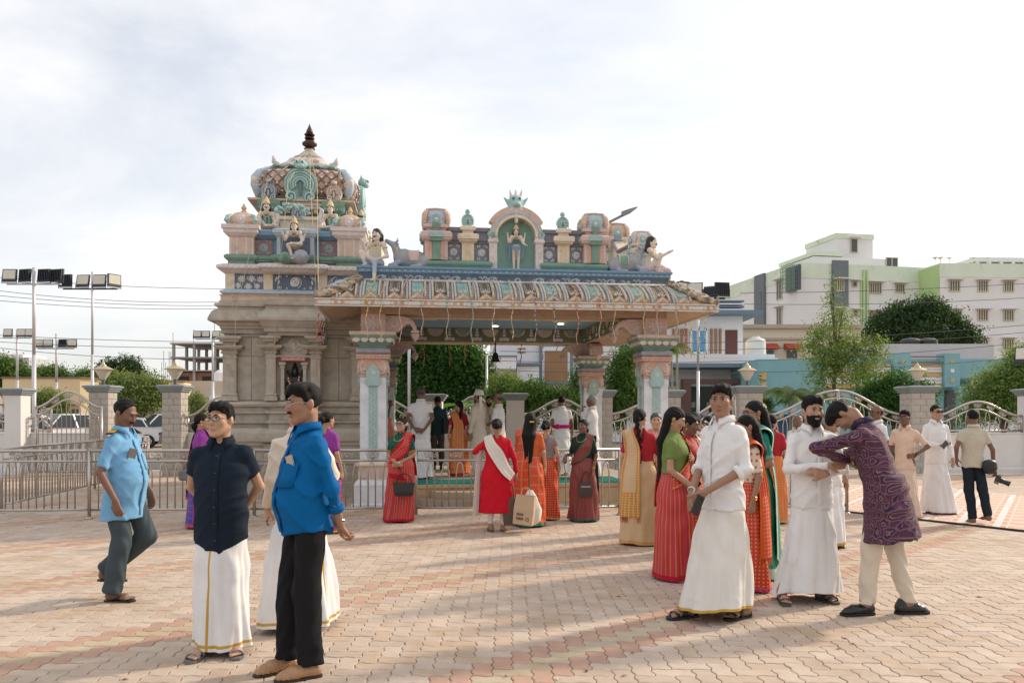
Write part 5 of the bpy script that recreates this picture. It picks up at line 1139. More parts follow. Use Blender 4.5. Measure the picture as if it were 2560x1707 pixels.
for u0,u1 in ((1910,1941),(1959,2000)):
 bb = MB(); bb.prism([(-.9,ZB(874)),(0,ZB(874)),(0,ZB(859)),(-.15,ZB(859))],XB(u0),XB(u1),axis='x'); bb.build('awning',m_awn,bh); MB().box(XB(u0)+.2,XB(u1)-.2,-.05,0,ZB(895),ZB(876)).build('window',m_glass,bh)
tk = thing('water_tank','white cylindrical rooftop water tank beside the maroon door','water tank',(at(1889,1037,46.5).x,46.5,0)); r_ = .56; z0 = CAM_H+(CV-899)*46.5/F_PX
MB().box(-.7,.7,-.7,.7,z0-.3,z0-.01).build('stand',m_hw,tk)
MB().lathe(0,0,[(r_,z0),(r_,z0+.1)]+[(r_*(1.03 if i % 2 else 1.0),z0+.16+i*.08) for i in range(12)]+[(r_*.9,z0+1.16),(r_*.4,z0+1.3),(.2,z0+1.31),(.2,z0+1.36)],24).build('tank',mat('tank white',(0.72,0.71,0.68),.5,.05),tk,True,30)
d3 = 40; h0 = at(1895,1037,d3); ts = d3/F_PX; XT = lambda u: (u-1895)*ts; ZT = lambda v: CAM_H+(CV-v)*ts
th = bld('teal_house','teal house with yellow and white striped balconies behind the shrubs','house',(h0.x,h0.y)); m_teal = mat('house teal',(0.22,0.42,0.46),.8,.08,.8,stain=(.18,.34,.38),stain_s=1); m_ty = mat('house yellow',(0.58,0.40,0.16),.8,.08); m_grey3 = mat('house pinkgrey',(0.56,0.50,0.50),.85,.08,.6)
MB().box(0,XT(2400),0,8,0,ZT(898)).build('wall',m_teal,th); MB().box(XT(2225),XT(2515),1,8,ZT(905),ZT(855)).build('upper_wall',m_grey3,th); MB().box(XT(2386),XT(2520),.0,8,ZT(945),ZT(897)).build('porch_beam',m_teal,th)
for u0,u1 in ((2225,2265),(2348,2386)):
 o = MB().box(XT(u0),XT(u1),-.5,.3,ZT(968),ZT(885)).build('pier',m_teal,th)
 for k,v in enumerate((905,928,952)): MB().box(XT((u0+u1)/2)-.09,XT((u0+u1)/2)+.09,-.53,-.501,ZT(v)-.09,ZT(v)+.09).build('square_tile',m_ty if k != 1 else m_hw,o)
for k,(v0,v1) in enumerate(((917,911),(924,918),(931,925),(942,932),(951,943),(959,952),(970,960))):
 MB().box(XT(2266),XT(2347),-.3+.02*(k % 2),-.02,ZT(v0),ZT(v1)).build('stripe',m_ty if k in (0,3,6) else m_hw,th)
 MB().box(XT(2060),XT(2222),-.25+.02*(k % 2),-.02,ZT(v0),ZT(v1)).build('stripe',m_ty if k in (0,3,6) else m_hw,th)
for v in (893,907): MB().tube([(XT(2265),-.4,ZT(v)),(XT(2348),-.4,ZT(v))],.03,6).build('balcony_rail',mat('rail brown',(0.2,0.1,0.07)),th)
for k in range(4):
 v = 940+k*24; MB().box(XT(1903),XT(1915),-.12,-.01,ZT(v+9),ZT(v-9)).box(XT(1895)+.02,XT(1904)-.02,-.12,-.01,ZT(v-2),ZT(v-6)).box(XT(1895)+.02,XT(1904)-.02,-.12,-.01,ZT(v+6),ZT(v+2)).build('corner_motif',m_ty,th)
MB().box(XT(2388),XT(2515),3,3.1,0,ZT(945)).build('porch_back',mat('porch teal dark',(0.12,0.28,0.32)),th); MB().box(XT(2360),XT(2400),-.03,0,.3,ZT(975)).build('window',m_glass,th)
o = MB().rect(XT(2377),-.9,.16,.16,[(0,0),(0,ZT(985)),(.06,ZT(982)),(.06,ZT(975)),(.1,ZT(973)),(.1,ZT(968))]).build('porch_column',m_teal,th); MB().box(XT(1960),XT(1990),-.05,-.0,ZT(1000),ZT(975)).build('window',m_glass,th)
for u in (2276,2318):
 tk = thing('water_tank','black rooftop water tank on the teal house, %s one' % ('left' if u < 2300 else 'right'),'water tank',(at(u,1037,46).x,46,0)); z0 = CAM_H+(CV-858)*46/F_PX
 MB().lathe(0,0,[(.5,z0-.15),(.55,z0-.1),(.55,z0+.15),(.4,z0+.25),(.15,z0+.3)],16).build('tank',mat('tank black',(0.02,0.02,0.02),.5),tk,True,40)
o = low_wall(1690,2060,30,'blue and brown garden wall across the street',h=1.55,m=mat('garden wall blue',(0.06,0.16,0.30),.8));
for i in range(3): MB().box(.6+i*1.9,1.9+i*1.9,-.12,-.095,.3,1.3).build('brown_panel',mat('garden wall brown',(0.22,0.11,0.06)),o)
d4 = 60; y0 = at(6,1037,d4); y1 = at(200,1037,d4); m_yel = mat('building yellow',(0.68,0.54,0.32),.85,.05,.4);
yb = bld('yellow_building','long flat roofed yellow building at the far left','building',(y0.x,y0.y)); Wy = y1.x-y0.x; hy = CAM_H+(CV-946)*d4/F_PX
b = MB(); b.prism([(0,0),(Wy,0),(Wy+5.2,6.5),(Wy+5.2,16),(0,16)],0,hy,axis='z'); b.build('wall',m_yel,yb); b = MB(); b.prism([(-.1,-.1),(Wy+.1,-.1),(Wy+5.3,6.4),(Wy+5.3,16.1),(-.1,16.1)],hy+.01,hy+.12,axis='z'); b.build('roof_edge',mat('roof brown',(0.22,0.13,0.09)),yb)
MB().box(-.1,Wy+.1,-.5,-.01,hy*.52,hy*.55).build('ledge',m_hb,yb)
for i in range(6): MB().box(.4+i*.95,1.0+i*.95,-.04,0,hy*.22,hy*.46).build('window',m_glass,yb)
d5 = 150; c0 = at(430,1037,d5); cs = d5/F_PX; cf = bld('concrete_frame_building','unfinished concrete frame building left of the shrine','building',(c0.x,c0.y)); m_con = mat('raw concrete',(0.33,0.31,0.29),.9,.15,.3); m_brk = mat('raw brick',(0.27,0.14,0.10),.9,.2,.5)
ZC = lambda v: CAM_H+(CV-v)*cs; Wc = 20
for v in (857,892,925): MB().box(-.3,Wc,-.3,14,ZC(v+3),ZC(v)).build('floor_slab',m_con,cf)
for (va,vb) in ((892,860),(925,895),(960,928)):
 for i in range(6):
  for j in range(3): MB().box(i*3.9,i*3.9+.45,j*6,j*6+.5,ZC(va)+.01,ZC(vb)-.01).build('column',m_con,cf)
MB().box(-.2,Wc,.6,13,0,ZC(930)).build('brick_wall',m_brk,cf)
for i in range(4): MB().box(1+i*4.5,3+i*4.5,.5,.6,ZC(960),ZC(940)).build('opening',m_dark,cf)
bb = MB()
for i in range(9): bb.tube([(-1.5+(i % 3)*.1,-1+i*.8,0),(-1.5,-1+i*.8,ZC(915)+rnd.random()*3)],.05,4)
for i in range(6): bb.tube([(i*3.9+.2,0,ZC(857)),(i*3.9+.2,0,ZC(857)+1.5+rnd.random()*3)],.06,4)
bb.build('scaffold_poles',m_con,cf)
bq = bld('beige_building','plain beige house between the stone pillar and the shrine','house',(at(478,1037,50).x,50)); zq = CAM_H+(CV-952)*50/F_PX
MB().box(0,6,0,7,0,zq).build('wall',mat('wall tan',(0.62,0.50,0.38),.85,.06,.5),bq); MB().box(1.5,2.6,-.5,0,zq*.55,zq*.60).build('sunshade',mat('beige trim',(0.42,0.33,0.26)),bq); MB().box(1.65,2.5,-.04,0,zq*.25,zq*.53).build('window',m_glass,bq); MB().box(1.3,2.0,-.4,-.02,zq*.62,zq*.75).build('air_conditioner',m_hw,bq)
MB().lathe(1.2,2,[(.5,zq),(.5,zq+.6),(.2,zq+.8)],12).build('roof_tank',m_hw,bq)
wb = bld('white_block','distant grey white office block at the left edge','building',(at(-40,1037,200).x,200)); z200 = lambda v: CAM_H+(CV-v)*200/F_PX
MB().box(0,9.8,0,10,0,z200(885)).build('wall',m_wht,wb); MB().box(8,11.4,-.2,9,0,z200(893)).build('wing',mat('pale grey',(0.42,0.43,0.45)),wb)
for i in range(3):
 for j in range(3): MB().box(4.5+i*2.1,5.6+i*2.1,-.25,-.2,z200(905+j*14),z200(897+j*14)).build('window',m_glass,wb)
low_wall(290,412,48,'pale boundary wall of the parking ground',h=1.9); low_wall(-100,30,40,'pale boundary wall behind the far left pillar',h=1.6)
# ================================================================== trees and plants
def leafm(n, c, tr=.35):
 m = mat(n, c, .6, .25, 2.0, spec=.3)
 t = m.node_tree; b = t.nodes['Principled BSDF']; o = t.nodes['Material Output']
 tl_ = t.nodes.new('ShaderNodeBsdfTranslucent'); mx = t.nodes.new('ShaderNodeMixShader'); mx.inputs['Fac'].default_value = tr
 tl_.inputs['Color'].default_value = (c[0]*1.7,c[1]*1.5,c[2]*.7,1)
 t.links.new(b.outputs['BSDF'],mx.inputs[1]); t.links.new(tl_.outputs['BSDF'],mx.inputs[2]); t.links.new(mx.outputs['Shader'],o.inputs['Surface']); return m
LG = [leafm('leaf mid',(0.075,0.16,0.03)),leafm('leaf light',(0.13,0.20,0.055)),leafm('leaf dark',(0.03,0.075,0.02))]
LD = [leafm('mango mid',(0.035,0.075,0.025),.2),leafm('mango light',(0.06,0.11,0.035),.2),leafm('mango dark',(0.02,0.045,0.018),.2)]
LY = [leafm('moringa mid',(0.15,0.24,0.06)),leafm('moringa light',(0.23,0.31,0.09)),leafm('moringa dark',(0.09,0.16,0.045))]
LP = [leafm('acacia mid',(0.16,0.22,0.07)),leafm('acacia light',(0.24,0.30,0.11)),leafm('acacia dark',(0.09,0.14,0.045))]
LN = [leafm('neem mid',(0.045,0.13,0.025)),leafm('neem light',(0.085,0.17,0.04)),leafm('neem dark',(0.018,0.06,0.015))]
m_bark = mat('bark',(0.15,0.11,0.08),.9,.25,6,.5,30)
def leaves(lobes, n, size, seed, mats, clump=9, aspect=.45, droop=0.0):
 n = int(n*3.6); size = size*.44; clump = int(clump*2.2)
 """leaf quads in clumps spread through ellipsoid lobes ((x,y,z),(rx,ry,rz))"""
 g = np.random.default_rng(seed); vol = np.array([r[0]*r[1]*r[2] for _,r in lobes])**.75; pick = g.choice(len(lobes),n//clump,p=vol/vol.sum())
 d = g.normal(size=(len(pick),3)); d /= np.linalg.norm(d,axis=1)[:,None]; rad = g.random(len(pick))**.42
 C = np.array([lobes[i][0] for i in pick]) + d*rad[:,None]*np.array([lobes[i][1] for i in pick])
 C = np.repeat(C,clump,0) + g.normal(size=(len(pick)*clump,3))*size*2.9
 N = len(C); a = g.normal(size=(N,3)); a[:,2] -= droop; a /= np.linalg.norm(a,axis=1)[:,None]; b = np.cross(a,g.normal(size=(N,3))); b /= np.linalg.norm(b,axis=1)[:,None]
 s = size*(.6+.8*g.random(N))[:,None]; V = np.stack([C-a*s-b*s*aspect*.7,C+b*s*aspect*1.2,C+a*s],1).reshape(-1,3)
 Q = np.arange(N*3).reshape(-1,3); mi = np.repeat(g.choice(3,len(pick),p=(.5,.27,.23)),clump)
 return np_mesh('crown',V,Q,mats,mi,False)
def tree(label, p, trunk_h, r, lobes, n, size, seed, mats, name='tree', cat='tree', clump=9, limbs=5, aspect=.45, droop=0., group=None):
 t = thing(name,label,cat,(p[0],p[1],0),0,group); g = random.Random(seed); b = MB()
 b.tube(smooth_path([(0,0,0),(g.uniform(-.1,.1),g.uniform(-.1,.1),trunk_h*.5),(0,0,trunk_h)],4),[r*(1.15-.5*i/8) for i in range(9)],8)
 for i in range(min(limbs,len(lobes))):
  c,rr = lobes[i]; b.tube(smooth_path([(0,0,trunk_h*.75),(c[0]*.5,c[1]*.5,(trunk_h+c[2])*.5),(c[0],c[1],c[2]+rr[2]*.4)],4),[r*.55*(1-.85*q/8) for q in range(9)],6)
  for k in range(3): b.tube([(c[0]*.6,c[1]*.6,(trunk_h+c[2])*.55),(c[0]+g.uniform(-.7,.7)*rr[0],c[1]+g.uniform(-.7,.7)*rr[1],c[2]+g.uniform(-.3,.7)*rr[2])],[r*.2,r*.05],5)
 b.build('trunk',m_bark,t,True); put('crown',leaves(lobes,n,size,seed,mats,clump,aspect,droop),t); return t
def lob(pts, d, u0, dep=.8):      # lobes from photo pixels: (u, v, ru, rv) at distance d around trunk column u0
 s = d/F_PX; return [(((u-u0)*s, rnd.uniform(-.4,.4)*ru*s, CAM_H+(CV-v)*s),(ru*s, ru*s*dep, rv*s)) for u,v,ru,rv in pts]
tree('large dark green neem tree behind the pavilion',gnd(1100,26),2.0,.2,lob([(1030,930,45,60),(1090,905,60,50),(1150,900,60,45),(1060,985,55,50),(1140,975,65,50),(1190,940,45,45),(1010,1010,40,40),(1110,860,50,30),(1020,880,35,35)],26,1100),15000,.15,3,LN,clump=11)
tree('leafy tree between the right pavilion columns',gnd(1560,25),1.6,.09,lob([(1555,910,30,28),(1580,885,18,22),(1540,950,28,35),(1575,960,22,35),(1550,1005,35,32),(1600,990,25,30),(1530,1040,35,30)],25,1560),4200,.11,5,LG,clump=7)
tree('slender tree behind the rear right pavilion column',gnd(1452,24.5),1.5,.05,lob([(1447,950,14,24),(1460,920,10,14),(1440,990,20,24),(1465,1010,18,20)],24.5,1452),1300,.10,6,LG,clump=6)
for i,(u,v,ru,rv,lab) in enumerate(((1330,985,42,30,'loose leafy bush left of the magenta sash man'),(1398,1000,40,28,'leafy bush behind the magenta sash man'),(1300,1030,35,22,'low bush behind the bell rope'),(1455,1040,35,28,'low bush behind the old man in white'))):
 tree(lab,gnd(u,23.5+i*.3),1.0,.04,lob([(u,v,ru,rv),(u-ru*.6,v+15,ru*.6,rv),(u+ru*.6,v+18,ru*.6,rv)],23.5+i*.3,u),1900,.11,20+i,LG,'bush','bush',6)
tree('yellow green feathery shrub beside the banana plants',gnd(1262,24),1.0,.05,lob([(1262,965,38,30),(1240,990,30,28),(1290,985,28,26)],24,1262),2600,.09,31,LY,'bush','bush',8)
tree('tall airy yellow green tree in front of the apartments',gnd(2090,31),4.2,.09,lob([(2095,800,40,22),(2075,750,12,40),(2050,840,42,30),(2120,860,45,35),(2160,890,40,28),(2185,860,28,20),(2060,900,50,38),(2120,935,55,35),(2030,870,30,30),(2200,890,22,14),(2080,715,7,30),(2110,780,18,24),(2170,935,36,26),(2040,950,36,30),(2100,880,40,40)],31,2090),3000,.13,8,LY,clump=5,limbs=14)
tree('big dark mango tree in front of the apartment block',gnd(2310,62),2.5,.4,lob([(2215,825,44,30),(2265,795,38,28),(2325,800,42,36),(2380,825,38,28),(2325,772,26,20),(2232,800,28,20),(2412,848,26,16),(2185,850,20,14),(2290,842,66,24)],62,2310),15000,.30,9,LD,clump=10)
tree('broad green tree by the right pillar of the double gate',gnd(2235,27),1.4,.12,lob([(2235,965,45,32),(2190,985,42,35),(2285,990,36,34),(2230,1010,70,40),(2310,985,24,20),(2180,1030,40,30)],27,2235),6000,.13,10,LN,clump=8)
tree('light green tree at the right edge',gnd(2510,26),1.3,.10,lob([(2545,900,38,32),(2500,955,55,40),(2560,960,50,45),(2455,1000,48,36),(2520,1015,60,36),(2440,1035,40,24),(2600,930,50,50)],26,2510),6500,.13,11,LY,clump=7)
tree('pale acacia shrub beyond the left stone pillars',gnd(350,46),1.5,.15,lob([(310,985,45,35),(365,975,50,38),(400,990,30,28),(335,1005,70,20),(290,960,30,25)],46,350),7000,.20,12,LP,clump=9)
tree('dark green tree above the yellow building',gnd(310,75),3.0,.25,lob([(300,935,32,22),(325,920,22,16),(275,925,20,14),(335,945,24,16)],75,310),3500,.32,13,LD,clump=7)
tree('bright green tree at the left edge behind the gate',gnd(20,66),2.5,.25,lob([(15,930,45,28),(50,945,30,20),(-20,935,40,28),(75,945,12,10)],66,20),4500,.30,14,LG,clump=8)
tree('rounded bush rising behind the yellow building roof',gnd(125,90),3.0,.25,lob([(125,940,32,14),(105,945,22,10),(145,940,18,12)],90,125),2500,.34,15,LG,clump=8); tree('low green tree line left of the dark tree',gnd(215,90),3.0,.25,lob([(215,945,26,10),(235,948,20,10)],90,215),1500,.34,16,LG,clump=8)
tree('dusty bush in front of the yellow building',gnd(118,44),.8,.1,lob([(118,1000,30,20),(95,1015,30,20),(140,1015,30,18)],44,118),2500,.18,17,LP,'bush','bush',7)
tree('thin dry shrub beside the stone pillar near the shrine',gnd(490,30),.8,.05,lob([(490,1010,18,28),(505,1025,18,20)],30,490),1200,.10,18,LP,'bush','bush',5)
tree('small potted green shrub on the garden wall across the street',gnd(1914,29.6),1.3,.05,lob([(1914,1012,16,9)],29.6,1914),500,.09,19,LG,'bush','bush',6)
def frond(b, base, ang, length, lift, k=0, n=16, w=.32, droop=1.0):
 ca, sa = math.cos(ang), math.sin(ang); P = []
 for i in range(n+1):
  t = i/n; r = length*(t*.92); z = lift*length*(t - droop*t*t*1.15); P.append(Vector(base)+Vector((ca*r,sa*r,z)))
 b.tube(P,[.022*(1-.8*i/n) for i in range(n+1)],4,k=1)
 for i in range(2,n+1):
  t = i/n; d = (P[min(n,i+1)]-P[i-1]).normalized(); s = Vector((-sa,ca,0)); L_ = w*length*(math.sin(PI*min(1,.15+t*.8))*.9+.12)
  for sg in (-1,1):
   for q in (0,.5):
    p = P[i].lerp(P[i-1],q); e = p + s*sg*L_*.72 + d*L_*.55 - Vector((0,0,L_*.45)); m_ = d*.03*length/1.5
    b.add([p-m_,p+m_,e],[(0,1,2)],k)
def palm(label, p, h, nf, length, seed, mats, name='palm', stem_r=.05, cat='palm'):
 t = thing(name,label,cat,(p[0],p[1],0)); g = random.Random(seed)
 MB().tube(smooth_path([(0,0,0),(.05,0,h*.5),(0,0,h)],4),[stem_r*(1.2-.4*i/8) for i in range(9)],7).build('trunk',mat('palm stem',(0.27,0.26,0.19),.8),t,True)
 for i in range(nf):
  b = MB(); frond(b,(0,0,h+g.uniform(-.15,.1)),2*PI*i/nf+g.uniform(-.3,.3),length*g.uniform(.75,1.1),g.uniform(.35,1.2)); b.build('frond',[g.choice(mats),m_bark],t)
palm('areca palm with drooping fronds left of the airy tree',gnd(1972,29.5),2.2,11,1.45,1,LG[:2]+LP[:1]); palm('second areca palm nearer the teal house wall',gnd(2035,30.2),2.1,10,1.5,2,LG[:2]); palm('short areca palm beside the garden wall',gnd(1935,30.5),1.4,9,1.3,3,LG[:2])
palm('palm crown showing above the right end of the pavilion roof',gnd(1690,36),7.4,13,1.2,4,LG[:2]); palm('palm tuft seen under the right eave beside the column',gnd(1678,34),4.3,12,1.1,5,LG[:2])
def banana(label, p, seed, blades):
 t = thing('banana_plant',label,'banana plant',(p[0],p[1],0)); g = random.Random(seed); MB().tube([(0,0,0),(.03,0,.8),(0,0,1.6)],[.10,.09,.06],8).build('stem',mat('banana stem',(0.24,0.28,0.12),.7),t,True)
 for (a,l,li,w_) in blades:
  P = []; ca, sa = math.cos(a), math.sin(a); N = 12
  for i in range(N+1):
   q = i/N; r = l*q*.8; z = 1.5+li*l*(q-.75*q*q); hw = w_*math.sin(PI*min(1,.1+.88*q))**.6
   row = [(ca*r - sa*hw*x, sa*r + ca*hw*x, z + .35*hw*abs(x) - .02*math.sin(9*q+x*3)) for x in (-1,-.5,0,.5,1)]; P.append(row)
  MB().grid(P).build('leaf',[leafm('banana leaf',(0.10,0.24,0.05),.45)],t,True)
banana('banana plant with broad leaves left of the short grey pole',gnd(1232,23.6),1,[(.2,1.5,1.1,.22),(2.6,1.7,.7,.24),(1.4,1.4,1.3,.2),(-.6,1.3,.9,.2),(3.6,1.2,1.0,.2)]); banana('banana plant with a wide leaf over the groom',gnd(1205,23.0),2,[(3.0,1.6,.55,.26),(.5,1.2,1.0,.2),(4.2,1.2,.8,.2),(1.8,1.4,1.2,.2)])
# ================================================================== parked cars beyond the wall
m_carw = mat('car white',(0.72,0.72,0.73),.25,.03,coat=.5); m_carg = mat('car grey',(0.16,0.17,0.19),.3,.05,coat=.5); m_cglass = mat('car glass',(0.03,0.04,0.045),.08,.05); m_tyre = mat('tyre',(0.015,0.015,0.015),.8); m_rim = mat('rim',(0.4,0.4,0.41),.3,metal=.8); m_tail = mat('tail lamp',(0.45,0.02,0.02),.25)
def car(label, p, rz, paint_, suv=False):
 t = thing('parked_car',label,'car',p,R(rz),'cars parked beyond the compound wall'); h = 1.62 if suv else 1.45; L_ = 4.1; wd = .86
 side = [(-2.05,.35),(-2.05,.80),(-1.95,.95),(-1.75,1.0),(-1.05,1.02),(1.0,1.0),(1.75,.86),(2.0,.72),(2.05,.35)]
 b = MB(); rings = []
 for y,s in ((-wd,.0),(-wd,.0)): pass
 prof = lambda ins, y: [(x*(1-.02*ins),y,z if z > .5 else z+.03*ins) for x,z in side]
 b.loft([prof(1,-wd+.05),prof(0,-wd),prof(0,wd),prof(1,wd-.05)][::-1],True,True,True,0); b.build('body',paint_,t)
 cab0 = [(-1.95,.99),(-1.75,h-.12),(-1.5,h),(.1,h),(.9,1.0)] if suv else [(-1.6,1.0),(-1.0,h-.06),(-.7,h),(.15,h),(1.05,.98)]
 MB().loft([[(x*.99,s*(wd-.22 if z > 1.1 else wd-.05),z) for x,z in cab0] for s in (1,-1)],True,True,True).build('cabin',m_cglass,t)
 roof = [(x,z) for x,z in cab0 if z > 1.1]
 MB().loft([[(x,s*(wd-.20),z+.015) for x,z in roof]+[(x,s*(wd-.20),z-.05) for x,z in roof[::-1]] for s in (1,-1)],True).build('roof',paint_,t)
 for x in (roof[0][0],-.45,roof[-1][0]):
  for s in (-1,1): MB().tube([(x*.99,s*(wd-.215),h-.03 if x > -1.6 else h-.14),(x*1.25+(.0 if x < 0 else .55),s*(wd-.04),1.0)],.035,5).build('window_pillar',paint_,t)
 for x in (-1.25,1.3):
  for s in (-1,1):
   o = MB().lathe(0,0,[(.20,-.10),(.31,-.10),(.33,-.06),(.33,.06),(.31,.10),(.20,.10)],18).build('wheel',m_tyre,t,True,40,(x,s*(wd-.08),.33),(PI/2,0,0)); MB().lathe(0,0,[(.21,-.105),(.06,-.11)],10).lathe(0,0,[(.06,.11),(.21,.105)],10).build('rim',m_rim,o)
 for s in (-1,1):
  MB().obox((-2.055,s*.66,.80),.02,.12,.09).build('tail_light',m_tail,t); MB().obox((2.0,s*.62,.74),.05,.14,.06).build('headlight',m_cglass,t); MB().ell((.85,s*(wd+.08),1.05),(.07,.09,.06),8,5).build('mirror',paint_,t,True)
for lab,u,d,rz,pt,suv in (('white van parked behind the left gate leaf',140,36,235,m_carw,True),('silver white car beside the van behind the gate bars',210,37,210,m_carw,False),('white hatchback seen over the guard between the stone pillars',300,38,200,m_carw,False),('dark grey car parked behind the white hatchback',335,44,190,m_carg,False),('white off road car left of the second stone pillar',395,40,215,m_carw,True),('white car at the far left edge behind the pillar',-5,34,200,m_carw,True),('dark car glimpsed left of the shrine',520,37,200,m_carg,False)):
 p = gnd(u,d); car(lab,(p.x,p.y,-.05),rz,pt,suv)
car('blue grey car parked behind the white shirt man on the platform',(gnd(1060,27).x,27,-.05),185,mat('car blue',(0.10,0.14,0.20),.3,.05),False)
# ================================================================== people: builder
V3 = lambda *a: np.array(a, float)
def rotm(yaw=0, pitch=0, roll=0):
 return np.array(Matrix.Rotation(R(yaw),3,'Z') @ Matrix.Rotation(R(pitch),3,'X') @ Matrix.Rotation(R(roll),3,'Y'))
def skinm(n, c): return mat(n, c, .52, .10, 14, .12, 120, spec=.35)
SKIN = {'light': skinm('skin light brown',(0.49,0.29,0.19)), 'mid': skinm('skin mid brown',(0.42,0.24,0.155)), 'tan': skinm('skin brown',(0.32,0.175,0.112)), 'dark': skinm('skin dark brown',(0.19,0.10,0.066))}
LIPS = {'light': mat('lips light',(0.44,0.22,0.165),.45), 'mid': mat('lips mid',(0.34,0.155,0.115),.45), 'tan': mat('lips brown',(0.25,0.11,0.085),.45), 'dark': mat('lips dark',(0.14,0.065,0.052),.45)}
HAIRM = {'black': mat('hair black',(0.008,0.007,0.007),.6,.3,40,.9,170,spec=.2), 'grey': mat('hair grey',(0.28,0.27,0.26),.6,.3,40,.5,90), 'salt': mat('hair greying',(0.05,0.048,0.046),.5,.5,60,.5,90), 'brown': mat('hair brown black',(0.022,0.015,0.011),.42,.3,40,.5,90)}
m_eyew = mat('eye white',(0.62,0.58,0.53),.25,0); m_eyed = mat('eye iris',(0.012,0.008,0.006),.15,0); m_tooth = mat('teeth',(0.7,0.67,0.6),.3,0)
m_goldj = mat('gold jewellery',(0.65,0.42,0.12),.3,.05,metal=.9); m_silver = mat('silver',(0.6,0.6,0.6),.3,.05,metal=.9); m_black = mat('black leather',(0.012,0.012,0.013),.42,.15,20,.2,60)
def fab(n, c, rough=.85, sheen=.0, var=.06, bump=.5, bs=7):
 new = n not in MATS; m = mat(n, c, rough, var, 5, bump, bs, sheen=sheen, spec=.15)
 if new:
  for nd in m.node_tree.nodes:
   if nd.type == 'BUMP':
    nd.inputs['Distance'].default_value = .03; nz = nd.inputs['Height'].links[0].from_node; nz.noise_type = 'RIDGED_MULTIFRACTAL'; nz.inputs['Detail'].default_value = 2.5; nz.inputs['Distortion'].default_value = .6; nz.inputs['Gain'].default_value = 1.6; nd.inputs['Strength'].default_value = .45
 return m
MALE = [(.66,.180,.140,.005),(.80,.180,.138,.008),(.90,.175,.130,.006),(1.0,.166,.120,.0),(1.1,.168,.118,.0),(1.2,.180,.122,.002),(1.27,.180,.120,.004),(1.33,.158,.100,.008),(1.375,.112,.080,.010),(1.415,.080,.066,.012),(1.455,.066,.062,.012)]
FEM = [(.02,.235,.195,.0),(.12,.222,.182,.0),(.35,.198,.160,.0),(.60,.190,.152,.004),(.82,.195,.152,.008),(.92,.188,.146,.008),(1.0,.163,.125,.004),(1.08,.146,.112,.0),(1.17,.150,.116,-.004),(1.25,.162,.128,-.014),(1.31,.162,.112,-.006),(1.36,.150,.090,.004),(1.40,.120,.074,.008),(1.43,.082,.064,.01),(1.455,.060,.058,.012)]
def table(kind, wx=1.0, belly=0.0, dep=1.0):
 T = np.array(FEM if kind == 'f' else MALE, float); z = T[:,0]
 if kind != 'f': T[:,1] *= np.interp(z,[.9,1.33,1.42],[.89,.89,.96]); T[:,2] *= np.interp(z,[.9,1.33,1.42],[.93,.93,1.0])
 g = np.exp(-((z-1.03)/.15)**2); up = np.clip((1.46-z)/.2,0,1)
 T[:,1] = T[:,1]*(1+(wx-1)*np.clip(up,0.35,1)) + .35*belly*g; T[:,2] = T[:,2]*(1+(dep-1)*up) + .62*belly*g; T[:,3] -= .50*belly*g; return T
def tint(T, z, c): return float(np.interp(z, T[:,0], T[:,c]))
def on_table(T, th, z, e=0.0):
 a, b, yc = tint(T,z,1)+e, tint(T,z,2)+e, tint(T,z,3); return V3(a*math.cos(R(th)), yc+b*math.sin(R(th)), z)
def uv_grid_mesh(name, P, mats, midx=None, closed=False, uvscale=None, smooth=True):
 """P: (n, m, 3) array -> quad mesh with UV in metres"""
 P = np.asarray(P, float); n, m, _ = P.shape; I = np.arange(n*m).reshape(n,m); mm = m if closed else m-1
 J = (np.arange(mm)+1) % m; q = np.stack([I[:-1,:mm],I[:-1][:,J],I[1:][:,J],I[1:,:mm]],-1).reshape(-1,4)
 me = np_mesh(name, P.reshape(-1,3), q, mats, None if midx is None else midx.reshape(-1), smooth)
 du = np.concatenate([np.zeros((n,1)),np.cumsum(np.linalg.norm(np.diff(np.concatenate([P,P[:,:1]],1) if closed else P,axis=1),axis=2),1)],1)
 du = np.broadcast_to(du[n//2][None], du.shape); dv = np.concatenate([[0],np.cumsum(np.linalg.norm(np.diff(P,axis=0),axis=2).mean(1))])
 uv = np.zeros((n-1,mm,4,2)); uv[:,:,0,0] = du[:-1,:mm]; uv[:,:,1,0] = du[:-1,1:mm+1]; uv[:,:,2,0] = du[1:,1:mm+1]; uv[:,:,3,0] = du[1:,:mm]
 uv[:,:,0,1] = dv[:-1,None]; uv[:,:,1,1] = dv[:-1,None]; uv[:,:,2,1] = dv[1:,None]; uv[:,:,3,1] = dv[1:,None]
 if len(me.polygons) == (n-1)*mm:
  l = me.uv_layers.new(name='UVMap'); l.data.foreach_set('uv', uv.astype(np.float32).ravel())
 return me
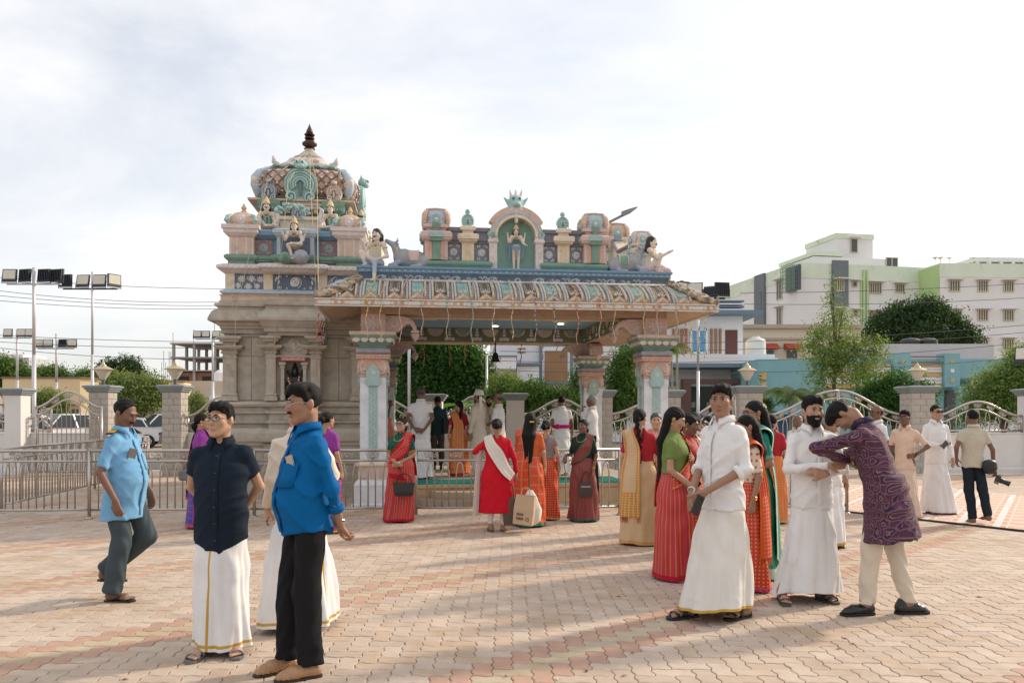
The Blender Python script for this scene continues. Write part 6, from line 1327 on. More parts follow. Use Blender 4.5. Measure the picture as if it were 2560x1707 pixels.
def sari_mat(name, base, deco, kind='dots', s=22.0, size=.18, rough=.48, sheen=.0):
 if name in MATS: return MATS[name]
 m = mat(name, base, rough, .08, 4, .12, 20, sheen=sheen); t = m.node_tree; b = t.nodes['Principled BSDF']; N = t.nodes.new; K = t.links.new
 uv = N('ShaderNodeUVMap'); mp = N('ShaderNodeMapping'); K(uv.outputs['UV'],mp.inputs['Vector'])
 src = b.inputs['Base Color'].links[0].from_socket; mx = N('ShaderNodeMix'); mx.data_type = 'RGBA'; mx.inputs['B'].default_value = tuple(deco)+(1,); K(src,mx.inputs['A']); K(mx.outputs['Result'],b.inputs['Base Color'])
 if kind in ('dots','stripes','checks'):
  sx, sy = {'dots':(s,s),'stripes':(s,s*2.2),'checks':(s,s)}[kind]; mp.inputs['Scale'].default_value = (sx,sy,1)
  fr = N('ShaderNodeVectorMath'); fr.operation = 'FRACTION'; K(mp.outputs['Vector'],fr.inputs[0]); sb = N('ShaderNodeVectorMath'); sb.operation = 'SUBTRACT'; sb.inputs[1].default_value = (.5,.5,0); K(fr.outputs[0],sb.inputs[0])
  if kind == 'dots': ln = N('ShaderNodeVectorMath'); ln.operation = 'LENGTH'; K(sb.outputs[0],ln.inputs[0]); val = ln.outputs['Value']
  else:
   ab = N('ShaderNodeVectorMath'); ab.operation = 'ABSOLUTE'; K(sb.outputs[0],ab.inputs[0]); sp = N('ShaderNodeSeparateXYZ'); K(ab.outputs[0],sp.inputs[0])
   if kind == 'stripes':
    m2 = N('ShaderNodeMath'); m2.operation = 'MULTIPLY'; m2.inputs[1].default_value = .42; K(sp.outputs['Y'],m2.inputs[0]); ad = N('ShaderNodeMath'); ad.operation = 'MAXIMUM'; K(sp.outputs['X'],ad.inputs[0]); K(m2.outputs[0],ad.inputs[1]); val = ad.outputs[0]
   else: mn = N('ShaderNodeMath'); mn.operation = 'MINIMUM'; K(sp.outputs['X'],mn.inputs[0]); K(sp.outputs['Y'],mn.inputs[1]); val = mn.outputs[0]
  lt = N('ShaderNodeMath'); lt.operation = 'LESS_THAN'; lt.inputs[1].default_value = size; K(val,lt.inputs[0]); fac = lt.outputs[0]
 elif kind == 'ogee':
  mp.inputs['Scale'].default_value = (s,s*.72,1); mp.inputs['Rotation'].default_value = (0,0,PI/4); nz = N('ShaderNodeTexNoise'); nz.inputs['Scale'].default_value = 1.4; nz.inputs['Detail'].default_value = 3; K(mp.outputs['Vector'],nz.inputs['Vector']); ad = N('ShaderNodeVectorMath'); ad.operation = 'MULTIPLY_ADD'; ad.inputs[1].default_value = (.55,.55,.55); K(nz.outputs['Color'],ad.inputs[0]); K(mp.outputs['Vector'],ad.inputs[2])
  fr = N('ShaderNodeVectorMath'); fr.operation = 'FRACTION'; K(ad.outputs[0],fr.inputs[0]); sb = N('ShaderNodeVectorMath'); sb.operation = 'SUBTRACT'; sb.inputs[1].default_value = (.5,.5,0); K(fr.outputs[0],sb.inputs[0]); ln = N('ShaderNodeVectorMath'); ln.operation = 'LENGTH'; K(sb.outputs[0],ln.inputs[0])
  rp = N('ShaderNodeValToRGB'); rp.color_ramp.interpolation = 'CONSTANT'; el = rp.color_ramp.elements; el[0].color = tuple(deco)+(1,); el[1].position = .07; el[1].color = (.012,.010,.035,1)
  for p_,c_ in ((.24,base),(.33,deco),(.39,(.016,.011,.04)),(.47,tuple(x*1.5 for x in base)),(.53,deco),(.57,base)): e = el.new(p_); e.color = tuple(c_)+(1,)
  K(ln.outputs['Value'],rp.inputs['Fac']); K(rp.outputs['Color'],b.inputs['Base Color']); return m
 else:      # brocade
  mp.inputs['Scale'].default_value = (s,s,1); vo = N('ShaderNodeTexVoronoi'); vo.feature = 'DISTANCE_TO_EDGE'; vo.inputs['Scale'].default_value = 1; vo.inputs['Randomness'].default_value = .15 if kind == 'brocade' else .8; K(mp.outputs['Vector'],vo.inputs['Vector'])
  lt = N('ShaderNodeMath'); lt.operation = 'LESS_THAN'; lt.inputs[1].default_value = size; K(vo.outputs['Distance'],lt.inputs[0]); fac = lt.outputs[0]
 K(fac,mx.inputs['Factor']); return m
def add_head(f, M, c, s, fem, hv):
 """union the head into body field f; M 3x3 head rotation, c centre, s scale"""
 P = lambda x,y,z: c + M @ (V3(x,y,z)*s); E = lambda x,y,z,r,k=.02,sub=False: f.ell(P(x,y,z), np.array(r)*s, k*s, M, sub); C = lambda a,b,ra,rb,k: f.rc(P(*a),P(*b),ra*s,rb*s,k*s)
 E(0,.016,.036,(.074,.092,.080),.02); E(0,-.028,-.028,(.060,.064,.080),.03)
 for q in (-1,1):
  C((q*.050,.005,-.045),(q*.022,-.062,-.093),.020 if fem else .024,.018,.025); E(q*.042,-.056,-.012,(.024,.026,.024),.025)
  E(q*.077,.014,.0,(.010,.020,.031),.010); E(q*.012,-.097,-.026,(.0095,.011,.008),.008)
  E(q*.031,-.100,.014,(.0185,.018,.0115),.012,True)
 C((-.036,-.079,.034),(.036,-.079,.034),.011,.011,.018); C((0,-.085,.016),(0,-.107,-.020),.0080,.0118,.012)
 E(0,-.066,-.098,(.022,.020,.018),.022)
 C((-.019,-.0895,-.053),(.019,-.0895,-.053),.0065,.0065,.006); C((-.015,-.0895,-.064),(.015,-.0895,-.064),.0072,.0072,.006)
def hand(f, W, d, n, side, curl, s, rmin, spread=.0):
 d = V3(*d); d /= np.linalg.norm(d); n = V3(*n); n = n - d*(n@d); n /= np.linalg.norm(n); t = np.cross(d,n)*side; rm = lambda r: max(r*s,rmin)
 for k in (-1.5,-.5,.5,1.5): f.rc(W+d*.010*s+t*k*.009*s, W+(d*.088+t*k*.0195)*s, rm(.0150), rm(.0120), .012*s)
 Ls = {1.5:.068,.5:.078,-.5:.072,-1.5:.056}
 for k,Lf in Ls.items():
  p = W+(d*.090+t*k*.020)*s; a = R(curl); tt = t*k*.10*spread
  for i,(fr,rr) in enumerate(((.48,.0098),(.30,.0088),(.22,.0078))):
   ang = a*(i+.6); v = d*math.cos(ang)+n*math.sin(ang)+tt; q = p+v/np.linalg.norm(v)*Lf*fr*s; f.rc(p,q,rm(rr),rm(rr*.92),.003*s); p = q
 p = W+(d*.022+t*.026+n*.006)*s; v = d*.62+t*.55+n*.35; v /= np.linalg.norm(v); q = p+v*.050*s; f.rc(p,q,rm(.0135),rm(.0110),.012*s); v2 = d*.85+t*.15+n*.4; v2 /= np.linalg.norm(v2); f.rc(q,q+v2*.032*s,rm(.0105),rm(.0085),.004*s)
HL = {'short': ([-.12,-.092,-.07,-.045,-.028,-.018,.0,.03,.06,.12],[.074,.072,.066,.050,.030,-.018,-.012,-.036,-.082,-.115]),
  'woman': ([-.12,-.092,-.075,-.05,-.03,-.01,.01,.04,.08,.12],[.078,.075,.066,.040,.016,-.004,-.016,-.050,-.085,-.10]),
  'receding': ([-.12,-.075,-.05,-.035,-.028,-.018,.0,.03,.06,.12],[.16,.15,.096,.060,.030,-.018,-.012,-.030,-.062,-.085])}
def hair_mesh(style, col, s, hv, hang=None):
 low = {'long':-.62,'longback':-.50,'braid':-.55,'ponytail':-.40,'lowbun':-.16,'bun':-.12}.get(style,-.12); P3 = [hang(p) for p in ((0,.118,1.36),(0,.128,1.10),(0,.132,.96))] if hang else [V3(0,.115,-.22),V3(0,.125,-.45),V3(0,.125,-.56)]; hangs = style in ('long','longback','braid','ponytail'); bo = np.array(P3+[V3(-.06,-.06,0)]); f = SDF(np.minimum((-.13,-.125,-.16),bo.min(0)-.09) if hangs else (-.13,-.125,low),np.maximum((.13,.21,.16),bo.max(0)+.09) if hangs else (.13,.21,.16),hv)
 hl = HL['woman' if style in ('long','longback','braid','ponytail','lowbun','bun') else 'receding' if style in ('receding',) else 'short']
 if style == 'full': f.ell((0,.014,.043),(.0825,.099,.088),0); f.ell((.010,-.050,.092),(.062,.050,.030),.03); f.ell((.02,-.02,.102),(.056,.070,.028),.03)
 elif style == 'quiff': f.ell((0,.014,.044),(.082,.099,.090),0); f.ell((.012,-.052,.102),(.058,.044,.032),.03); f.ell((-.01,.0,.105),(.064,.075,.030),.03)
 elif style == 'cap' or style == 'short': f.ell((0,.016,.040),(.0805,.0985,.0865),0)
 else: f.ell((0,.018,.040),(.0825,.100,.088),0)
 if style == 'bald':
  f.F[:] = 10; f.ell((0,.020,.020),(.0815,.098,.080),0); f.planecut(lambda x,y,z: np.maximum(z-.030-.25*np.clip(y,0,1), -.022-y))
 f.planecut(lambda x,y,z: (.005*np.sin(95*x+1.3)+.003*np.sin(210*x)+np.interp(y,hl[0],hl[1]) - np.clip(np.abs(x)-.055,0,.03)*(.35 if style not in ('long','longback','lowbun','bun','braid','ponytail') else .2) - z)*.8)
 amp = .0016
 if style in ('full','quiff','short','receding','cap'): f.disp(lambda x,y,z: .0026*np.sin(125*x+45*z+30*y+3*np.sin(30*y))+.0016*np.sin(70*y-60*z+110*x))
 if style == 'bun': f.ell((0,.128,.010),(.058,.048,.056),.015); f.disp(lambda x,y,z: .003*np.sin(90*np.arctan2(z-.01,x)*.25+60*y))
 if style == 'lowbun': f.ell((0,.110,-.062),(.055,.045,.048),.02); f.rc((0,.11,-.08),(.0,.10,-.14),.038,.018,.02); f.disp(lambda x,y,z: .003*np.sin(130*x+60*z))
 sd = V3(1,0,0)
 if style == 'ponytail': f.ell((0,.112,.0),(.035,.03,.035),.02); f.rc((0,.125,-.01),P3[0],.034,.038,.015); f.rc(P3[0],P3[0]*.35+P3[1]*.65,.038,.010,.01); f.disp(lambda x,y,z: .003*np.sin(170*x+8*z))
 if style in ('long','longback'):
  e_ = P3[2] if style == 'long' else P3[1]
  for q in (-1,-.4,.4,1): f.rc(V3(q*.055,.072,.0),P3[0]+sd*q*.060,.042,.040,.03); f.rc(P3[0]+sd*q*.060,e_+sd*q*.030+V3(0,0,.03*abs(q)),.040,.020,.05)
  f.disp(lambda x,y,z: .0022*np.sin(210*x+9*np.sin(9*z))+.002*np.sin(95*x+4*z))
 if style == 'braid':
  f.ell((0,.112,-.01),(.05,.035,.05),.02); A_ = [V3(0,.125,-.03),P3[0],P3[1],P3[2]]
  for i in range(13): w_ = i/12*2.6; k = int(w_); c_ = A_[k]*(1-(w_-k))+A_[k+1]*(w_-k); f.ell(c_+V3((-1)**i*.010,0,0),(.034-.0014*i,.027-.001*i,.032),.008)
 V,Q = f.nets(); return np_mesh('hair', V*s, Q, HAIRM[col])
def FOLD(amp, ph):
 def rid(v): return (1-np.abs(np.sin(v)))**2.2
 def fn(x,y,z):
  w1 = 15*z+10*x+2.0*np.sin(7*x+ph)+1.6*np.sin(9*y+2*ph)+ph; w2 = 12*z-15*x+7*y+1.8*np.sin(10*z+ph)+2.1*ph; w3 = 21*z+3*np.sin(6*x-8*y+ph)+.7*ph
  m1 = .5+.5*np.sin(5*x+3*z+ph); m2 = .5+.5*np.sin(4*z-6*x+2*ph)
  return -amp*np.minimum(1.5*rid(w1)*m1+1.4*rid(w2)*m2+.9*rid(w3)*(1-m1),1.5)+amp*1.0
 return fn
NP = [0]; HSC = .985
def person(label, x, y, z=0.0, H=1.70, face=0, sex='m', wx=1.0, belly=0.0, dep=1.0, skin='mid', hair='short', hcol='black', head=(0,0,0), lean=(0,0,0), arms=None, feet=None, knees=None, top=None, bottom=None, shoes=None, glasses=None, beard=None, moustache=None, smile=False, bindi=False, group=None, D=None, hv=None, extra=None, lift=(0,0), hoff=(0,0,0), mkey=None):
 s = H/1.70; D = D or y; hv = hv or min(max(D*.00125,.0066),.0150); NP[0] += 1; ph = NP[0]*1.37; fem = sex == 'f'; T = table(sex,wx,belly,dep)
 t = thing('person',label,'person',(x,y,z),R(face),group)
 Rt = rotm(lean[2],lean[0],lean[1]); O = V3(0,0,.93); TT = T.copy(); TT[:,0] -= .93; TT[:,:] *= s; tw = lambda p: O + Rt @ (V3(*p)-O)
 fr = (Rt, O*s)
 sw = .150 if not fem else .142; sw *= (1+(wx-1)*.7)
 A = {'L': dict(e=(.255,.03,1.10),w=(.262,-.045,.86),hd=(0,-.12,-1),n=(-1,0,.0),c=22), 'R': dict(e=(-.255,.03,1.10),w=(-.262,-.045,.86),hd=(0,-.12,-1),n=(1,0,.0),c=22)}
 if fem:
  for q,g in (('L',1),('R',-1)): A[q]['e'] = (g*.225,.03,1.11); A[q]['w'] = (g*.235,-.04,.88)
 for q in ('L','R'):
  if arms and q in arms: A[q].update(arms[q])
  if not (arms and q in arms and arms[q].get('abs')): k_ = .88 if not fem else .95; A[q]['e'] = (A[q]['e'][0]*k_,)+tuple(A[q]['e'][1:]); A[q]['w'] = (A[q]['w'][0]*(k_+.03),)+tuple(A[q]['w'][1:])
 FT = feet or ((.095,.0,8),(-.095,.0,-8)); soleh = {'shoe':.022,'sandal':.018,'flipflop':.016,'slipon':.014,None:.0}.get((shoes or (None,))[0],.0)
 hip = [(.080,0,.90),(-.080,0,.90)]; ank = [(FT[i][0],FT[i][1]+.02,.075+soleh+lift[i]) for i in (0,1)]
 kn = knees or [tuple(.5*(np.array(hip[i])+np.array(ank[i]))+V3(0,-.025,.0)) for i in (0,1)]
 if not knees and (bottom or {}).get('k') in ('mundu','sari'): kn = [(.10,-.02,.48),(-.10,-.02,.48)]
 nb = tw((0,.012,1.43)); hc = tw((0,-.012,1.578))+V3(*hoff); Mh = Rt @ rotm(*head)
 hc = nb + (hc-nb)*1.0
 # ---- body (one continuous skin mesh)
 pts = [hc*s+V3(0,0,.15)*s, hc*s-V3(.1,.14,.0)*s, hc*s+V3(.1,.14,0)*s]+[V3(*a)*s for a in hip+ank+kn]+[V3(FT[i][0],FT[i][1]-.2,0)*s for i in (0,1)]
 for q in ('L','R'): w_ = V3(*A[q]['w']); hd = V3(*A[q]['hd']); hd /= np.linalg.norm(hd); pts += [V3(*A[q]['e'])*s, w_*s, (w_+hd*.2)*s]
 pts += [tw((sw,0,1.38))*s, tw((-sw,0,1.38))*s]
 pts = np.array(pts); f = SDF(pts.min(0)-.09*s, pts.max(0)+.09*s, hv)
 f.prof(TT, .02, fr, -.020*s)
 for i in (0,1):
  h_,k_,a_ = (V3(*p)*s for p in (hip[i],kn[i],ank[i])); f.rc(h_,k_,.078*s,.055*s,.03); f.rc(k_,a_,.052*s,.036*s,.02); f.ell(k_*.65+a_*.35+V3(0,.012*s,0),(.044*s,.046*s,.09*s),.03)
  yaw = R(FT[i][2]); dr = V3(math.sin(yaw),-math.cos(yaw),0); tv = V3(math.cos(yaw),math.sin(yaw),0); g0 = V3(FT[i][0],FT[i][1],0)*s+V3(0,0,(soleh+lift[i])*s); up = V3(0,0,1)
  cl = .72 if (shoes and shoes[0] in ('shoe','slipon')) else 1.0
  f.rc(a_,g0-dr*.035*s*cl+up*.035*s,.036*s,.034*s*cl,.02); f.rc(g0-dr*.03*s+up*.034*s,g0+dr*.10*s*cl+up*.026*s,.034*s*cl,.026*s*cl,.03); f.rc(g0+dr*.09*s*cl-tv*.018*s*cl+up*.022*s,g0+dr*.09*s*cl+tv*.018*s*cl+up*.022*s,.024*s*cl,.024*s*cl,.02)
  for q in range(0 if (shoes and shoes[0] in ('shoe','slipon')) else 5): f.rc(g0+dr*.10*s+tv*(-.032+.016*q)*s+up*.014*s, g0+dr*(.158-.010*(q if i == 0 else 4-q))*s+tv*(-.036+.018*q)*s+up*.013*s, max(.0105*s,hv*.8),max(.010*s,hv*.8),.006)
 for q,g in (('L',1),('R',-1)):
  S_ = tw((g*sw,.005,1.345))*s; e_ = V3(*A[q]['e'])*s; w_ = V3(*A[q]['w'])*s; th = (.90 if fem else .94)*(.75+.25*wx)
  f.rc(tw((g*sw*.5,.008,1.360))*s,S_,.040*s,.045*s*th,.02); f.rc(S_,e_,.045*s*th,.036*s*th,.012); f.rc(e_,w_,.0365*s*th,.026*s*th,.008)
  hand(f,w_,A[q]['hd'],A[q]['n'],g*A[q].get('ts',1),A[q]['c'],s*(.92 if fem else 1.0),hv*.75,A[q].get('sp',0))
 f.rc(nb*s-V3(0,0,.03*s),(hc+Mh@V3(0,.022,-.05))*s,.056*s if not fem else .047*s,.052*s if not fem else .046*s,.025)
 add_head(f,Mh,hc*s,s*HSC,fem,hv)
 V,Q = f.nets(); C = V[Q].mean(1); mi = np.zeros(len(Q),int); lc = (C-hc*s)@Mh/(s*HSC)
 mi[(np.abs(lc[:,0]) < .021) & (lc[:,1] < -.084) & (lc[:,2] < -.0490-.18*np.abs(lc[:,0])) & (lc[:,2] > -.0700+.2*np.abs(lc[:,0]))] = 1
 drop = np.zeros(len(Q),bool); bt = (bottom or {}).get('k')
 if bt in ('mundu','sari','skirt'): drop |= ((C[:,2] > .15*s) & (C[:,2] < .64*s)) | ((C[:,2] > .15*s) & (C[:,2] < .80*s) & (np.hypot(C[:,0],C[:,1]) < .235*s))
 if bt == 'trousers': lo_ = .13+max(lift)*1.15; drop |= ((C[:,2] > lo_*s) & (C[:,2] < .60*s)) | ((C[:,2] > lo_*s) & (C[:,2] < .86*s) & (np.hypot(C[:,0],C[:,1]) < .16*s))
 if lean[0] < 15 and top and not fem: drop |= (C[:,2] > .86*s) & (C[:,2] < 1.22*s) & (np.hypot(C[:,0]/.150,C[:,1]/.095) < 1.0*s)
 put('body', np_mesh('body',V,Q[~drop],[SKIN[skin],LIPS[skin]],mi[~drop]), t)
 # ---- head details in the head frame
 HM = Matrix(Mh.tolist()).to_4x4(); HM.translation = Vector(hc*s); hs = s*HSC
 def hput(name, me, par=t): me.transform(HM); return put(name, me, par)
 if hair and hair != 'none':
  hput('hair', hair_mesh(hair,hcol,hs,max(hv*.85,.006),lambda p: Mh.T@(tw(p)-hc)/HSC))
 near = D < 9; nu, nv = (10,7) if near else (7,5)
 for g in (-1,1):
  b = MB(); b.ell((g*.031*hs,-.0765*hs,.0125*hs),(.0142*hs,.0128*hs,.0074*hs),nu,nv,0); b.ell((g*.031*hs-.000,-.0862*hs,.0125*hs),(.0066*hs,.0044*hs,.0066*hs),nu,nv,1); hput('eye', b.mesh('eye',[m_eyew,m_eyed],True))
  b = MB(); b.tube([(g*.013*hs,-.0945*hs,.0325*hs),(g*.030*hs,-.0920*hs,.0375*hs),(g*.047*hs,-.0775*hs,.0320*hs)],[.0036*hs,.0046*hs,.0024*hs],6,flat=.8); hput('eyebrow', b.mesh('eyebrow',HAIRM[hcol] if hcol != 'grey' else HAIRM['salt'],True))
  b = MB(); b.tube([(g*.018*hs,-.0850*hs,.0165*hs),(g*.031*hs,-.0900*hs,.0205*hs),(g*.045*hs,-.0790*hs,.0150*hs)],.0026*hs,5); hput('eyelid', b.mesh('eyelid',HAIRM['brown'],True))
 if moustache:
  b = MB()
  for g in (-1,1): b.tube([(0,-.1005*hs,-.0385*hs),(g*.014*hs,-.0985*hs,-.0415*hs),(g*.030*hs,-.0880*hs,-.0500*hs)],[.0075*hs,.0080*hs,.0030*hs],7,flat=.7)
  hput('moustache', b.mesh('moustache',HAIRM[hcol if moustache is True else moustache],True))
 if beard:
  q = SDF((-.1,-.13,-.16),(.1,.05,.04),max(hv*.7,.0055)); q.ell((0,-.030,-.046),(.0665,.0715,.078),0); q.ell((0,-.068,-.108),(.036,.032,.028),.025)
  q.planecut(lambda x,y,z: np.maximum(z+.030-.9*np.clip(np.abs(x)-.046,0,.1)*3.0, y-.012)); q.ell((0,-.105,-.056),(.023,.030,.0125),.006,None,True); q.ell((0,-.115,-.022),(.018,.035,.018),.01,None,True); q.disp(lambda x,y,z: .0015*np.sin(240*x)*np.sin(200*z))
  V2,Q2 = q.nets(); hput('beard', np_mesh('beard',V2*hs,Q2,HAIRM[hcol]))
 if smile: b = MB(); b.tube([(-.017*hs,-.0925*hs,-.0565*hs),(0,-.0965*hs,-.0595*hs),(.017*hs,-.0925*hs,-.0565*hs)],.0032*hs,6); hput('teeth', b.mesh('teeth',m_tooth,True))
 if bindi: b = MB(); b.ell((0,-.0905*hs,.045*hs),(.0045*hs,.003*hs,.0045*hs),8,5); hput('bindi', b.mesh('bindi',mat('bindi red',(0.35,0.02,0.02),.5)))
 if glasses:
  gm = mat('spectacle frame '+glasses,{'dark':(0.015,0.015,0.02),'gold':(0.4,0.35,0.28),'shades':(0.01,0.01,0.01)}[glasses],.3); gt = .0020*hs if D < 9 else .0032*hs
  for g in (-1,1):
   ring = [(g*.0315*hs+.024*hs*(abs(math.cos(a))**.7)*math.copysign(1,math.cos(a)),-.1045*hs+.010*hs*(abs(math.cos(a)) if math.cos(a)*g > 0 else 0),.010*hs+.0165*hs*(abs(math.sin(a))**.8)*math.copysign(1,math.sin(a))) for a in [2*PI*i/16 for i in range(17)]]
   o = hput('glasses', MB().tube(ring,gt,5).mesh('glasses',gm,True)); hput('lens', MB().add(ring[:16],[tuple(range(16))]).mesh('lens', mat('sunglass lens',(0.01,0.01,0.012),.1) if glasses == 'shades' else lensm()), o)
   hput('temple', MB().tube([(g*.056*hs,-.093*hs,.014*hs),(g*.079*hs,-.02*hs,.012*hs),(g*.082*hs,.02*hs,.002*hs)],gt,5).mesh('temple',gm), o)
  hput('bridge', MB().tube([(-.009*hs,-.108*hs,.013*hs),(0,-.111*hs,.016*hs),(.009*hs,-.108*hs,.013*hs)],gt,5).mesh('bridge',gm))
 # ---- clothes
 cv = min(max(hv*1.35,.0095),.016)
 if top: top_garment(t,top,T,TT,fr,tw,A,s,sw,cv,fem,wx,ph,D)
 if bottom: bottom_garment(t,bottom,T,s,hip,kn,ank,cv,ph,D,FT)
 if shoes:
  for i in (0,1): footwear(t,shoes,FT[i],s,1 if i == 0 else -1,D,lift[i],soleh)
 if extra: extra(t,dict(T=T,s=s,tw=tw,A=A,Mh=Mh,hc=hc,hput=hput,hs=hs,ph=ph))
 return t
def lensm():
 if 'clear lens' in MATS: return MATS['clear lens']
 m = bpy.data.materials.new('clear lens'); m.use_nodes = True; MATS['clear lens'] = m; t = m.node_tree; o = t.nodes['Material Output']; a = t.nodes.new('ShaderNodeBsdfTransparent'); g = t.nodes.new('ShaderNodeBsdfGlossy'); g.inputs['Roughness'].default_value = .05; x = t.nodes.new('ShaderNodeMixShader'); x.inputs['Fac'].default_value = .10
 t.links.new(a.outputs[0],x.inputs[1]); t.links.new(g.outputs[0],x.inputs[2]); t.links.new(x.outputs[0],o.inputs['Surface']); return m
def top_garment(t, g, T, TT, fr, tw, A, s, sw, cv, fem, wx, ph, D):
 """shirt / kurta / blouse / coat"""
 hem = g.get('hem',.80); ease = g.get('ease',.014); sl = g.get('sleeve','short'); flare = g.get('flare',0.0)
 T2 = TT.copy(); z0 = (hem-.93)*s
 T2 = T2[T2[:,0] > z0]; row = [z0]+[float(np.interp(z0,TT[:,0],TT[:,c])) for c in (1,2,3)]; T2 = np.vstack([row,T2])
 if flare: k = np.clip((0.10*s-T2[:,0])/((.93-hem)*s+.1*s),0,1); T2[:,1] += flare*s*k; T2[:,2] += flare*s*k*.8
 if 'waist' in g: pass
 pts = [tw((0,0,hem-.05))*s+V3(-.30,-.28,-.03)*s, tw((0,0,hem-.05))*s+V3(.30,.28,.02)*s, tw((0,0,1.48))*s+V3(-.14,-.14,.05)*s, tw((0,0,1.48))*s+V3(.14,.14,0.05)*s]
 for q in ('L','R'): pts += [V3(*A[q]['e'])*s+.08*s, V3(*A[q]['e'])*s-.08*s]; pts += ([V3(*A[q]['w'])*s+.05*s,V3(*A[q]['w'])*s-.05*s] if sl in ('long','roll','threeq') else [])
 pts = np.array(pts); f = SDF(pts.min(0)-(.25*s if g.get('vert') else 0),pts.max(0)+(.25*s if g.get('vert') else 0),cv)
 if g.get('vert'):
  up_ = T2[T2[:,0] > -.06*s]; lo_ = T2[T2[:,0] < .10*s]; f.prof(up_,.06,fr,ease*s); f.prof(lo_,.06,(rotm(0,g['vert'],0),fr[1]),ease*s)
 else: f.prof(T2,.03,fr,ease*s)
 if g.get('tail'): f.planecut(lambda x,y,z: (hem*s+g['tail']*np.minimum(1.6,(x/(.17*s))**2)-z)*.8)
 ends = []
 for q,gg in (('L',1),('R',-1)):
  S_ = tw((gg*sw,.005,1.343))*s; e_ = V3(*A[q]['e'])*s; w_ = V3(*A[q]['w'])*s; th = (.90 if fem else .94)*(.75+.25*wx); sl_ = g.get('sleeve'+q,sl); r0 = (.050*th+ease*.70)*s; r1 = (.040*th+ease*.75)*s*g.get('sw',1.0); r2 = (.029*th+ease*.75)*s*g.get('sw',1.0)
  f.rc(tw((gg*sw*.45,.008,1.368))*s,S_,(.044+ease*.7)*s,r0*.98,.03)
  if sl_ == 'none': continue
  fr_ = {'cap':.35,'short':.62,'half':.86}.get(sl_)
  if fr_ is not None: seg = [(S_,S_+(e_-S_)*fr_,r0,r0+(r1-r0)*fr_*.8+(.006*s if sl_ == 'short' and not fem else 0))]
  elif sl_ == 'roll': seg = [(S_,e_,r0,r1),(e_,e_+(w_-e_)*.22,r1,r1*.98)]
  elif sl_ == 'threeq': seg = [(S_,e_,r0,r1),(e_,e_+(w_-e_)*.62,r1,r2)]
  else: seg = [(S_,e_,r0,r1),(e_,w_-(w_-e_)*.03,r1,r2)]
  for i,(a,b,ra,rb) in enumerate(seg):
   m = max(ra,rb)+.05; slc = f.sl(np.minimum(a,b)-m,np.maximum(a,b)+m); d = f._rc(slc,a,b,ra,rb)
   if i == len(seg)-1:
    X,Y,Z = f.pts(slc); dv = (b-a)/np.linalg.norm(b-a); d = np.maximum(d,(X-b[0])*dv[0]+(Y-b[1])*dv[1]+(Z-b[2])*dv[2]); ends.append((b,dv,rb))
   f.uni(slc,d.astype(np.float32),.022*s if i == 0 else .012*s)
 amp = g.get('fold',.0085)*s
 if amp: f.disp(FOLD(amp,ph))
 nd = g.get('neck',.045); n0 = tw((0,-.075,1.445))*s; n1 = tw((0,-.125,1.445-nd*2.0))*s
 if nd: f.rc(n0,n1,.040*s,.012*s,.01,True)
 if g.get('backneck'): f.rc(tw((0,.07,1.45))*s,tw((0,.115,1.45-g['backneck']))*s,.05*s,.045*s,.01,True)
 if g.get('midriff'):      # blouse: ends under the bust
  pass
 V,Q = f.nets(); ms = g['m'] if isinstance(g['m'],list) else [g['m']]; mi = None
 if g.get('cuffm'):
  C = V[Q].mean(1); mi = np.zeros(len(Q),int)
  for b,dv,rb in ends: mi[(np.linalg.norm(C-b,axis=1) < rb*1.5+.02*s) & (((C-b)@dv) > -.045*s)] = 1
  ms = [ms[0],g['cuffm']]
 me = np_mesh(g.get('name','shirt'),V,Q,ms,mi)
 if g.get('uv'):
  l = me.uv_layers.new(name='UVMap'); co = np.empty(len(me.vertices)*3,np.float32); me.vertices.foreach_get('co',co); co = co.reshape(-1,3); li = np.empty(len(me.loops),np.int32); me.loops.foreach_get('vertex_index',li)
  th = np.arctan2(co[:,1],co[:,0]); uv = np.stack([co[:,0]*1.0+co[:,1]*.9,co[:,2]],1); l.data.foreach_set('uv',uv[li].astype(np.float32).ravel())
 o = put(g.get('name','shirt'),me,t)
 tm = np.eye(4); tm[:3,:3] = fr[0]
 def tp(p): return Vector(tw(p)*s)
 if g.get('collar'):
  b = MB(); cm = g.get('collarm',ms[0]); N = 18
  rows = []
  for i in range(N+1):
   a = R(-90+22) + R(360-44)*i/N; fx = math.cos(a); fy = math.sin(a); fo = max(0,-fy)
   rin, rout = .064, .092+.010*fo; zt = 1.472-.018*fo; zb = 1.435-.030*fo**2; tip = 1.0 if i in (0,N) else 0
   rows.append([tp((fx*(rin-.004),fy*(rin-.004)+.012,zt-.035)),tp((fx*rin,fy*rin+.010,zt)),tp((fx*(rin+.010),fy*(rin+.010)+.008,zt+.004)),tp((fx*rout+(.012*math.copysign(1,fx) if tip else 0),fy*rout+.004,zb-.030*tip-.012*fo)),])
  b.grid(rows); c = b.build('collar',cm,o,True)
  md = c.modifiers.new('Solidify','SOLIDIFY'); md.thickness = .004; md.offset = 0
 if g.get('placket') and D < 9:
  zc = g.get('pz',(hem+.03,1.36));
  def surf(x,z,e): zz = (z-.93)*s; a_ = float(np.interp(zz,T2[:,0],T2[:,1]))+ease*s; b_ = float(np.interp(zz,T2[:,0],T2[:,2]))+ease*s; yc = float(np.interp(zz,T2[:,0],T2[:,3])); return Vector(fr[0]@V3(x*s,yc-b_*math.sqrt(max(0.05,1-(x*s/a_)**2))-e*s,zz)+fr[1])
  b = MB(); rows = [[surf(-.018,z,.002),surf(-.016,z,.0065),surf(.016,z,.0065),surf(.018,z,.002)] for z in np.linspace(zc[0],zc[1],18)]; b.grid(rows); b.build('placket',ms[0],o,True)
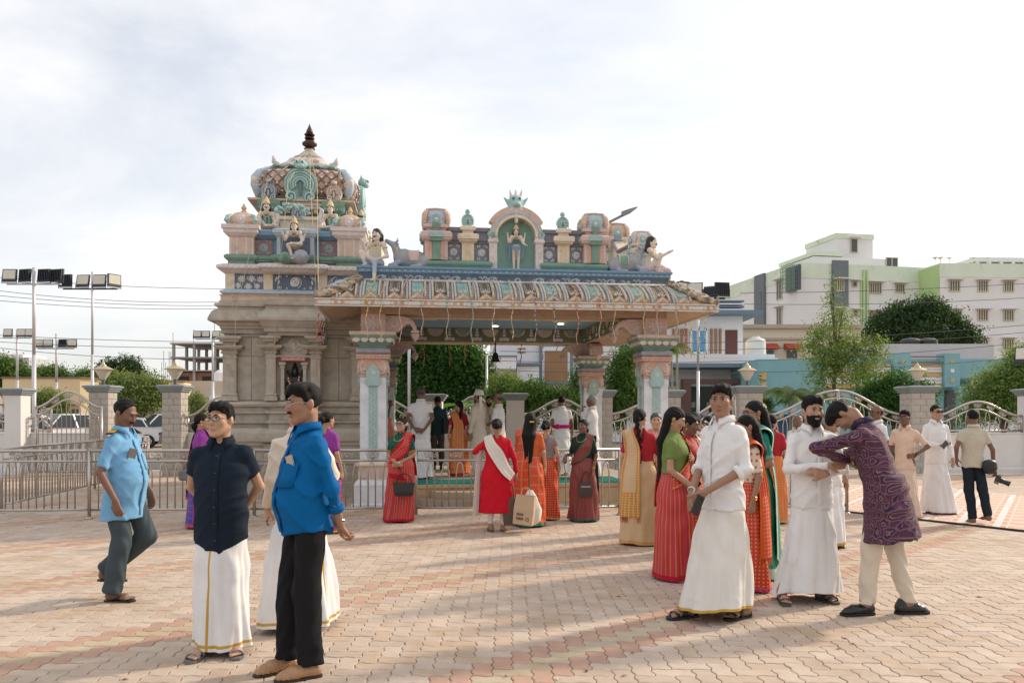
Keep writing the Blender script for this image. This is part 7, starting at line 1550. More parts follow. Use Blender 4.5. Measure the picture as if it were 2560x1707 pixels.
  for z in np.linspace(zc[0]+.06,zc[1]-.02,6): p = surf(0,z,.0085); MB().ell(p,(.0055*s,.003*s,.0055*s),8,5).build('button',g.get('buttonm',m_eyew),o,True)
  if g.get('pocket'):
   px, pz = .085, 1.23; rows = [[surf(px+dx,pz+dz,.0075) for dx in (-.055,-.02,.02,.055)] for dz in (-.125,-.06,0,.01)]; b = MB(); b.grid(rows); pk = b.build('pocket',ms[0],o,True); md = pk.modifiers.new('Solidify','SOLIDIFY'); md.thickness = .006
 if g.get('rollcuff'):
  for b_,dv,rb in ends: MB().tube([Vector(b_-dv*.035*s),Vector(b_-dv*.030*s),Vector(b_+dv*.004*s),Vector(b_+dv*.008*s)],[rb*.9,rb*1.13,rb*1.13,rb*.95],14).build('cuff',g.get('cuffmat',ms[0]),o,True)
 return o
def bottom_garment(t, g, T, s, hip, kn, ank, cv, ph, D, FT):
 k = g['k']
 if k == 'trousers':
  P = [V3(*p)*s for p in list(hip)+list(kn)+list(ank)]; pts = np.array(P); f = SDF(pts.min(0)-.20*s,np.maximum(pts.max(0)+.2*s,V3(0,0,1.06)*s),max(cv,.009)); w = g.get('w',1.0); end = g.get('end',.035)
  f.prof(np.array([(.84,.146,.112,.006),(.93,.142,.104,.004),(.98,.134,.098,.0)])*s,.04,None,.004*s)
  for i in (0,1):
   h_,k_,a_ = (V3(*p[i])*s for p in (hip,kn,ank)); b_ = a_+(a_-k_)/np.linalg.norm(a_-k_)*(.045-end)*s; r0,r1,r2 = .083*s*w,.074*s*w,g.get('r2',.062)*s*w
   f.rc(h_,k_,r0,r1,.025*s); sl = f.sl(np.minimum(k_,b_)-.14*s,np.maximum(k_,b_)+.14*s); d = f._rc(sl,k_,b_,r1,r2); X,Y,Z = f.pts(sl); dv = (b_-k_)/np.linalg.norm(b_-k_); d = np.maximum(d,(X-b_[0])*dv[0]+(Y-b_[1])*dv[1]+(Z-b_[2])*dv[2]); f.uni(sl,d.astype(np.float32),.02*s)
  am = g.get('fold',.005)*s; f.disp(lambda x,y,z: am*(.6*np.sin(34*z+6*np.sin(20*x+ph)+ph)+.5*np.sin(19*z-16*x+14*y+ph)+.5*np.sin(75*z+4*np.sin(25*x))*np.clip((.35*s-z)/.3,0,1)))
  V,Q = f.nets(); return put('trousers',np_mesh('trousers',V,Q,g['m']),t)
 M_, K_ = (168,46) if D < 9 else (96,30)
 zt, zb = g.get('zt',1.02), g.get('zb',.055); th = np.linspace(0,2*PI,M_,endpoint=False); zz = np.linspace(zb,zt,K_)
 hw, hd = g.get('hem',(.27,.20)); cx, cy = g.get('shift',(0.,0.)); P = np.zeros((K_,M_,3)); rg = np.random.default_rng(int(ph*100))
 for i,z in enumerate(zz):
  q = (zt-z)/(zt-zb); zc = max(z,.62)
  o_ = g.get('off',.010); a0, b0, yc = tint(T,max(z,.80),1)+o_, tint(T,max(z,.80),2)+o_, tint(T,max(z,.80),3); z0 = g.get('tuck',.90); e = np.clip((z0-z)/(z0-zb),0,1)**g.get('pw',.8)
  a = a0*(1-e)+hw*e; b = b0*(1-e)+hd*e
  fo = np.zeros(M_)
  for (n,amp,p0,tw) in g.get('folds',((5,.010,.3,1.2),(9,.006,1.1,-1.0),(14,.004,2.0,.6))): fo += amp*np.sin(n*th+p0+ph+tw*z*3)*(.15+.85*e**1.2)
  if g.get('pleats'): tp, wd, amp, n = g['pleats']; dth = (th-R(tp)+PI) % (2*PI)-PI; fo += amp*(.35+.65*e)*np.exp(-(dth/R(wd))**2)*(np.abs(((n*dth) % PI)/PI*2-1)-.5)*2*(0.3+0.7*min(1,e*3))
  if g.get('lap') is not None: dth = (th-R(g['lap'])+PI) % (2*PI)-PI; fo += .013*((dth > 0) & (dth < R(110)))*np.clip(1-dth/R(110),0,1)
  sag = .006*np.sin(23*z+3*np.sin(2*th+ph)+2*th)*np.clip((z-.35)/.2,0,1)*np.clip((1.0-z)/.15,0,1)*g.get('drape',1.0); fo += sag; fo *= np.clip((z0+.02-z)/.10,.12,1) if g.get('tuck') else 1.0
  P[i,:,0] = (np.cos(th)*(a+fo)+cx*e*e); P[i,:,1] = yc+np.sin(th)*(b+fo*.9)+cy*e*e
  hv_ = g.get('hemvar',.0); P[i,:,2] = z+(e**3)*(hv_*np.sin(th+R(g.get('hemph',0)))+.008*np.sin(3*th+ph))
 P *= s; mi = np.zeros((K_-1,M_),int); zc = (zz[:-1]+zz[1:])/2
 bd = g.get('border')
 if bd: mi[(zc-zb > bd[0]) & (zc-zb < bd[1]),:] = 1
 st = g.get('stripe')
 if st: dth = (th-R(st[0])+PI) % (2*PI)-PI; mi[:,np.abs(dth) < R(st[1])] = 1
 me = uv_grid_mesh(g.get('name','wrap'),P,g['m'] if isinstance(g['m'],list) else [g['m']],mi,True); return put(g.get('name','wrap'),me,t)
def footwear(t, sh, F, s, side, D, lift, soleh):
 kind, m = sh[0], sh[1]; m2 = sh[2] if len(sh) > 2 else m; yaw = R(F[2]); loc = (F[0]*s,F[1]*s,lift*s)
 ol = [(-.030,-.072),(-.036,-.03),(-.036,.03),(-.042,.09),(-.046,.13),(-.036,.165),(-.012,.182),(.016,.182),(.036,.160),(.044,.12),(.040,.06),(.034,.0),(.036,-.04),(.028,-.074),(.0,-.086)]
 if kind in ('sandal','flipflop'):
  b = MB(); b.prism([(x*1.05*s,-y*s) for x,y in ol],.0,soleh*s,axis='z'); o = b.build('sandal',m2,t,False,None,loc,(0,0,yaw))
  if kind == 'sandal':
   for yy,w,hh in ((.115,.046,.040),(.045,.042,.058),(-.05,.036,.050)):
    pa = [(w*1.04*math.cos(a)*s,-yy*s,(soleh+hh*max(0,math.sin(a))**.8)*s) for a in [PI*i/10 for i in range(11)]]; b = MB(); b.grid([[(p[0],p[1]-d*s,p[2]+.002) for p in pa] for d in (-.015,0,.015)]); st = b.build('strap',m,o,True); md = st.modifiers.new('Solidify','SOLIDIFY'); md.thickness = .005
  else:
   for sg in (-1,1): MB().tube([(0.006*s,-.128*s,(soleh+.006)*s),(sg*.022*s,-.085*s,(soleh+.042)*s),(sg*.042*s,-.03*s,(soleh+.020)*s),(sg*.042*s,-.01*s,soleh*s)],[.006*s,.011*s,.012*s,.010*s],6,flat=.5).build('strap',m,o,True)
 elif kind in ('shoe','slipon'):
  b = MB(); b.prism([(x*1.06*s,-y*1.03*s) for x,y in ol],.0,soleh*s*.9,axis='z'); o = b.build('sole',m2,t,False,None,loc,(0,0,yaw))
  f = SDF((-.06*s,-.21*s,0),(.06*s,.11*s,.13*s),.0065 if D < 9 else .010)
  f.rc((0,.045*s,.045*s),(0,-.08*s,.040*s),.040*s,.040*s,.02); f.rc((0,-.08*s,.034*s),(0,-.130*s,.024*s),.041*s,.034*s,.02); f.rc((0,-.13*s,.022*s),(0,-.160*s,.018*s),.035*s,.022*s,.02)
  if kind == 'shoe': f.rc((0,.035*s,.05*s),(0,.030*s,.085*s),.040*s,.038*s,.02)
  else: f.ell((0,.055*s,.09*s),(.030*s,.05*s,.05*s),.01,None,True)
  f.planecut(lambda x,y,z: soleh*s*.9-z);
  if kind == 'slipon': f.disp(lambda x,y,z: .0025*np.sin(28*np.arctan2(y+.06*s,x))*np.clip((np.hypot(x,y+.09*s)-.018)/.02,0,1)*(y < .02*s))
  V,Q = f.nets(); put('upper',np_mesh('upper',V,Q,m),o)
# ---- draped strips
def strip_mesh(name, U, Lw, n, m, mats, pleat=0.0, npl=6, border=None, wrap=None, s=1.0, endrow=None):
 """grid between two edge polylines U and Lw (lists of 3-D points in 1.70 m scale), optional outward wrap on a body table (T, inflation)"""
 Up = smooth_path([Vector(p) for p in U], n); Lp = smooth_path([Vector(p) for p in Lw], n); G = np.zeros((len(Up),m+1,3))
 for i,(a,b) in enumerate(zip(Up,Lp)):
  for j in range(m+1): G[i,j] = a.lerp(b,j/m)
 if pleat:
  du = np.gradient(G,axis=0); dv = np.gradient(G,axis=1); nn = np.cross(du,dv); nn /= np.linalg.norm(nn,axis=2)[:,:,None]+1e-9
  j = np.arange(m+1)/m; G += nn*(pleat*np.sin(2*PI*npl*j))[None,:,None]
 if wrap:
  T,e = wrap; z = G[:,:,2]; ez = e+.034*np.clip((.92-z)/.45,0,1); a = np.interp(z,T[:,0],T[:,1])+ez; b = np.interp(z,T[:,0],T[:,2])+ez; yc = np.interp(z,T[:,0],T[:,3]); X = G[:,:,0]/a; Y = (G[:,:,1]-yc)/b; q = np.hypot(X,Y)+1e-6
  k = np.where((q < 1) & (z < 1.385),1/q,1.0); G[:,:,0] *= k; G[:,:,1] = yc+(G[:,:,1]-yc)*k
 mi = np.zeros((len(Up)-1,m),int)
 if border:
  w = max(1,int(round(border*m))); mi[:,:w] = 1; mi[:,m-w:] = 1
 if endrow: mi[-endrow:,:] = 1
 return uv_grid_mesh(name,G*s,mats,mi,False)
def fringe(parent, P0, P1, n, ln, mtl, s=1.0, seed=1):
 g = random.Random(seed); b = MB(); P0 = Vector(P0)*s; P1 = Vector(P1)*s
 for i in range(n):
  p = P0.lerp(P1,(i+.5)/n); d = Vector((g.uniform(-.012,.012),g.uniform(-.012,.012),-ln*g.uniform(.7,1.1))); b.tube([p,p+d*.5+Vector((g.uniform(-.006,.006),0,0)),p+d],[.0035,.004,.003],4)
 return tag(b.build('fringe',mtl,parent),kind='stuff')
def pallu(t, c, mats, lenz=.62, border=.10, width=0, back=(78,32), pleat=.006, end=None, frm=None, infl=.030, front=True, flare=0):
 T, s = c['T'], c['s']; on = lambda th,z,e=.03: tuple(on_table(T,th,z,e))
 sh = T[:,1].max(); k = min(1.15,max(.9,tint(T,1.31,1)/.162))
 U = [on(-172,1.0),on(-132,1.10),on(-102,1.22),on(-76,1.33)] if front else []; Lw = [on(-172,.90),on(-118,.97),on(-72,1.05),on(-38,1.15)] if front else []
 U += [(.066*k,-.075,1.44),(.074*k,0.005,1.472),(.068*k,.092,1.41),on(back[0],1.2,.045),on(back[0],.92,.05),on(back[0]+flare,lenz,.06)]
 Lw += [(.195*k,-.062,1.395),(.212*k,.012,1.425),(.200*k,.078,1.36),on(back[1],1.15,.05),on(back[1],.90,.05),on(back[1]-flare,lenz,.06)]
 o = put('pallu',strip_mesh('pallu',U,Lw,7,16,mats,pleat,5,border,(T,infl),s,endrow=end),t)
 if frm is not None: fringe(o,U[-1],Lw[-1],16,.07,frm,s)
 return o
# ================================================================== people: who stands where
def WL(x, y, z, face, H, p):      # world point -> 1.70-scale local coordinates of a person
 v = Vector(p)-Vector((x,y,z)); v = Matrix.Rotation(-R(face),3,'Z') @ v; return tuple(v*(1.70/H))
white = fab('cotton white',(0.74,0.73,0.73),.85); white2 = fab('cotton white warm',(0.70,0.67,0.62),.85); gold = fab('zari gold',(0.52,0.32,0.06),.45); cream = fab('cotton cream',(0.70,0.61,0.50),.85); navy = fab('cotton navy',(0.012,0.020,0.034),.85); bluef = fab('cotton blue',(0.0,0.105,0.30),.8); guardb = fab('uniform blue',(0.17,0.38,0.60),.85); slatef = fab('trouser slate',(0.055,0.075,0.085),.85); blackf = fab('trouser black',(0.012,0.012,0.014),.85); beigef = fab('cotton beige',(0.50,0.45,0.36),.85); peachf = fab('cotton peach',(0.68,0.50,0.38),.85); silver = fab('silver thread',(0.5,0.5,0.5),.4); offw = fab('off white twill',(0.62,0.55,0.45),.85); darkteal = fab('dark teal cotton',(0.02,0.05,0.06),.85); pinkf = fab('pink cotton',(0.60,0.33,0.28),.85)
back_arms = {'L':dict(e=(.262,.10,1.12),w=(.10,.20,.94),hd=(-1,.1,-.3),n=(0,1,0)),'R':dict(e=(-.262,.10,1.12),w=(-.10,.21,.91),hd=(1,.1,-.2),n=(0,1,0))}
def mundu(m=None, bd=True, **k):
 d = dict(k='mundu',m=m or [white,gold],zb=.045,zt=.98,hem=(.215,.175),tuck=.74,off=-.002,lap=-70,name='mundu',folds=((4,.014,.3,1.9),(7,.014,1.1,-1.6),(12,.008,2.0,1.2),(2,.016,.9,.8),(19,.005,.4,.5)))
 if bd: d['border'] = (.012,.034)
 d.update(k); return d
# --- 1 security guard
gx, gy = gnd(310,6.62).x, 6.62
def guard_extra(t, c):
 s = c['s']
 for q in (-1,1):
  b = MB(); b.obox((0,0,0),.052,.030,.004); o = b.build('epaulette',mat('epaulette black',(0.015,0.015,0.02),.7),t,False,None,tuple(Vector(c['tw']((q*.155,.0,1.428)))*s),(0,q*.38,0))
  for i in range(3): MB().box(-.026+i*.017,-.016+i*.017,-.0301,.0301,.0042,.0056).build('stripe',mat('epaulette gold',(0.65,0.42,0.06),.6),o)
  tm = text_mesh('SECURITY',.016,MATS['epaulette gold'],'lettering',.0005); put('lettering',tm,o,(.040*1 if q < 0 else .040,0,.0052),(0,0,PI/2 if q < 0 else -PI/2))
 b = MB(); b.obox((0,0,0),.036,.006,.07); b.build('phone',mat('phone grey',(0.12,0.12,0.12),.4),t,False,None,(-.085*s,(tint(c['T'],1.245,3)-tint(c['T'],1.245,2)*.88-.018)*s,1.215*s),(.12,.25,-.3))
person('security guard in pale blue uniform shirt and slate trousers walking right',gx,gy,H=1.66,face=82,wx=1.02,belly=.065,skin='dark',hair='receding',moustache=True,head=(-4,26,0),
 arms={'R':dict(e=(-.275,.05,1.09),w=(-.275,-.09,.87),hd=(0,-.25,-1),n=(1,0,0),c=40),'L':dict(e=(.27,.06,1.10),w=(.25,-.10,.90))},feet=((.09,.22,0),(-.09,.03,4)),lift=(.13,0),knees=[(.10,-.15,.53),(-.092,-.035,.49)],
 top=dict(m=guardb,sleeve='half',hem=.70,collar=True,placket=True,pocket=True,ease=.015,fold=.010,flare=.025,sw=1.05),bottom=dict(k='trousers',m=slatef,w=1.06,r2=.074,fold=.008),shoes=('flipflop',m_black),extra=guard_extra)
# --- 2 navy shirt man
person('man in navy short sleeve shirt, glasses and white mundu, hands behind back',gnd(553,5.16).x,5.16,H=1.61,face=4,wx=1.06,belly=.03,skin='light',hair='full',head=(-20,-2,0),glasses='dark',arms=back_arms,feet=((.11,-.05,18),(-.10,-.10,-10)),
 top=dict(m=navy,sleeve='short',hem=.69,tail=.07,collar=True,placket=True,buttonm=mat('button navy',(0.05,0.05,0.06),.3),ease=.015,fold=.010),bottom=mundu(stripe=(-104,1.5),hem=(.200,.17),zb=.05,lap=-98),shoes=('sandal',mat('sandal grey',(0.30,0.30,0.31),.5),mat('sandal sole grey',(0.14,0.14,0.15),.7)))
# --- 4 blue shirt man, 3 man hidden behind him
def blue_extra(t, c):
 s = c['s']; MB().obox((0,0,0),.026,.006,.065).build('phone',mat('phone cream',(0.45,0.38,0.30),.35),t,False,None,(.088*s,(tint(c['T'],1.25,3)-tint(c['T'],1.25,2)*.87-.016)*s,1.222*s),(.10,-.30,.30))
 w = Vector(c['A']['L']['w'])*s; MB().tube([w+Vector((.030*math.cos(a),.030*math.sin(a)*.9,.006*math.cos(a*2)+.02)) for a in [2*PI*i/14 for i in range(15)]],.0045,6).build('watch',m_silver,t)
person('man in bright blue shirt and black trousers, moustache and glasses, facing left',gnd(766,4.74).x,4.74,H=1.715,face=-56,wx=1.0,belly=.065,skin='tan',hair='full',hcol='black',head=(-2,5,0),glasses='gold',moustache=True,
 arms={'L':dict(e=(.225,.075,1.10),w=(.15,.155,.88),hd=(-.6,.25,-.55),n=(-.2,1,0),c=35),'R':dict(e=(-.225,.10,1.10),w=(-.04,.20,.87),hd=(.6,.2,-.6),n=(0,1,0),c=35)},feet=((.10,-.03,-8),(-.10,-.10,6)),
 top=dict(m=bluef,sleeve='long',sleeveL='threeq',sleeveR='threeq',hem=.81,tail=.03,collar=True,placket=True,pocket=True,ease=.016,fold=.012,rollcuff=True,buttonm=mat('button blue',(0.1,0.25,0.4),.3)),bottom=dict(k='trousers',m=blackf,w=1.06,r2=.066,fold=.006),shoes=('slipon',mat('tan woven leather',(0.40,0.22,0.11),.5,.2,30),mat('dark sole',(0.03,0.02,0.015),.6)),extra=blue_extra)
person('man in cream shirt and gold bordered mundu mostly hidden behind the blue shirt man',gnd(748,5.75).x,5.75,H=1.66,face=-150,skin='light',hair='short',hcol='grey',arms=dict(back_arms,L=dict(e=(.24,.03,1.10),w=(.23,-.10,.88))),top=dict(m=cream,sleeve='long',hem=.80,collar=True,ease=.02,fold=.010),bottom=mundu(stripe=(128,2.0),hem=(.29,.23),tuck=.80),shoes=('sandal',m_black))
# --- saris
def sari(main, bord, **k):
 d = dict(k='sari',m=[main,bord],zb=.025,zt=1.11,hem=(.235,.20),border=(0,.045),pleats=(-95,36,.032,12),name='sari',off=.003,folds=((5,.010,.3,2.8),(9,.007,1.1,-2.4),(3,.014,2.0,1.8),(15,.004,.7,1.5)),pw=.9); d.update(k); return d
def blouse(m, sleeve='half', **k):
 d = dict(m=m,sleeve=sleeve,hem=1.06,ease=.012,fold=.002,neck=.05,name='blouse'); d.update(k); return d
def bangles(t, c, side='L', m=None, n=3):
 s = c['s']; w = Vector(c['A'][side]['w'])*s; e = Vector(c['A'][side]['e'])*s; d = (e-w).normalized(); b = MB(); a = d.cross(Vector((0,0,1)) if abs(d.z) < .9 else Vector((1,0,0))).normalized(); q = d.cross(a)
 for i in range(n):
  p = w+d*(.018+.012*i); b.tube([p+(a*math.cos(x)+q*math.sin(x))*.030*s for x in [2*PI*j/12 for j in range(13)]],.004,5)
 b.build('bangles',m or m_goldj,t)
def earring(c, g=1): b = MB(); hs = c['hs']; b.ell((g*.084*hs,.006*hs,-.036*hs),.007,7,5); b.ell((g*.084*hs,.006*hs,-.052*hs),.009,7,5); c['hput']('earring',b.mesh('earring',m_goldj,True))
def necklace(t, c, m=None):
 s = c['s']; tw = c['tw']; b = MB(); b.tube([Vector(tw((.085*math.cos(a),-.062+.05*math.sin(a)-(.075 if math.sin(a) < 0 else 0)*abs(math.sin(a)),1.415-.095*max(0,-math.sin(a)))))*s for a in [PI*(1.0+i/14) for i in range(15)]],.004,5); b.build('necklace',m or m_goldj,t)
RED = (0.50,0.022,0.03); GOLDC = (0.60,0.30,0.06)
s_red = sari_mat('silk red buti',RED,GOLDC,'dots',26,.17); s_reds = sari_mat('silk red stripe',(0.47,0.02,0.035),(0.58,0.24,0.06),'stripes',24,.12); s_orange = sari_mat('silk orange',(0.62,0.12,0.03),(0.60,0.28,0.05),'brocade',30,.10); s_maroon = sari_mat('silk maroon',(0.17,0.022,0.026),(0.30,0.09,0.06),'brocade',40,.08); s_beige = sari_mat('silk beige',(0.58,0.40,0.23),(0.62,0.38,0.18),'brocade',14,.06); s_zari = sari_mat('zari border',(0.46,0.16,0.04),(0.62,0.38,0.10),'brocade',34,.16); s_green = sari_mat('silk green',(0.01,0.19,0.13),(0.02,0.26,0.18),'stripes',30,.2); s_dgreen = sari_mat('silk dark green',(0.012,0.06,0.04),(0.04,0.12,0.08),'brocade',30,.1); s_blue = sari_mat('silk royal blue',(0.02,0.05,0.32),(0.28,0.02,0.25),'brocade',12,.10); s_purple = sari_mat('silk purple',(0.22,0.02,0.24),(0.35,0.10,0.03),'checks',12,.08); s_pink = sari_mat('silk magenta',(0.46,0.01,0.12),(0.5,0.1,0.1),'brocade',20,.1); s_olive = sari_mat('silk olive',(0.10,0.09,0.03),(0.35,0.24,0.06),'stripes',18,.2); s_check = sari_mat('silk orange check',(0.64,0.13,0.02),(0.60,0.30,0.06),'checks',9,.06); s_mint = fab('silk mint',(0.40,0.55,0.46),.45); s_rededge = fab('silk crimson edge',(0.42,0.01,0.03),.5); s_dots2 = sari_mat('silk scarlet check',(0.55,0.03,0.02),(0.62,0.33,0.06),'dots',30,.22)
b_green = fab('blouse bottle green',(0.012,0.085,0.055),.6); b_olive = fab('blouse olive green',(0.16,0.22,0.065),.75); b_teal = fab('blouse emerald',(0.01,0.20,0.15),.6); b_red = fab('blouse red',(0.38,0.02,0.03),.6); b_purple = fab('blouse purple',(0.24,0.04,0.26),.6); b_black = fab('blouse black green',(0.015,0.03,0.025),.6); b_cream = sari_mat('blouse cream embroidered',(0.66,0.55,0.42),(0.45,0.12,0.08),'dots',18,.24,.75)
m_orfr = fab('orange tassel',(0.58,0.13,0.02))
person('woman in royal blue sari and purple blouse facing right behind the navy shirt man',gnd(503,10.8).x,10.8,H=1.55,sex='f',face=112,skin='mid',hair='lowbun',wx=1.05,top=blouse(b_purple,'short',backneck=.10),bottom=sari(s_blue,s_pink),extra=lambda t,c: (pallu(t,c,[s_blue,s_pink],lenz=.50,frm=fab('pink tassel',(0.45,0.02,0.1)),border=.3),earring(c,-1)),shoes=('flipflop',m_black))
person('woman in pink sari beside the blue sari woman, seen over the navy shoulder',gnd(541,11.35).x,11.35,H=1.54,sex='f',face=95,skin='mid',hair='bun',bindi=True,top=blouse(pinkf,'short'),bottom=sari(sari_mat('silk rose',(0.52,0.20,0.16),(0.6,0.4,0.2),'brocade',20,.1),s_zari),extra=lambda t,c: pallu(t,c,[MATS['silk rose'],s_zari]),shoes=('flipflop',m_black))
person('woman with black bun and purple blouse seen past the blue shirt man',gnd(818,10.4).x,10.4,H=1.57,sex='f',face=150,skin='mid',hair='bun',wx=1.08,top=blouse(b_purple,'half',backneck=.08),bottom=sari(s_purple,s_zari),extra=lambda t,c: pallu(t,c,[s_purple,s_zari],back=(95,45)),shoes=('flipflop',m_black))
def w8(t, c):
 pallu(t,c,[s_red,s_rededge],lenz=.75,border=.16); s = c['s']; T = c['T']; on = lambda th,z,e: tuple(on_table(T,th,z,e))
 o = put('pallu_end',strip_mesh('pallu_end',[on(-150,1.0,.03),on(-140,.92,.04),on(-125,.82,.055),on(-118,.72,.06)],[on(-95,1.0,.035),on(-90,.92,.05),on(-72,.80,.065),on(-58,.68,.07)],6,12,[s_red,s_rededge],.006,4,None,(T,.02),s,endrow=5),t)
 fringe(o,on(-118,.72,.06),on(-58,.68,.07),22,.085,m_orfr,s); bangles(t,c,'L'); bangles(t,c,'R'); necklace(t,c)
 w = Vector(c['A']['L']['w'])*s; MB().ell(w+Vector((.01,-.03,.01)),(.018,.014,.018),10,6).build('watch',m_silver,t,True)
person('woman in red sari and green blouse with glasses leaning on the railing',gnd(1003,11.45).x,11.45,H=1.49,sex='f',face=-14,wx=1.12,belly=.02,skin='mid',hair='lowbun',head=(-4,-6,-4),glasses='dark',bindi=True,arms={'L':dict(e=(.235,.0,1.09),w=(.04,-.19,.965),hd=(-1,-.1,-.35),n=(0,1,-.2),c=30),'R':dict(e=(-.235,.0,1.09),w=(-.03,-.20,.985),hd=(1,-.15,-.4),n=(0,1,-.2),c=30)},
 top=blouse(b_green,'half',cuffm=s_zari),bottom=sari(s_reds,s_rededge,hem=(.255,.21),shift=(-.05,-.05)),extra=w8,shoes=('sandal',m_black))
Zp = .342
person('man in white shirt and mundu seen from behind, hands clasped, on the platform',gnd(1052,14.8).x,14.8,Zp,H=1.71,face=178,wx=1.05,skin='dark',hair='short',hcol='salt',arms=back_arms,top=dict(m=white,sleeve='short',hem=.76,collar=True,neck=0),bottom=mundu([white,silver],False,hem=(.22,.18),tuck=.76))
person('man in dark shirt with black shoulder bag behind the white shirt man',gnd(1094,17.4).x,17.4,Zp,H=1.60,face=195,skin='dark',hair='short',arms={'R':dict(e=(-.26,-.02,1.1),w=(-.12,-.2,1.12))},top=dict(m=darkteal,sleeve='half',hem=.82,neck=0),bottom=dict(k='trousers',m=fab('trouser brown grey',(0.075,0.065,0.05))),shoes=('shoe',m_black),extra=lambda t,c: MB().obox((-.20*c['s'],.12,1.0*c['s']),.09,.06,.16).build('shoulder_bag',m_black,t))
person('woman in orange and gold sari with long black hair on the platform',gnd(1147,15.7).x,15.7,Zp,H=1.47,sex='f',face=200,skin='light',hair='ponytail',head=(25,0,0),top=blouse(b_red,'half',backneck=.12),bottom=sari(s_check,s_rededge,hem=(.26,.22)),extra=lambda t,c: pallu(t,c,[s_orange,s_zari],lenz=.35,back=(105,40),border=.12,frm=s_rededge))
def turban(t, c):
 hs = c['hs']; f = SDF((-.14,-.15,.0),(.14,.15,.24),.012); f.ell((0,.012,.075),(.098,.115,.062),0); f.ell((0,.02,.115),(.085,.098,.062),.02); f.rc((0,-.06,.14),(.0,-.07,.19),.022,.008,.02); f.disp(lambda x,y,z: .005*np.sin(160*z+20*x)); V,Q = f.nets(); c['hput']('turban',np_mesh('turban',V*hs,Q,white2))
 b = uv_grid_mesh('turban_tail',[[ (x*hs,(.105+.012*math.sin(40*x+3*z))*hs,z*hs) for x in np.linspace(.0,.09,8)] for z in np.linspace(.03,-.40,12)],[white2]); c['hput']('turban_tail',b)
person('groom in cream sherwani and wrapped cream turban facing left on the platform',gnd(1197,15.6).x,15.6,Zp,H=1.64,face=-128,skin='tan',hair='short',beard=True,top=dict(m=offw,sleeve='long',hem=.48,collar=True,neck=0,ease=.024,flare=.03,name='sherwani'),bottom=dict(k='trousers',m=white2,w=.9),shoes=('slipon',offw),extra=turban)
person('dark haired musician half hidden between the groom and the bald man',gnd(1222,17.2).x,17.2,Zp,H=1.60,face=5,skin='tan',hair='short',beard=True,arms={'L':dict(e=(.22,-.05,1.12),w=(.05,-.2,1.22),hd=(-1,-.3,.3),n=(0,1,0)),'R':dict(e=(-.22,-.05,1.12),w=(-.03,-.22,1.12),hd=(1,-.3,.2),n=(0,1,0))},top=dict(m=fab('kurta sand',(0.42,0.33,0.22)),sleeve='long',hem=.6,neck=.03),bottom=mundu(None,True,tuck=.6))
person('bald man in white shirt and glasses facing left beside the groom',gnd(1246,15.7).x,15.7,Zp,H=1.62,face=-112,wx=1.05,belly=.06,skin='tan',hair='bald',hcol='salt',glasses='dark',moustache='salt',arms={'L':dict(e=(.24,-.02,1.1),w=(.08,-.22,1.04),hd=(-.6,-1,.1),n=(-.3,0,1)),'R':dict(e=(-.24,-.02,1.1),w=(-.05,-.24,1.02),hd=(.5,-1,.1),n=(0,0,1))},top=dict(m=white,sleeve='half',hem=.78,collar=True,neck=0),bottom=mundu([white,silver],True,tuck=.78))
person('person in checked red shirt raising a phone behind the front left column',gnd(960,16.4).x,16.4,Zp,H=1.60,face=80,skin='dark',hair='short',arms={'R':dict(e=(-.2,-.14,1.18),w=(-.14,-.18,1.44),hd=(0,-.1,1),n=(1,0,0),c=30)},top=dict(m=sari_mat('shirt red check',(0.42,0.12,0.10),(0.6,0.5,0.45),'checks',24,.12,.85),sleeve='half',hem=.82,uv=True),bottom=mundu([white,gold],True,tuck=.82))
person('man in white shirt with magenta waist sash seen from behind on the platform',gnd(1404,15.9).x,15.9,Zp,H=1.57,face=186,wx=1.08,skin='dark',hair='short',top=dict(m=white,sleeve='short',hem=.78,neck=0,collar=True),bottom=mundu([white,silver],False,hem=(.25,.20),tuck=.78),
 extra=lambda t,c: put('waist_sash',uv_grid_mesh('waist_sash',[[tuple(on_table(c['T'],th,z,.030+.006*math.sin(z*160+th*.1))*c['s']) for th in range(0,360,12)] for z in np.linspace(1.0,1.075,6)],[fab('magenta satin',(0.50,0.01,0.16),.5)],None,True),t) and MB().ell(Vector(on_table(c['T'],60,1.04,.05)*c['s']),(.05,.04,.05),10,6).build('sash_knot',MATS['magenta satin'],t,True))
person('white haired old man in white shirt, hand on chin, facing left on the platform',gnd(1480,15.1).x,15.1,Zp,H=1.56,face=-105,skin='dark',hair='short',hcol='grey',glasses='gold',moustache='grey',arms={'L':dict(e=(.21,-.10,1.12),w=(.07,-.20,1.36),hd=(-.3,.2,1),n=(-.3,1,0),c=45),'R':dict(e=(-.2,-.10,1.06),w=(.06,-.24,1.12),hd=(1,0,0),n=(0,1,0))},top=dict(m=white,sleeve='long',hem=.76,collar=True),bottom=mundu([white,silver],False,hem=(.22,.18),tuck=.76))
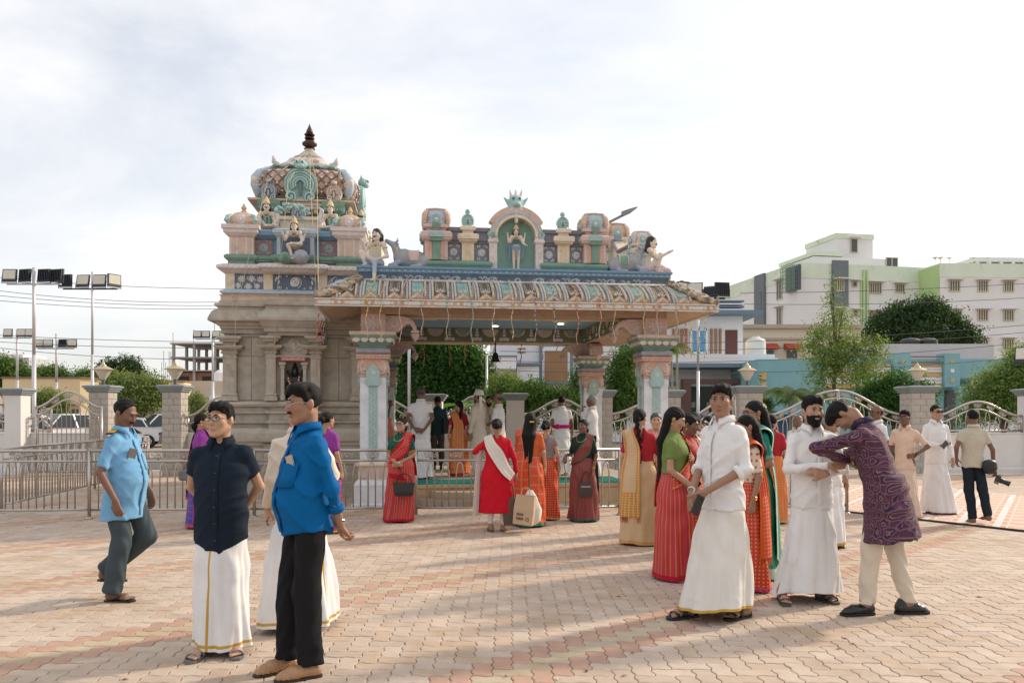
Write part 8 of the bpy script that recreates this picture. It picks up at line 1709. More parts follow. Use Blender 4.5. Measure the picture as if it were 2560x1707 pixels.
def w16(t, c):
 T = c['T']; s = c['s']; on = lambda th,z,e: tuple(on_table(T,th,z,e))
 put('dupatta',strip_mesh('dupatta',[on(-60,1.25,.04),(.075,-.06,1.45),(.08,.05,1.465),on(80,1.36,.05),on(110,1.22,.05),on(140,1.02,.05),on(165,.88,.06)],[on(-20,1.18,.05),(.19,-.05,1.40),(.20,.05,1.40),on(45,1.25,.05),on(75,1.06,.05),on(105,.88,.06),on(130,.78,.07)],7,14,[fab('dupatta white',(0.70,0.64,0.57),.85)],.010,4,None,(T,.03),s),t)
 put('dupatta_tail',strip_mesh('dupatta_tail',[(.15,-.10,1.40),(.22,-.07,1.15),(.245,-.04,.7),(.26,-.02,.28)],[(.19,.02,1.36),(.30,.03,1.12),(.345,.06,.7),(.37,.08,.25)],8,10,[MATS['dupatta white']],.010,3,None,None,s),t)
person('woman in red kurta with white dupatta seen from behind, hand on her neck',gnd(1243,10.47).x,10.47,H=1.48,sex='f',face=183,wx=1.14,skin='tan',hair='bun',head=(-8,5,0),arms={'L':dict(e=(.36,-.02,1.20),w=(.17,-.05,1.37),hd=(-1,.1,.4),n=(0,1,0),c=20),'R':dict(e=(-.27,.0,1.10),w=(-.30,-.03,.87),hd=(-.05,-.1,-1),n=(1,0,0),c=60)},
 top=dict(m=fab('kurta red',(0.52,0.008,0.02),.75),sleeve='long',hem=.30,flare=.05,ease=.012,fold=.006,neck=.02,backneck=.03,name='kurta'),bottom=dict(k='trousers',m=white2,w=.85,r2=.045,fold=.010),shoes=('flipflop',mat('sandal brown',(0.16,0.08,0.05),.6)),extra=w16)
person('woman with very long loose hair and orange checked sari seen from behind',gnd(1324,10.95).x,10.95,H=1.56,sex='f',face=172,wx=1.05,skin='light',hair='long',head=(20,4,0),arms={'L':dict(e=(.22,-.08,1.15),w=(.10,-.16,1.40),hd=(-.2,.1,1),n=(0,1,0))},top=blouse(fab('blouse orange',(0.55,0.12,0.04),.6),'half'),bottom=sari(sari_mat('silk vermilion',(0.60,0.07,0.025),(0.55,0.25,0.06),'checks',8,.05),s_green,border=(0,.035)),extra=lambda t,c: (pallu(t,c,[MATS['silk vermilion'],s_olive],lenz=.42,back=(92,15),border=.06,flare=6),MB().obox(tuple(c['Mh']@V3(0,.135,-.02)+c['hc']*c['s']),.03,.012,.010).build('hair_clip',m_goldj,t)),shoes=('flipflop',m_black))
person('woman in deep red sari with low cut back and bun by the railing',gnd(1366,11.65).x,11.65,H=1.45,sex='f',face=158,wx=1.05,skin='light',hair='bun',top=blouse(fab('blouse floral',(0.25,0.20,0.20),.6),'cap',backneck=.20),bottom=sari(s_dots2,s_zari,hem=(.22,.18)),extra=lambda t,c: pallu(t,c,[s_dots2,s_zari],front=True,back=(60,10)),shoes=('shoe',m_black))
person('woman in maroon sari with green edge leaning her arm on the railing',gnd(1458,11.5).x,11.5,H=1.47,sex='f',face=-22,wx=1.05,skin='dark',hair='lowbun',head=(-10,-2,0),bindi=True,arms={'R':dict(e=(-.25,.06,1.10),w=(-.27,-.12,1.10),hd=(0,-.6,-1),n=(.2,1,-.2),c=25),'L':dict(e=(.23,.02,1.09),w=(.20,-.10,.86),hd=(0,-.1,-1),n=(-1,0,0),c=45)},top=blouse(b_black,'half'),bottom=sari(s_maroon,s_dgreen,hem=(.265,.22),border=(0,.03)),extra=lambda t,c: (pallu(t,c,[s_maroon,s_dgreen],lenz=.30,back=(60,12),border=.10),bangles(t,c,'L'),necklace(t,c)),shoes=('flipflop',m_black))
person('woman in beige and gold silk sari seen from behind raising her hand',gnd(1600,9.43).x,9.43,H=1.60,sex='f',face=168,wx=1.06,skin='light',hair='braid',head=(-20,3,0),arms={'R':dict(e=(-.27,-.07,1.09),w=(-.16,-.20,1.31),hd=(.35,-.1,1),n=(0,-1,.2),c=10,sp=1)},top=blouse(b_red,'half',backneck=.14),bottom=sari(s_beige,s_zari,hem=(.24,.21),border=(0,.05)),extra=lambda t,c: (pallu(t,c,[s_beige,s_zari],lenz=.36,back=(92,22),border=.17,frm=s_rededge,end=4),bangles(t,c,'R',white,2)),shoes=('flipflop',m_black))
person('older woman with greying hair and red bindi behind the beige sari woman',gnd(1640,10.4).x,10.4,H=1.56,sex='f',face=-5,skin='light',hair='bun',hcol='salt',bindi=True,top=blouse(pinkf,'half'),bottom=sari(sari_mat('silk rose',(0.52,0.20,0.16),(0.6,0.4,0.2),'brocade',20,.1),s_zari),extra=lambda t,c: pallu(t,c,[MATS['silk rose'],s_zari]))
person('young woman in red buti sari and olive blouse looking down at a phone',gnd(1685,7.45).x,7.45,H=1.60,sex='f',face=68,skin='mid',hair='long',head=(8,24,0),arms={'R':dict(e=(-.215,.0,1.09),w=(-.15,-.25,.90),hd=(.2,-.8,-.5),n=(1,-.2,.2),c=40),'L':dict(e=(.20,-.12,1.08),w=(.03,-.175,1.20),hd=(-1,-.05,.15),n=(0,1,0),c=12,sp=1)},top=blouse(b_olive,'short',fold=.004,backneck=.08),bottom=sari(s_reds,s_rededge,hem=(.23,.21),folds=((5,.010,.3,2.5),(9,.006,1.1,-2.0),(3,.014,2.0,1.6))),extra=lambda t,c: (pallu(t,c,[s_red,s_orange],lenz=.7,border=.12),bangles(t,c,'R'),earring(c,-1),necklace(t,c)),shoes=('sandal',fab('sandal pinkish',(0.50,0.40,0.34))))
person('laughing woman in red zari sari just beyond the young woman',gnd(1722,7.95).x,7.95,H=1.54,sex='f',face=55,wx=1.08,skin='dark',hair='lowbun',head=(10,14,0),smile=True,bindi=True,top=blouse(b_red,'half'),bottom=sari(s_dots2,s_zari),extra=lambda t,c: (pallu(t,c,[s_red,s_orange],lenz=.6,border=.2),earring(c,-1)),shoes=('sandal',m_black))
person('woman in olive sari with embroidered cream blouse holding her head',gnd(1735,8.9).x,8.9,H=1.56,sex='f',face=178,skin='light',hair='bun',arms={'R':dict(e=(-.33,-.03,1.21),w=(-.16,.03,1.47),hd=(.8,.1,.5),n=(0,-1,0),c=15)},top=blouse(b_cream,'half',uv=True),bottom=sari(s_olive,s_dgreen),extra=lambda t,c: (pallu(t,c,[s_olive,s_zari],lenz=.30,frm=s_dgreen),bangles(t,c,'R',white,2)),shoes=('flipflop',m_black))
person('curly haired boy glimpsed behind the laughing woman',gnd(1704,10.6).x,10.6,H=1.54,face=175,skin='mid',hair='full',hcol='brown',top=dict(m=pinkf,sleeve='short',hem=.82),bottom=dict(k='trousers',m=slatef),shoes=('shoe',m_black))
person('person in pink top holding up a camera behind the tall man',gnd(1772,9.6).x,9.6,H=1.52,face=-55,skin='dark',hair='long',sex='f',arms={'L':dict(e=(.22,-.10,1.14),w=(.05,-.22,1.38),hd=(-.6,-.2,.6),n=(-.2,1,0),c=40),'R':dict(e=(-.22,-.10,1.14),w=(-.06,-.23,1.37),hd=(.6,-.2,.6),n=(.2,1,0),c=40)},top=dict(m=pinkf,sleeve='long',hem=.7,name='tunic'),bottom=dict(k='trousers',m=blackf),shoes=('shoe',m_black))
person('tall man in white shirt with rolled sleeves and gold bordered mundu, looking back',gnd(1806,6.05).x,6.05,H=1.76,face=-62,wx=1.03,skin='tan',hair='full',head=(36,3,0),arms={'L':dict(e=(.245,.02,1.10),w=(.09,-.24,.93),hd=(-.5,-.6,-.5),n=(-.6,.4,.2),c=45),'R':dict(e=(-.23,-.03,1.10),w=(-.03,-.27,.91),hd=(.4,-.5,-.8),n=(.3,1,0),c=40)},feet=((.10,.10,6),(-.10,-.24,-4)),
 top=dict(m=white,sleeve='roll',hem=.80,collar=True,placket=True,ease=.017,fold=.012,rollcuff=True),bottom=mundu([white2,gold],True,hem=(.25,.27),tuck=.80,shift=(0,-.07),zb=.075,border=(.004,.022),hemvar=.03,hemph=100,lap=200),shoes=('sandal',m_black,mat('sandal sole black',(0.02,0.02,0.02),.8)),
 extra=lambda t,c: MB().tube([Vector(c['A']['R']['w'])*c['s']+Vector((.031*math.cos(a),.01*math.sin(a*2),.031*math.sin(a)+.02)) for a in [2*PI*i/14 for i in range(15)]],.006,6).build('watch',m_silver,t))
def w31(t, c): pallu(t,c,[s_dots2,fab('silk flame',(0.62,0.10,0.01),.5)],lenz=.34,back=(60,5),border=.22,frm=m_orfr); bangles(t,c,'L')
person('woman with embroidered cream sleeve and scarlet sari behind the tall man',gnd(1868,7.0).x,7.0,H=1.53,sex='f',face=-84,skin='tan',hair='long',head=(0,10,0),top=blouse(b_cream,'half',uv=True),bottom=sari(s_dots2,s_pink),extra=w31,shoes=('flipflop',m_black))
def flowers(t, c):
 b = MB(); g = random.Random(3); hs = c['hs']
 for i in range(26): a = g.uniform(0,2*PI); r = g.uniform(0,.026); b.ell(((.055+.010*g.random())*hs,(.075+r*math.cos(a))*hs,(.055+r*math.sin(a))*hs),.0085,6,4)
 c['hput']('hair_flowers',b.mesh('hair_flowers',mat('jasmine',(0.72,0.62,0.45),.8)))
 pallu(t,c,[s_green,s_mint],lenz=.20,back=(85,25),border=.08,frm=fab('green tassel',(0.02,0.30,0.16)),pleat=.012); earring(c,1); necklace(t,c)
person('woman in emerald green sari with glasses and jasmine in her long hair',gnd(1888,7.55).x,7.55,H=1.665,sex='f',face=-80,skin='tan',hair='longback',head=(0,6,0),glasses='dark',arms={'L':dict(e=(.215,.05,1.10),w=(.10,-.19,1.03),hd=(-.3,-1,-.1),n=(-.2,0,1),c=30)},top=blouse(b_teal,'half',cuffm=fab('silver brocade',(0.20,0.30,0.26),.45)),bottom=sari(s_green,s_mint,hem=(.23,.21),border=(0,.10)),extra=flowers,shoes=('flipflop',mat('sandal tan',(0.25,0.14,0.09),.6)))
person('woman in orange red sari with low bun seen from behind at the short railing',gnd(1930,11.3).x,11.3,H=1.54,sex='f',face=150,skin='light',hair='lowbun',top=blouse(b_red,'half',backneck=.12),bottom=sari(s_orange,s_zari),extra=lambda t,c: pallu(t,c,[s_orange,s_zari],lenz=.4,back=(95,30)),shoes=('flipflop',m_black))
person('old dark skinned man with white hair fringe and white shirt in the distance',gnd(1994,13.4).x,13.4,H=1.54,face=-48,skin='dark',hair='bald',hcol='grey',moustache='grey',top=dict(m=white2,sleeve='half',hem=.78,collar=True),bottom=mundu([white,silver],False,tuck=.78))
bx_, by_ = gnd(2030,6.58).x, 6.58
person('smiling bearded man in white shirt and mundu with arms crossed',bx_,by_,H=1.68,face=6,wx=1.04,skin='mid',hair='quiff',beard=True,moustache=True,smile=True,head=(-2,2,0),arms={'L':dict(e=(.275,-.06,1.10),w=(.0,-.235,1.07),hd=(-1,.0,.15),n=(0,1,0),c=25),'R':dict(e=(-.275,-.06,1.10),w=(.03,-.26,1.14),hd=(1,.0,.1),n=(0,1,0),c=25)},feet=((.10,.0,10),(-.27,-.03,-14)),
 top=dict(m=white,sleeve='long',hem=.785,collar=True,placket=True,ease=.017,fold=.012),bottom=mundu([white,silver],False,hem=(.265,.20),shift=(-.06,-.02),tuck=.785,zb=.06,hemvar=.05,hemph=180,stripe=(-52,1.0)),shoes=('sandal',mat('slide grey',(0.06,0.065,0.07),.6),mat('slide sole',(0.08,0.08,0.08),.8)))
px_, py_, pf_, pH_ = gnd(2212,6.12).x, 6.12, -122, 1.76
m_paisley = sari_mat('coat purple brocade',(0.065,0.018,0.050),(0.20,0.10,0.09),'ogee',15,.10,.85);
nt_ = m_paisley.node_tree
def at_l(u,v,d): return WL(px_,py_,0,pf_,pH_,at(u,v,d))
person('man in purple patterned coat bowing his head onto the bearded man',px_,py_,H=pH_,face=pf_,wx=1.05,skin='tan',hair='full',lean=(19,0,0),head=(-2,60,0),hoff=(0,-.055,-.065),arms={'L':dict(abs=1,e=at_l(2040,1120,6.12),w=at_l(2118,1150,6.30),hd=tuple(Matrix.Rotation(-R(pf_),3,'Z') @ Vector((1,.25,-.15))),n=tuple(Matrix.Rotation(-R(pf_),3,'Z') @ Vector((0,-1,.3))),c=20),'R':dict(abs=1,e=at_l(2120,1140,6.75),w=at_l(2060,1145,6.62),hd=tuple(Matrix.Rotation(-R(pf_),3,'Z') @ Vector((-1,0,0))),n=(0,0,-1),c=20)},
 feet=((.10,-.13,42),(-.10,.13,-140)),top=dict(m=m_paisley,sleeve='long',hem=.57,flare=.075,vert=7,ease=.017,fold=.010,collar=True,uv=True,name='coat',neck=0),bottom=dict(k='trousers',m=offw,w=.92,r2=.058,fold=.009),shoes=('shoe',mat('shoe black',(0.012,0.012,0.013),.22,.05),mat('shoe sole',(0.01,0.01,0.01),.7)))
person('grey haired man glimpsed between the bearded man and the purple coat',gnd(2075,9.2).x,9.2,H=1.56,face=30,skin='tan',hair='bald',hcol='grey',glasses='gold',top=dict(m=white2,sleeve='half',hem=.78,collar=True),bottom=mundu(None,True,tuck=.78))
person('bald man in white shirt and glasses facing left behind the purple coat',gnd(2192,12.3).x,12.3,H=1.68,face=-82,skin='dark',hair='bald',hcol='black',glasses='dark',beard=False,moustache=True,top=dict(m=white,sleeve='half',hem=.78,collar=True),bottom=mundu([white,silver],False,tuck=.78),shoes=('flipflop',m_black))
person('boy in peach shirt and glasses with hand on hip',gnd(2262,11.9).x,11.9,H=1.60,face=-38,wx=.92,skin='dark',hair='full',glasses='dark',head=(-8,0,0),arms={'L':dict(e=(.37,.06,1.13),w=(.20,-.07,1.01),hd=(-1,-.5,-.3),n=(0,1,0),c=30)},top=dict(m=peachf,sleeve='half',hem=.76,collar=True,placket=True),bottom=mundu([fab('cotton peach pale',(0.64,0.50,0.40)),gold],False,tuck=.76,hem=(.22,.18)),shoes=('flipflop',m_black),extra=lambda t,c: MB().tube([Vector(c['A']['L']['w'])*c['s']+Vector((.012*math.sin(a),.032*math.cos(a),.032*math.sin(a))) for a in [2*PI*i/12 for i in range(13)]],.010,6).build('watch',m_black,t))
person('man in white with dark sunglasses looking at us with a phone in hand',gnd(2340,12.3).x,12.3,H=1.69,face=4,skin='mid',hair='short',glasses='shades',arms={'R':dict(e=(-.25,.0,1.10),w=(-.05,-.21,1.07),hd=(1,-.3,.1),n=(0,.3,1),c=35)},feet=((.16,-.02,14),(-.10,.0,-8)),top=dict(m=white,sleeve='long',hem=.79,collar=True,placket=True),bottom=mundu([white,silver],False,hem=(.27,.20),tuck=.79,shift=(.05,0),stripe=(-60,1.5)),shoes=('sandal',mat('sandal dark brown',(0.06,0.035,0.025),.6)))
fx_, fy_, ff_, fH_ = gnd(2432,11.3).x, 11.3, 176, 1.61
person('photographer in beige shirt and dark trousers walking away barefoot',fx_,fy_,H=fH_,face=ff_,skin='dark',hair='short',arms={'R':dict(abs=1,e=(-.27,.03,1.10),w=WL(fx_,fy_,0,ff_,fH_,at(2484,1168,11.3)),hd=(-.35,-.1,-.9),n=(1,0,0),c=50),'L':dict(e=(.29,.04,1.13),w=(.20,-.12,.98),hd=(-.1,-.2,-1),n=(-1,0,0))},feet=((.02,.02,-6),(-.13,.16,6)),lift=(0,.06),top=dict(m=beigef,sleeve='short',hem=.84,collar=True,neck=0),bottom=dict(k='trousers',m=fab('trouser navy',(0.016,0.022,0.03)),w=.95))
# ================================================================== carried things
def holder(name,label,cat,p): return thing(name,label,cat,p)
h = holder('handbag','black leather handbag hanging before the red sari woman','handbag',at(1010,1222,11.18)); h.scale = (.78,.9,.80)
b = MB(); b.loft([[(-.15,-.05,-.12),(.15,-.05,-.12),(.15,.05,-.12),(-.15,.05,-.12)],[(-.17,-.055,-.05),(.17,-.055,-.05),(.17,.055,-.05),(-.17,.055,-.05)],[(-.19,-.035,.11),(.19,-.035,.11),(.19,.035,.11),(-.19,.035,.11)]]); b.build('bag_body',m_black,h); MB().tube(smooth_path([(-.14,0,.10),(-.10,.0,.22),(0,.01,.27),(.10,0,.22),(.14,0,.10)],4),.010,6).build('handle',m_black,h,True)
h = holder('handbag','small brown leather bag held by the maroon sari woman','handbag',at(1464,1222,11.35)); b = MB(); b.loft([[(-.09,-.035,-.11),(.09,-.035,-.11),(.09,.035,-.11),(-.09,.035,-.11)],[(-.10,-.04,.0),(.10,-.04,0),(.10,.04,0),(-.10,.04,0)],[(-.085,-.02,.10),(.085,-.02,.10),(.085,.02,.10),(-.085,.02,.10)]]); b.build('bag_body',mat('brown leather',(0.055,0.035,0.03),.5),h); MB().tube(smooth_path([(-.07,0,.09),(-.03,0,.22),(.03,0,.24),(.07,0,.09)],4),.008,6).build('handle',MATS['brown leather'],h,True); MB().box(-.07,.07,-.043,-.040,.03,.045).build('zip',m_silver,h)
h = holder('paper_bag','brown paper shopping bag with recycling mark held by the red kurta woman','bag',at(1308,1310,10.3)); h.rotation_euler = (0,.10,-.25); h.scale = (.85,.85,.9); kraft = mat('kraft paper',(0.50,0.36,0.23),.85,.08,4,.3,12)
b = MB(); b.loft([[(-.15,-.07,0),(.15,-.07,0),(.15,.07,0),(-.15,.07,0)],[(-.155,-.075,.22),(.155,-.075,.22),(.155,.075,.22),(-.155,.075,.22)],[(-.14,-.05,.42),(.14,-.05,.42),(.14,.05,.42),(-.14,.05,.42)]],cap1=False); b.build('bag_body',kraft,h)
MB().tube(smooth_path([(-.06,-.05,.42),(-.05,-.04,.52),(.05,-.04,.52),(.06,-.05,.42)],4),.006,5).build('handle',kraft,h,True); ink = mat('print brown',(0.16,0.07,0.05),.8,0)
b = MB()
for k in range(3):
 a0 = k*2*PI/3+PI/2; P = lambda a,r: Vector((.07+r*math.cos(a),-.0785,.085+r*math.sin(a)))
 b.tube([P(a0+.25,.026),P(a0+1.0,.020),P(a0+1.75,.026)],.004,4); b.add([P(a0+1.65,.036),P(a0+1.65,.014),P(a0+2.15,.024)],[(0,1,2)])
b.build('recycling_mark',ink,h)
b = MB()
for r_ in range(2):
 for i in range(5): b.box(-.10+i*.022,-.085+i*.022,-.079,-.0765,.13-r_*.06,.165-r_*.06)
b.build('printed_marks',ink,h)
h = holder('carry_bag','dark brown cloth bag held beside the paper bag','bag',at(1277,1312,10.38)); b = MB(); b.loft([[(-.09,-.05,0),(.09,-.05,0),(.09,.05,0),(-.09,.05,0)],[(-.10,-.06,.15),(.10,-.06,.15),(.10,.06,.15),(-.10,.06,.15)],[(-.05,-.03,.36),(.05,-.03,.36),(.05,.03,.36),(-.05,.03,.36)]]); b.build('bag_body',mat('bag dark brown',(0.10,0.065,0.045),.8),h,True,40); MB().tube(smooth_path([(-.04,0,.35),(-.02,0,.52),(.02,0,.52),(.04,0,.35)],4),.010,6).build('handle',MATS['bag dark brown'],h,True)
h = holder('carry_bag','white plastic bag bulging behind the paper bag','bag',at(1326,1312,10.48)); b = MB(); b.loft([[( (.10+.03*math.sin(3*a+q))*r*math.cos(a),.06*r*math.sin(a),z) for a in [2*PI*i/14 for i in range(14)]] for q,(r,z) in enumerate(((.6,0),(1.1,.06),(1.2,.2),(.8,.36),(.3,.46)))]); b.build('bag_body',white2,h,True)
h = holder('sling_bag','small grey sling bag at the hip of the blue sari woman','handbag',at(470,1188,10.6)); MB().rect(0,0,.11,.04,[(-.02,-.07),(0,-.05),(0,.05),(-.03,.08)]).build('bag_body',mat('bag grey',(0.13,0.13,0.13),.6),h); MB().tube([(-.08,0,.06),(.05,.05,.30),(.12,.1,.5)],.006,5).build('strap',MATS['bag grey'],h)
h = holder('plastic_bag','orange printed plastic bag behind the front left column','bag',at(966,1110,16.0)); b = MB(); b.loft([[((.14+.02*math.sin(3*a+q))*r*math.cos(a),.08*r*math.sin(a),z) for a in [2*PI*i/14 for i in range(14)]] for q,(r,z) in enumerate(((.6,-.05),(1.1,.05),(1.15,.25),(.7,.42),(.9,.52)))]); b.build('bag_body',mat('plastic orange',(0.60,0.16,0.08),.4,.4,12),h,True)
def phone(label,p,rot,m=None): o = MB().rect(0,0,.036,.005,[(-.003,-.074),(0,-.071),(0,.071),(-.003,.074)]).build('phone',m or mat('phone black',(0.015,0.015,0.02),.2)); o.location = p; o.rotation_euler = rot; MB().obox((.018,-.0056,.055),.012,.002,.012).build('camera_lens',m_eyed,o); return tag(o,label,'phone')
phone('black phone in the hand of the young red sari woman',at(1736,1214,7.32),(0,.9,.4)); phone('black phone in the hand of the sunglasses man',at(2362,1111,12.02),(-.3,.9,.1)); phone('black phone under the clasped hands of the tall man',at(1744,1262,5.74),(0,.5,.5)); phone('phone raised by the person behind the column',at(957,1045,16.15),(0,0,1.4))
def camera_thing(label,p,rot):
 o = thing('photo_camera',label,'camera',p); o.rotation_euler = rot; bk = mat('camera black',(0.018,0.018,0.018),.4)
 MB().rect(0,0,.07,.03,[(-.005,-.05),(0,-.045),(0,.04),(-.01,.048)]).rect(0,0,.03,.025,[(0,.049),(-.01,.07)]).build('camera_body',bk,o); MB().lathe(0,0,[(.038,0),(.038,.03),(.034,.04),(.036,.10),(.040,.13),(.030,.131)],18).build('lens',bk,o,True,40,(0,-.03,0),(PI/2,0,0)); return o
camera_thing('black camera dangling from the photographer hand',at(2494,1198,11.2),(.4,.35,1.1)); camera_thing('black camera held up behind the tall man',at(1760,1066,9.35),(0,0,-.9))
h = holder('camera_bag','black padded camera pouch on the photographer hip','bag',at(2474,1168,11.15)); f = SDF((-.12,-.08,-.12),(.12,.08,.12),.012); f.ell((0,0,0),(.105,.07,.10),0); f.ell((0,0,.06),(.09,.06,.05),.03); V,Q = f.nets(); put('pouch',np_mesh('pouch',V,Q,m_black),h)
# ================================================================== bell, streamers, statues
bl = thing('temple_bell','dark bronze bell hanging from the rear beam with a rope','bell',tl(2.55,D_-.35,0)); bm_ = mat('bell bronze',(0.035,0.025,0.02),.45,.2,metal=.6)
MB().lathe(0,0,[(.02,2.98),(.05,2.97),(.07,2.90),(.085,2.83),(.115,2.78),(.12,2.765),(.10,2.765)],18).build('bell_body',bm_,bl,True,50); MB().tube([(0,0,2.97),(0,0,3.22)],.015,6).box(-.02,.02,-.02,.02,3.0,3.05).build('hanger',bm_,bl); MB().tube([(0,0,2.80),(.004,0,2.2),(-.004,0,1.6),(.01,0,1.30)],.007,5).build('rope',mat('rope',(0.35,0.26,0.15)),bl)
b = MB();
for i in range(5): b.ell((.01+.02*math.sin(i*2),.015*math.cos(i*3),1.28-.03*i),(.022,.022,.026),7,5)
b.build('rope_knot',MATS['rope'],bl)
STC = [('yellow',(0.65,0.45,0.10)),('pink',(0.62,0.30,0.38)),('teal',(0.10,0.42,0.40)),('pale',(0.62,0.55,0.45)),('blue',(0.06,0.10,0.30)),('red',(0.50,0.06,0.07))]; stm = {n: mat('streamer '+n,c,.7,.1) for n,c in STC}; tw_m = mat('streamer twine',(0.55,0.44,0.28),.8,.1)
def streamer(top_, ln, col, label, r=.008, slope=0.0, grp='paper streamers hanging from the eave'):
 g = random.Random(hash(label) % 999); t = thing('paper_streamer',label,'streamer',top_,A0,grp); n = 14
 P = [Vector((slope*(i/n)+.018*math.sin(i*.9+g.random()*.7)*(i > 0),.012*math.cos(i*1.3),-ln*i/n)) for i in range(n+1)]; MB().tube(P,[r*(.8+.5*g.random()) for _ in P],5).build('twine',tw_m,t,True)
 b = MB()
 for i in range(2,n):
  if g.random() < .75: b.tube([P[i-1].lerp(P[i],.2),P[i-1].lerp(P[i],.9)],r*1.55,6)
 tag(b.build('paper_wraps',stm[col],t,True),kind='stuff')
def rope_over(x, dx, col, word, i):      # from eave roll down over the roof and hanging below the fascia
 t = thing('paper_streamer','%s paper streamer hanging over the front eave, %s from the left' % (col,word),'streamer',tl(0,0,0),A0,'paper streamers hanging from the front eave'); g = random.Random(i); P = [Vector((x,-.30,3.83))]
 for q in range(1,6): o_,z_ = ep(1-q/5.2); P.append(Vector((x+dx*q/5+.01*g.uniform(-1,1),-(o_+.05),z_+.045)))
 P.append(Vector((x+dx,-.905,3.37))); e = g.uniform(.46,.62)
 for q in range(1,9): P.append(Vector((x+dx+.02*math.sin(q*1.1+i),-.905+.01*math.cos(q),3.37-(.10+e)*q/8)))
 MB().tube(P,.006,5).build('twine',tw_m,t,True); b = MB()
 for q in range(1,len(P)):
  if g.random() < .62: b.tube([P[q-1].lerp(P[q],.15),P[q-1].lerp(P[q],.55)],.0105,6)
 tag(b.build('paper_wraps',stm[col],t,True),kind='stuff')
ORD = ['first','second','third','fourth','fifth','sixth','seventh','eighth','ninth','tenth','eleventh','twelfth','thirteenth','fourteenth','fifteenth','sixteenth']
for i,(u,col) in enumerate(((915,'yellow'),(948,'yellow'),(995,'pink'),(1047,'pink'),(1108,'teal'),(1168,'teal'),(1220,'pale'),(1267,'pale'),(1325,'blue'),(1373,'blue'),(1430,'red'),(1487,'red'),(1522,'yellow'),(1599,'yellow'),(1634,'pink'),(1684,'pink'))):
 xl = -.86+(u-795)/ (1792-795)*(W_+1.72); xt = xl-(i-7.5)*.018; rope_over(xt,xl-xt,col,ORD[i],i)
for i,(u,col) in enumerate(((1060,'red'),(1125,'red'),(1162,'yellow'),(1205,'yellow'),(1236,'pale'),(1302,'red'),(1356,'pink'),(1393,'yellow'))):
 p = at(u,865,18.8); p.z = 3.22; streamer(p,.52,col,'short %s streamer under the rear eave, %s from the left' % (col,ORD[i]),grp='paper streamers on the rear eave')
for i,(u,v,d,col) in enumerate(((795,777,13.6,'red'),(803,790,13.7,'red'),(811,797,13.8,'blue'))): streamer(at(u,v,d),.50,col,'%s streamer before the stone shrine under the eave corner, %s from the left' % (col,ORD[i]),grp='paper streamers under the left eave corner')
for i,(u,v,d,ln,col) in enumerate(((1712,800,15.2,.7,'red'),(1729,798,15.4,.75,'yellow'),(1748,797,15.6,.8,'teal'),(1762,795,15.8,.8,'teal'))): streamer(at(u,v,d),ln,col,'%s streamer on the right flank eave, %s from the left' % (col,ORD[i]),grp='paper streamers on the right flank')
def string_line(pts, label): tag(MB().tube([Vector(p) for p in pts],.006,4).build('decor_string',tw_m,None,True),label,'string','strings of twine tied from the tower')
kt = tl(ux,uy,7.17)
for (x,y,z),lab in (((SX-1.0,SY0-.45,2.0),'twine string running from the tower tip down the left shrine corner'),((SX-.30,SY0-.50,1.65),'twine string falling past the shrine niche'),((SX+.45,SY0-.48,2.2),'twine string crossing the front of the tower to the right'),((-.85,-.85,3.45),'twine string from the tower tip to the eave corner')):
 string_line([kt,tl(SX+.0+(x-SX)*.55,SY0+.25,5.95),tl(x if x < 0 else x,SY0-.36 if x < -.86 else y+.2,3.4),tl(x,y,z)],lab)
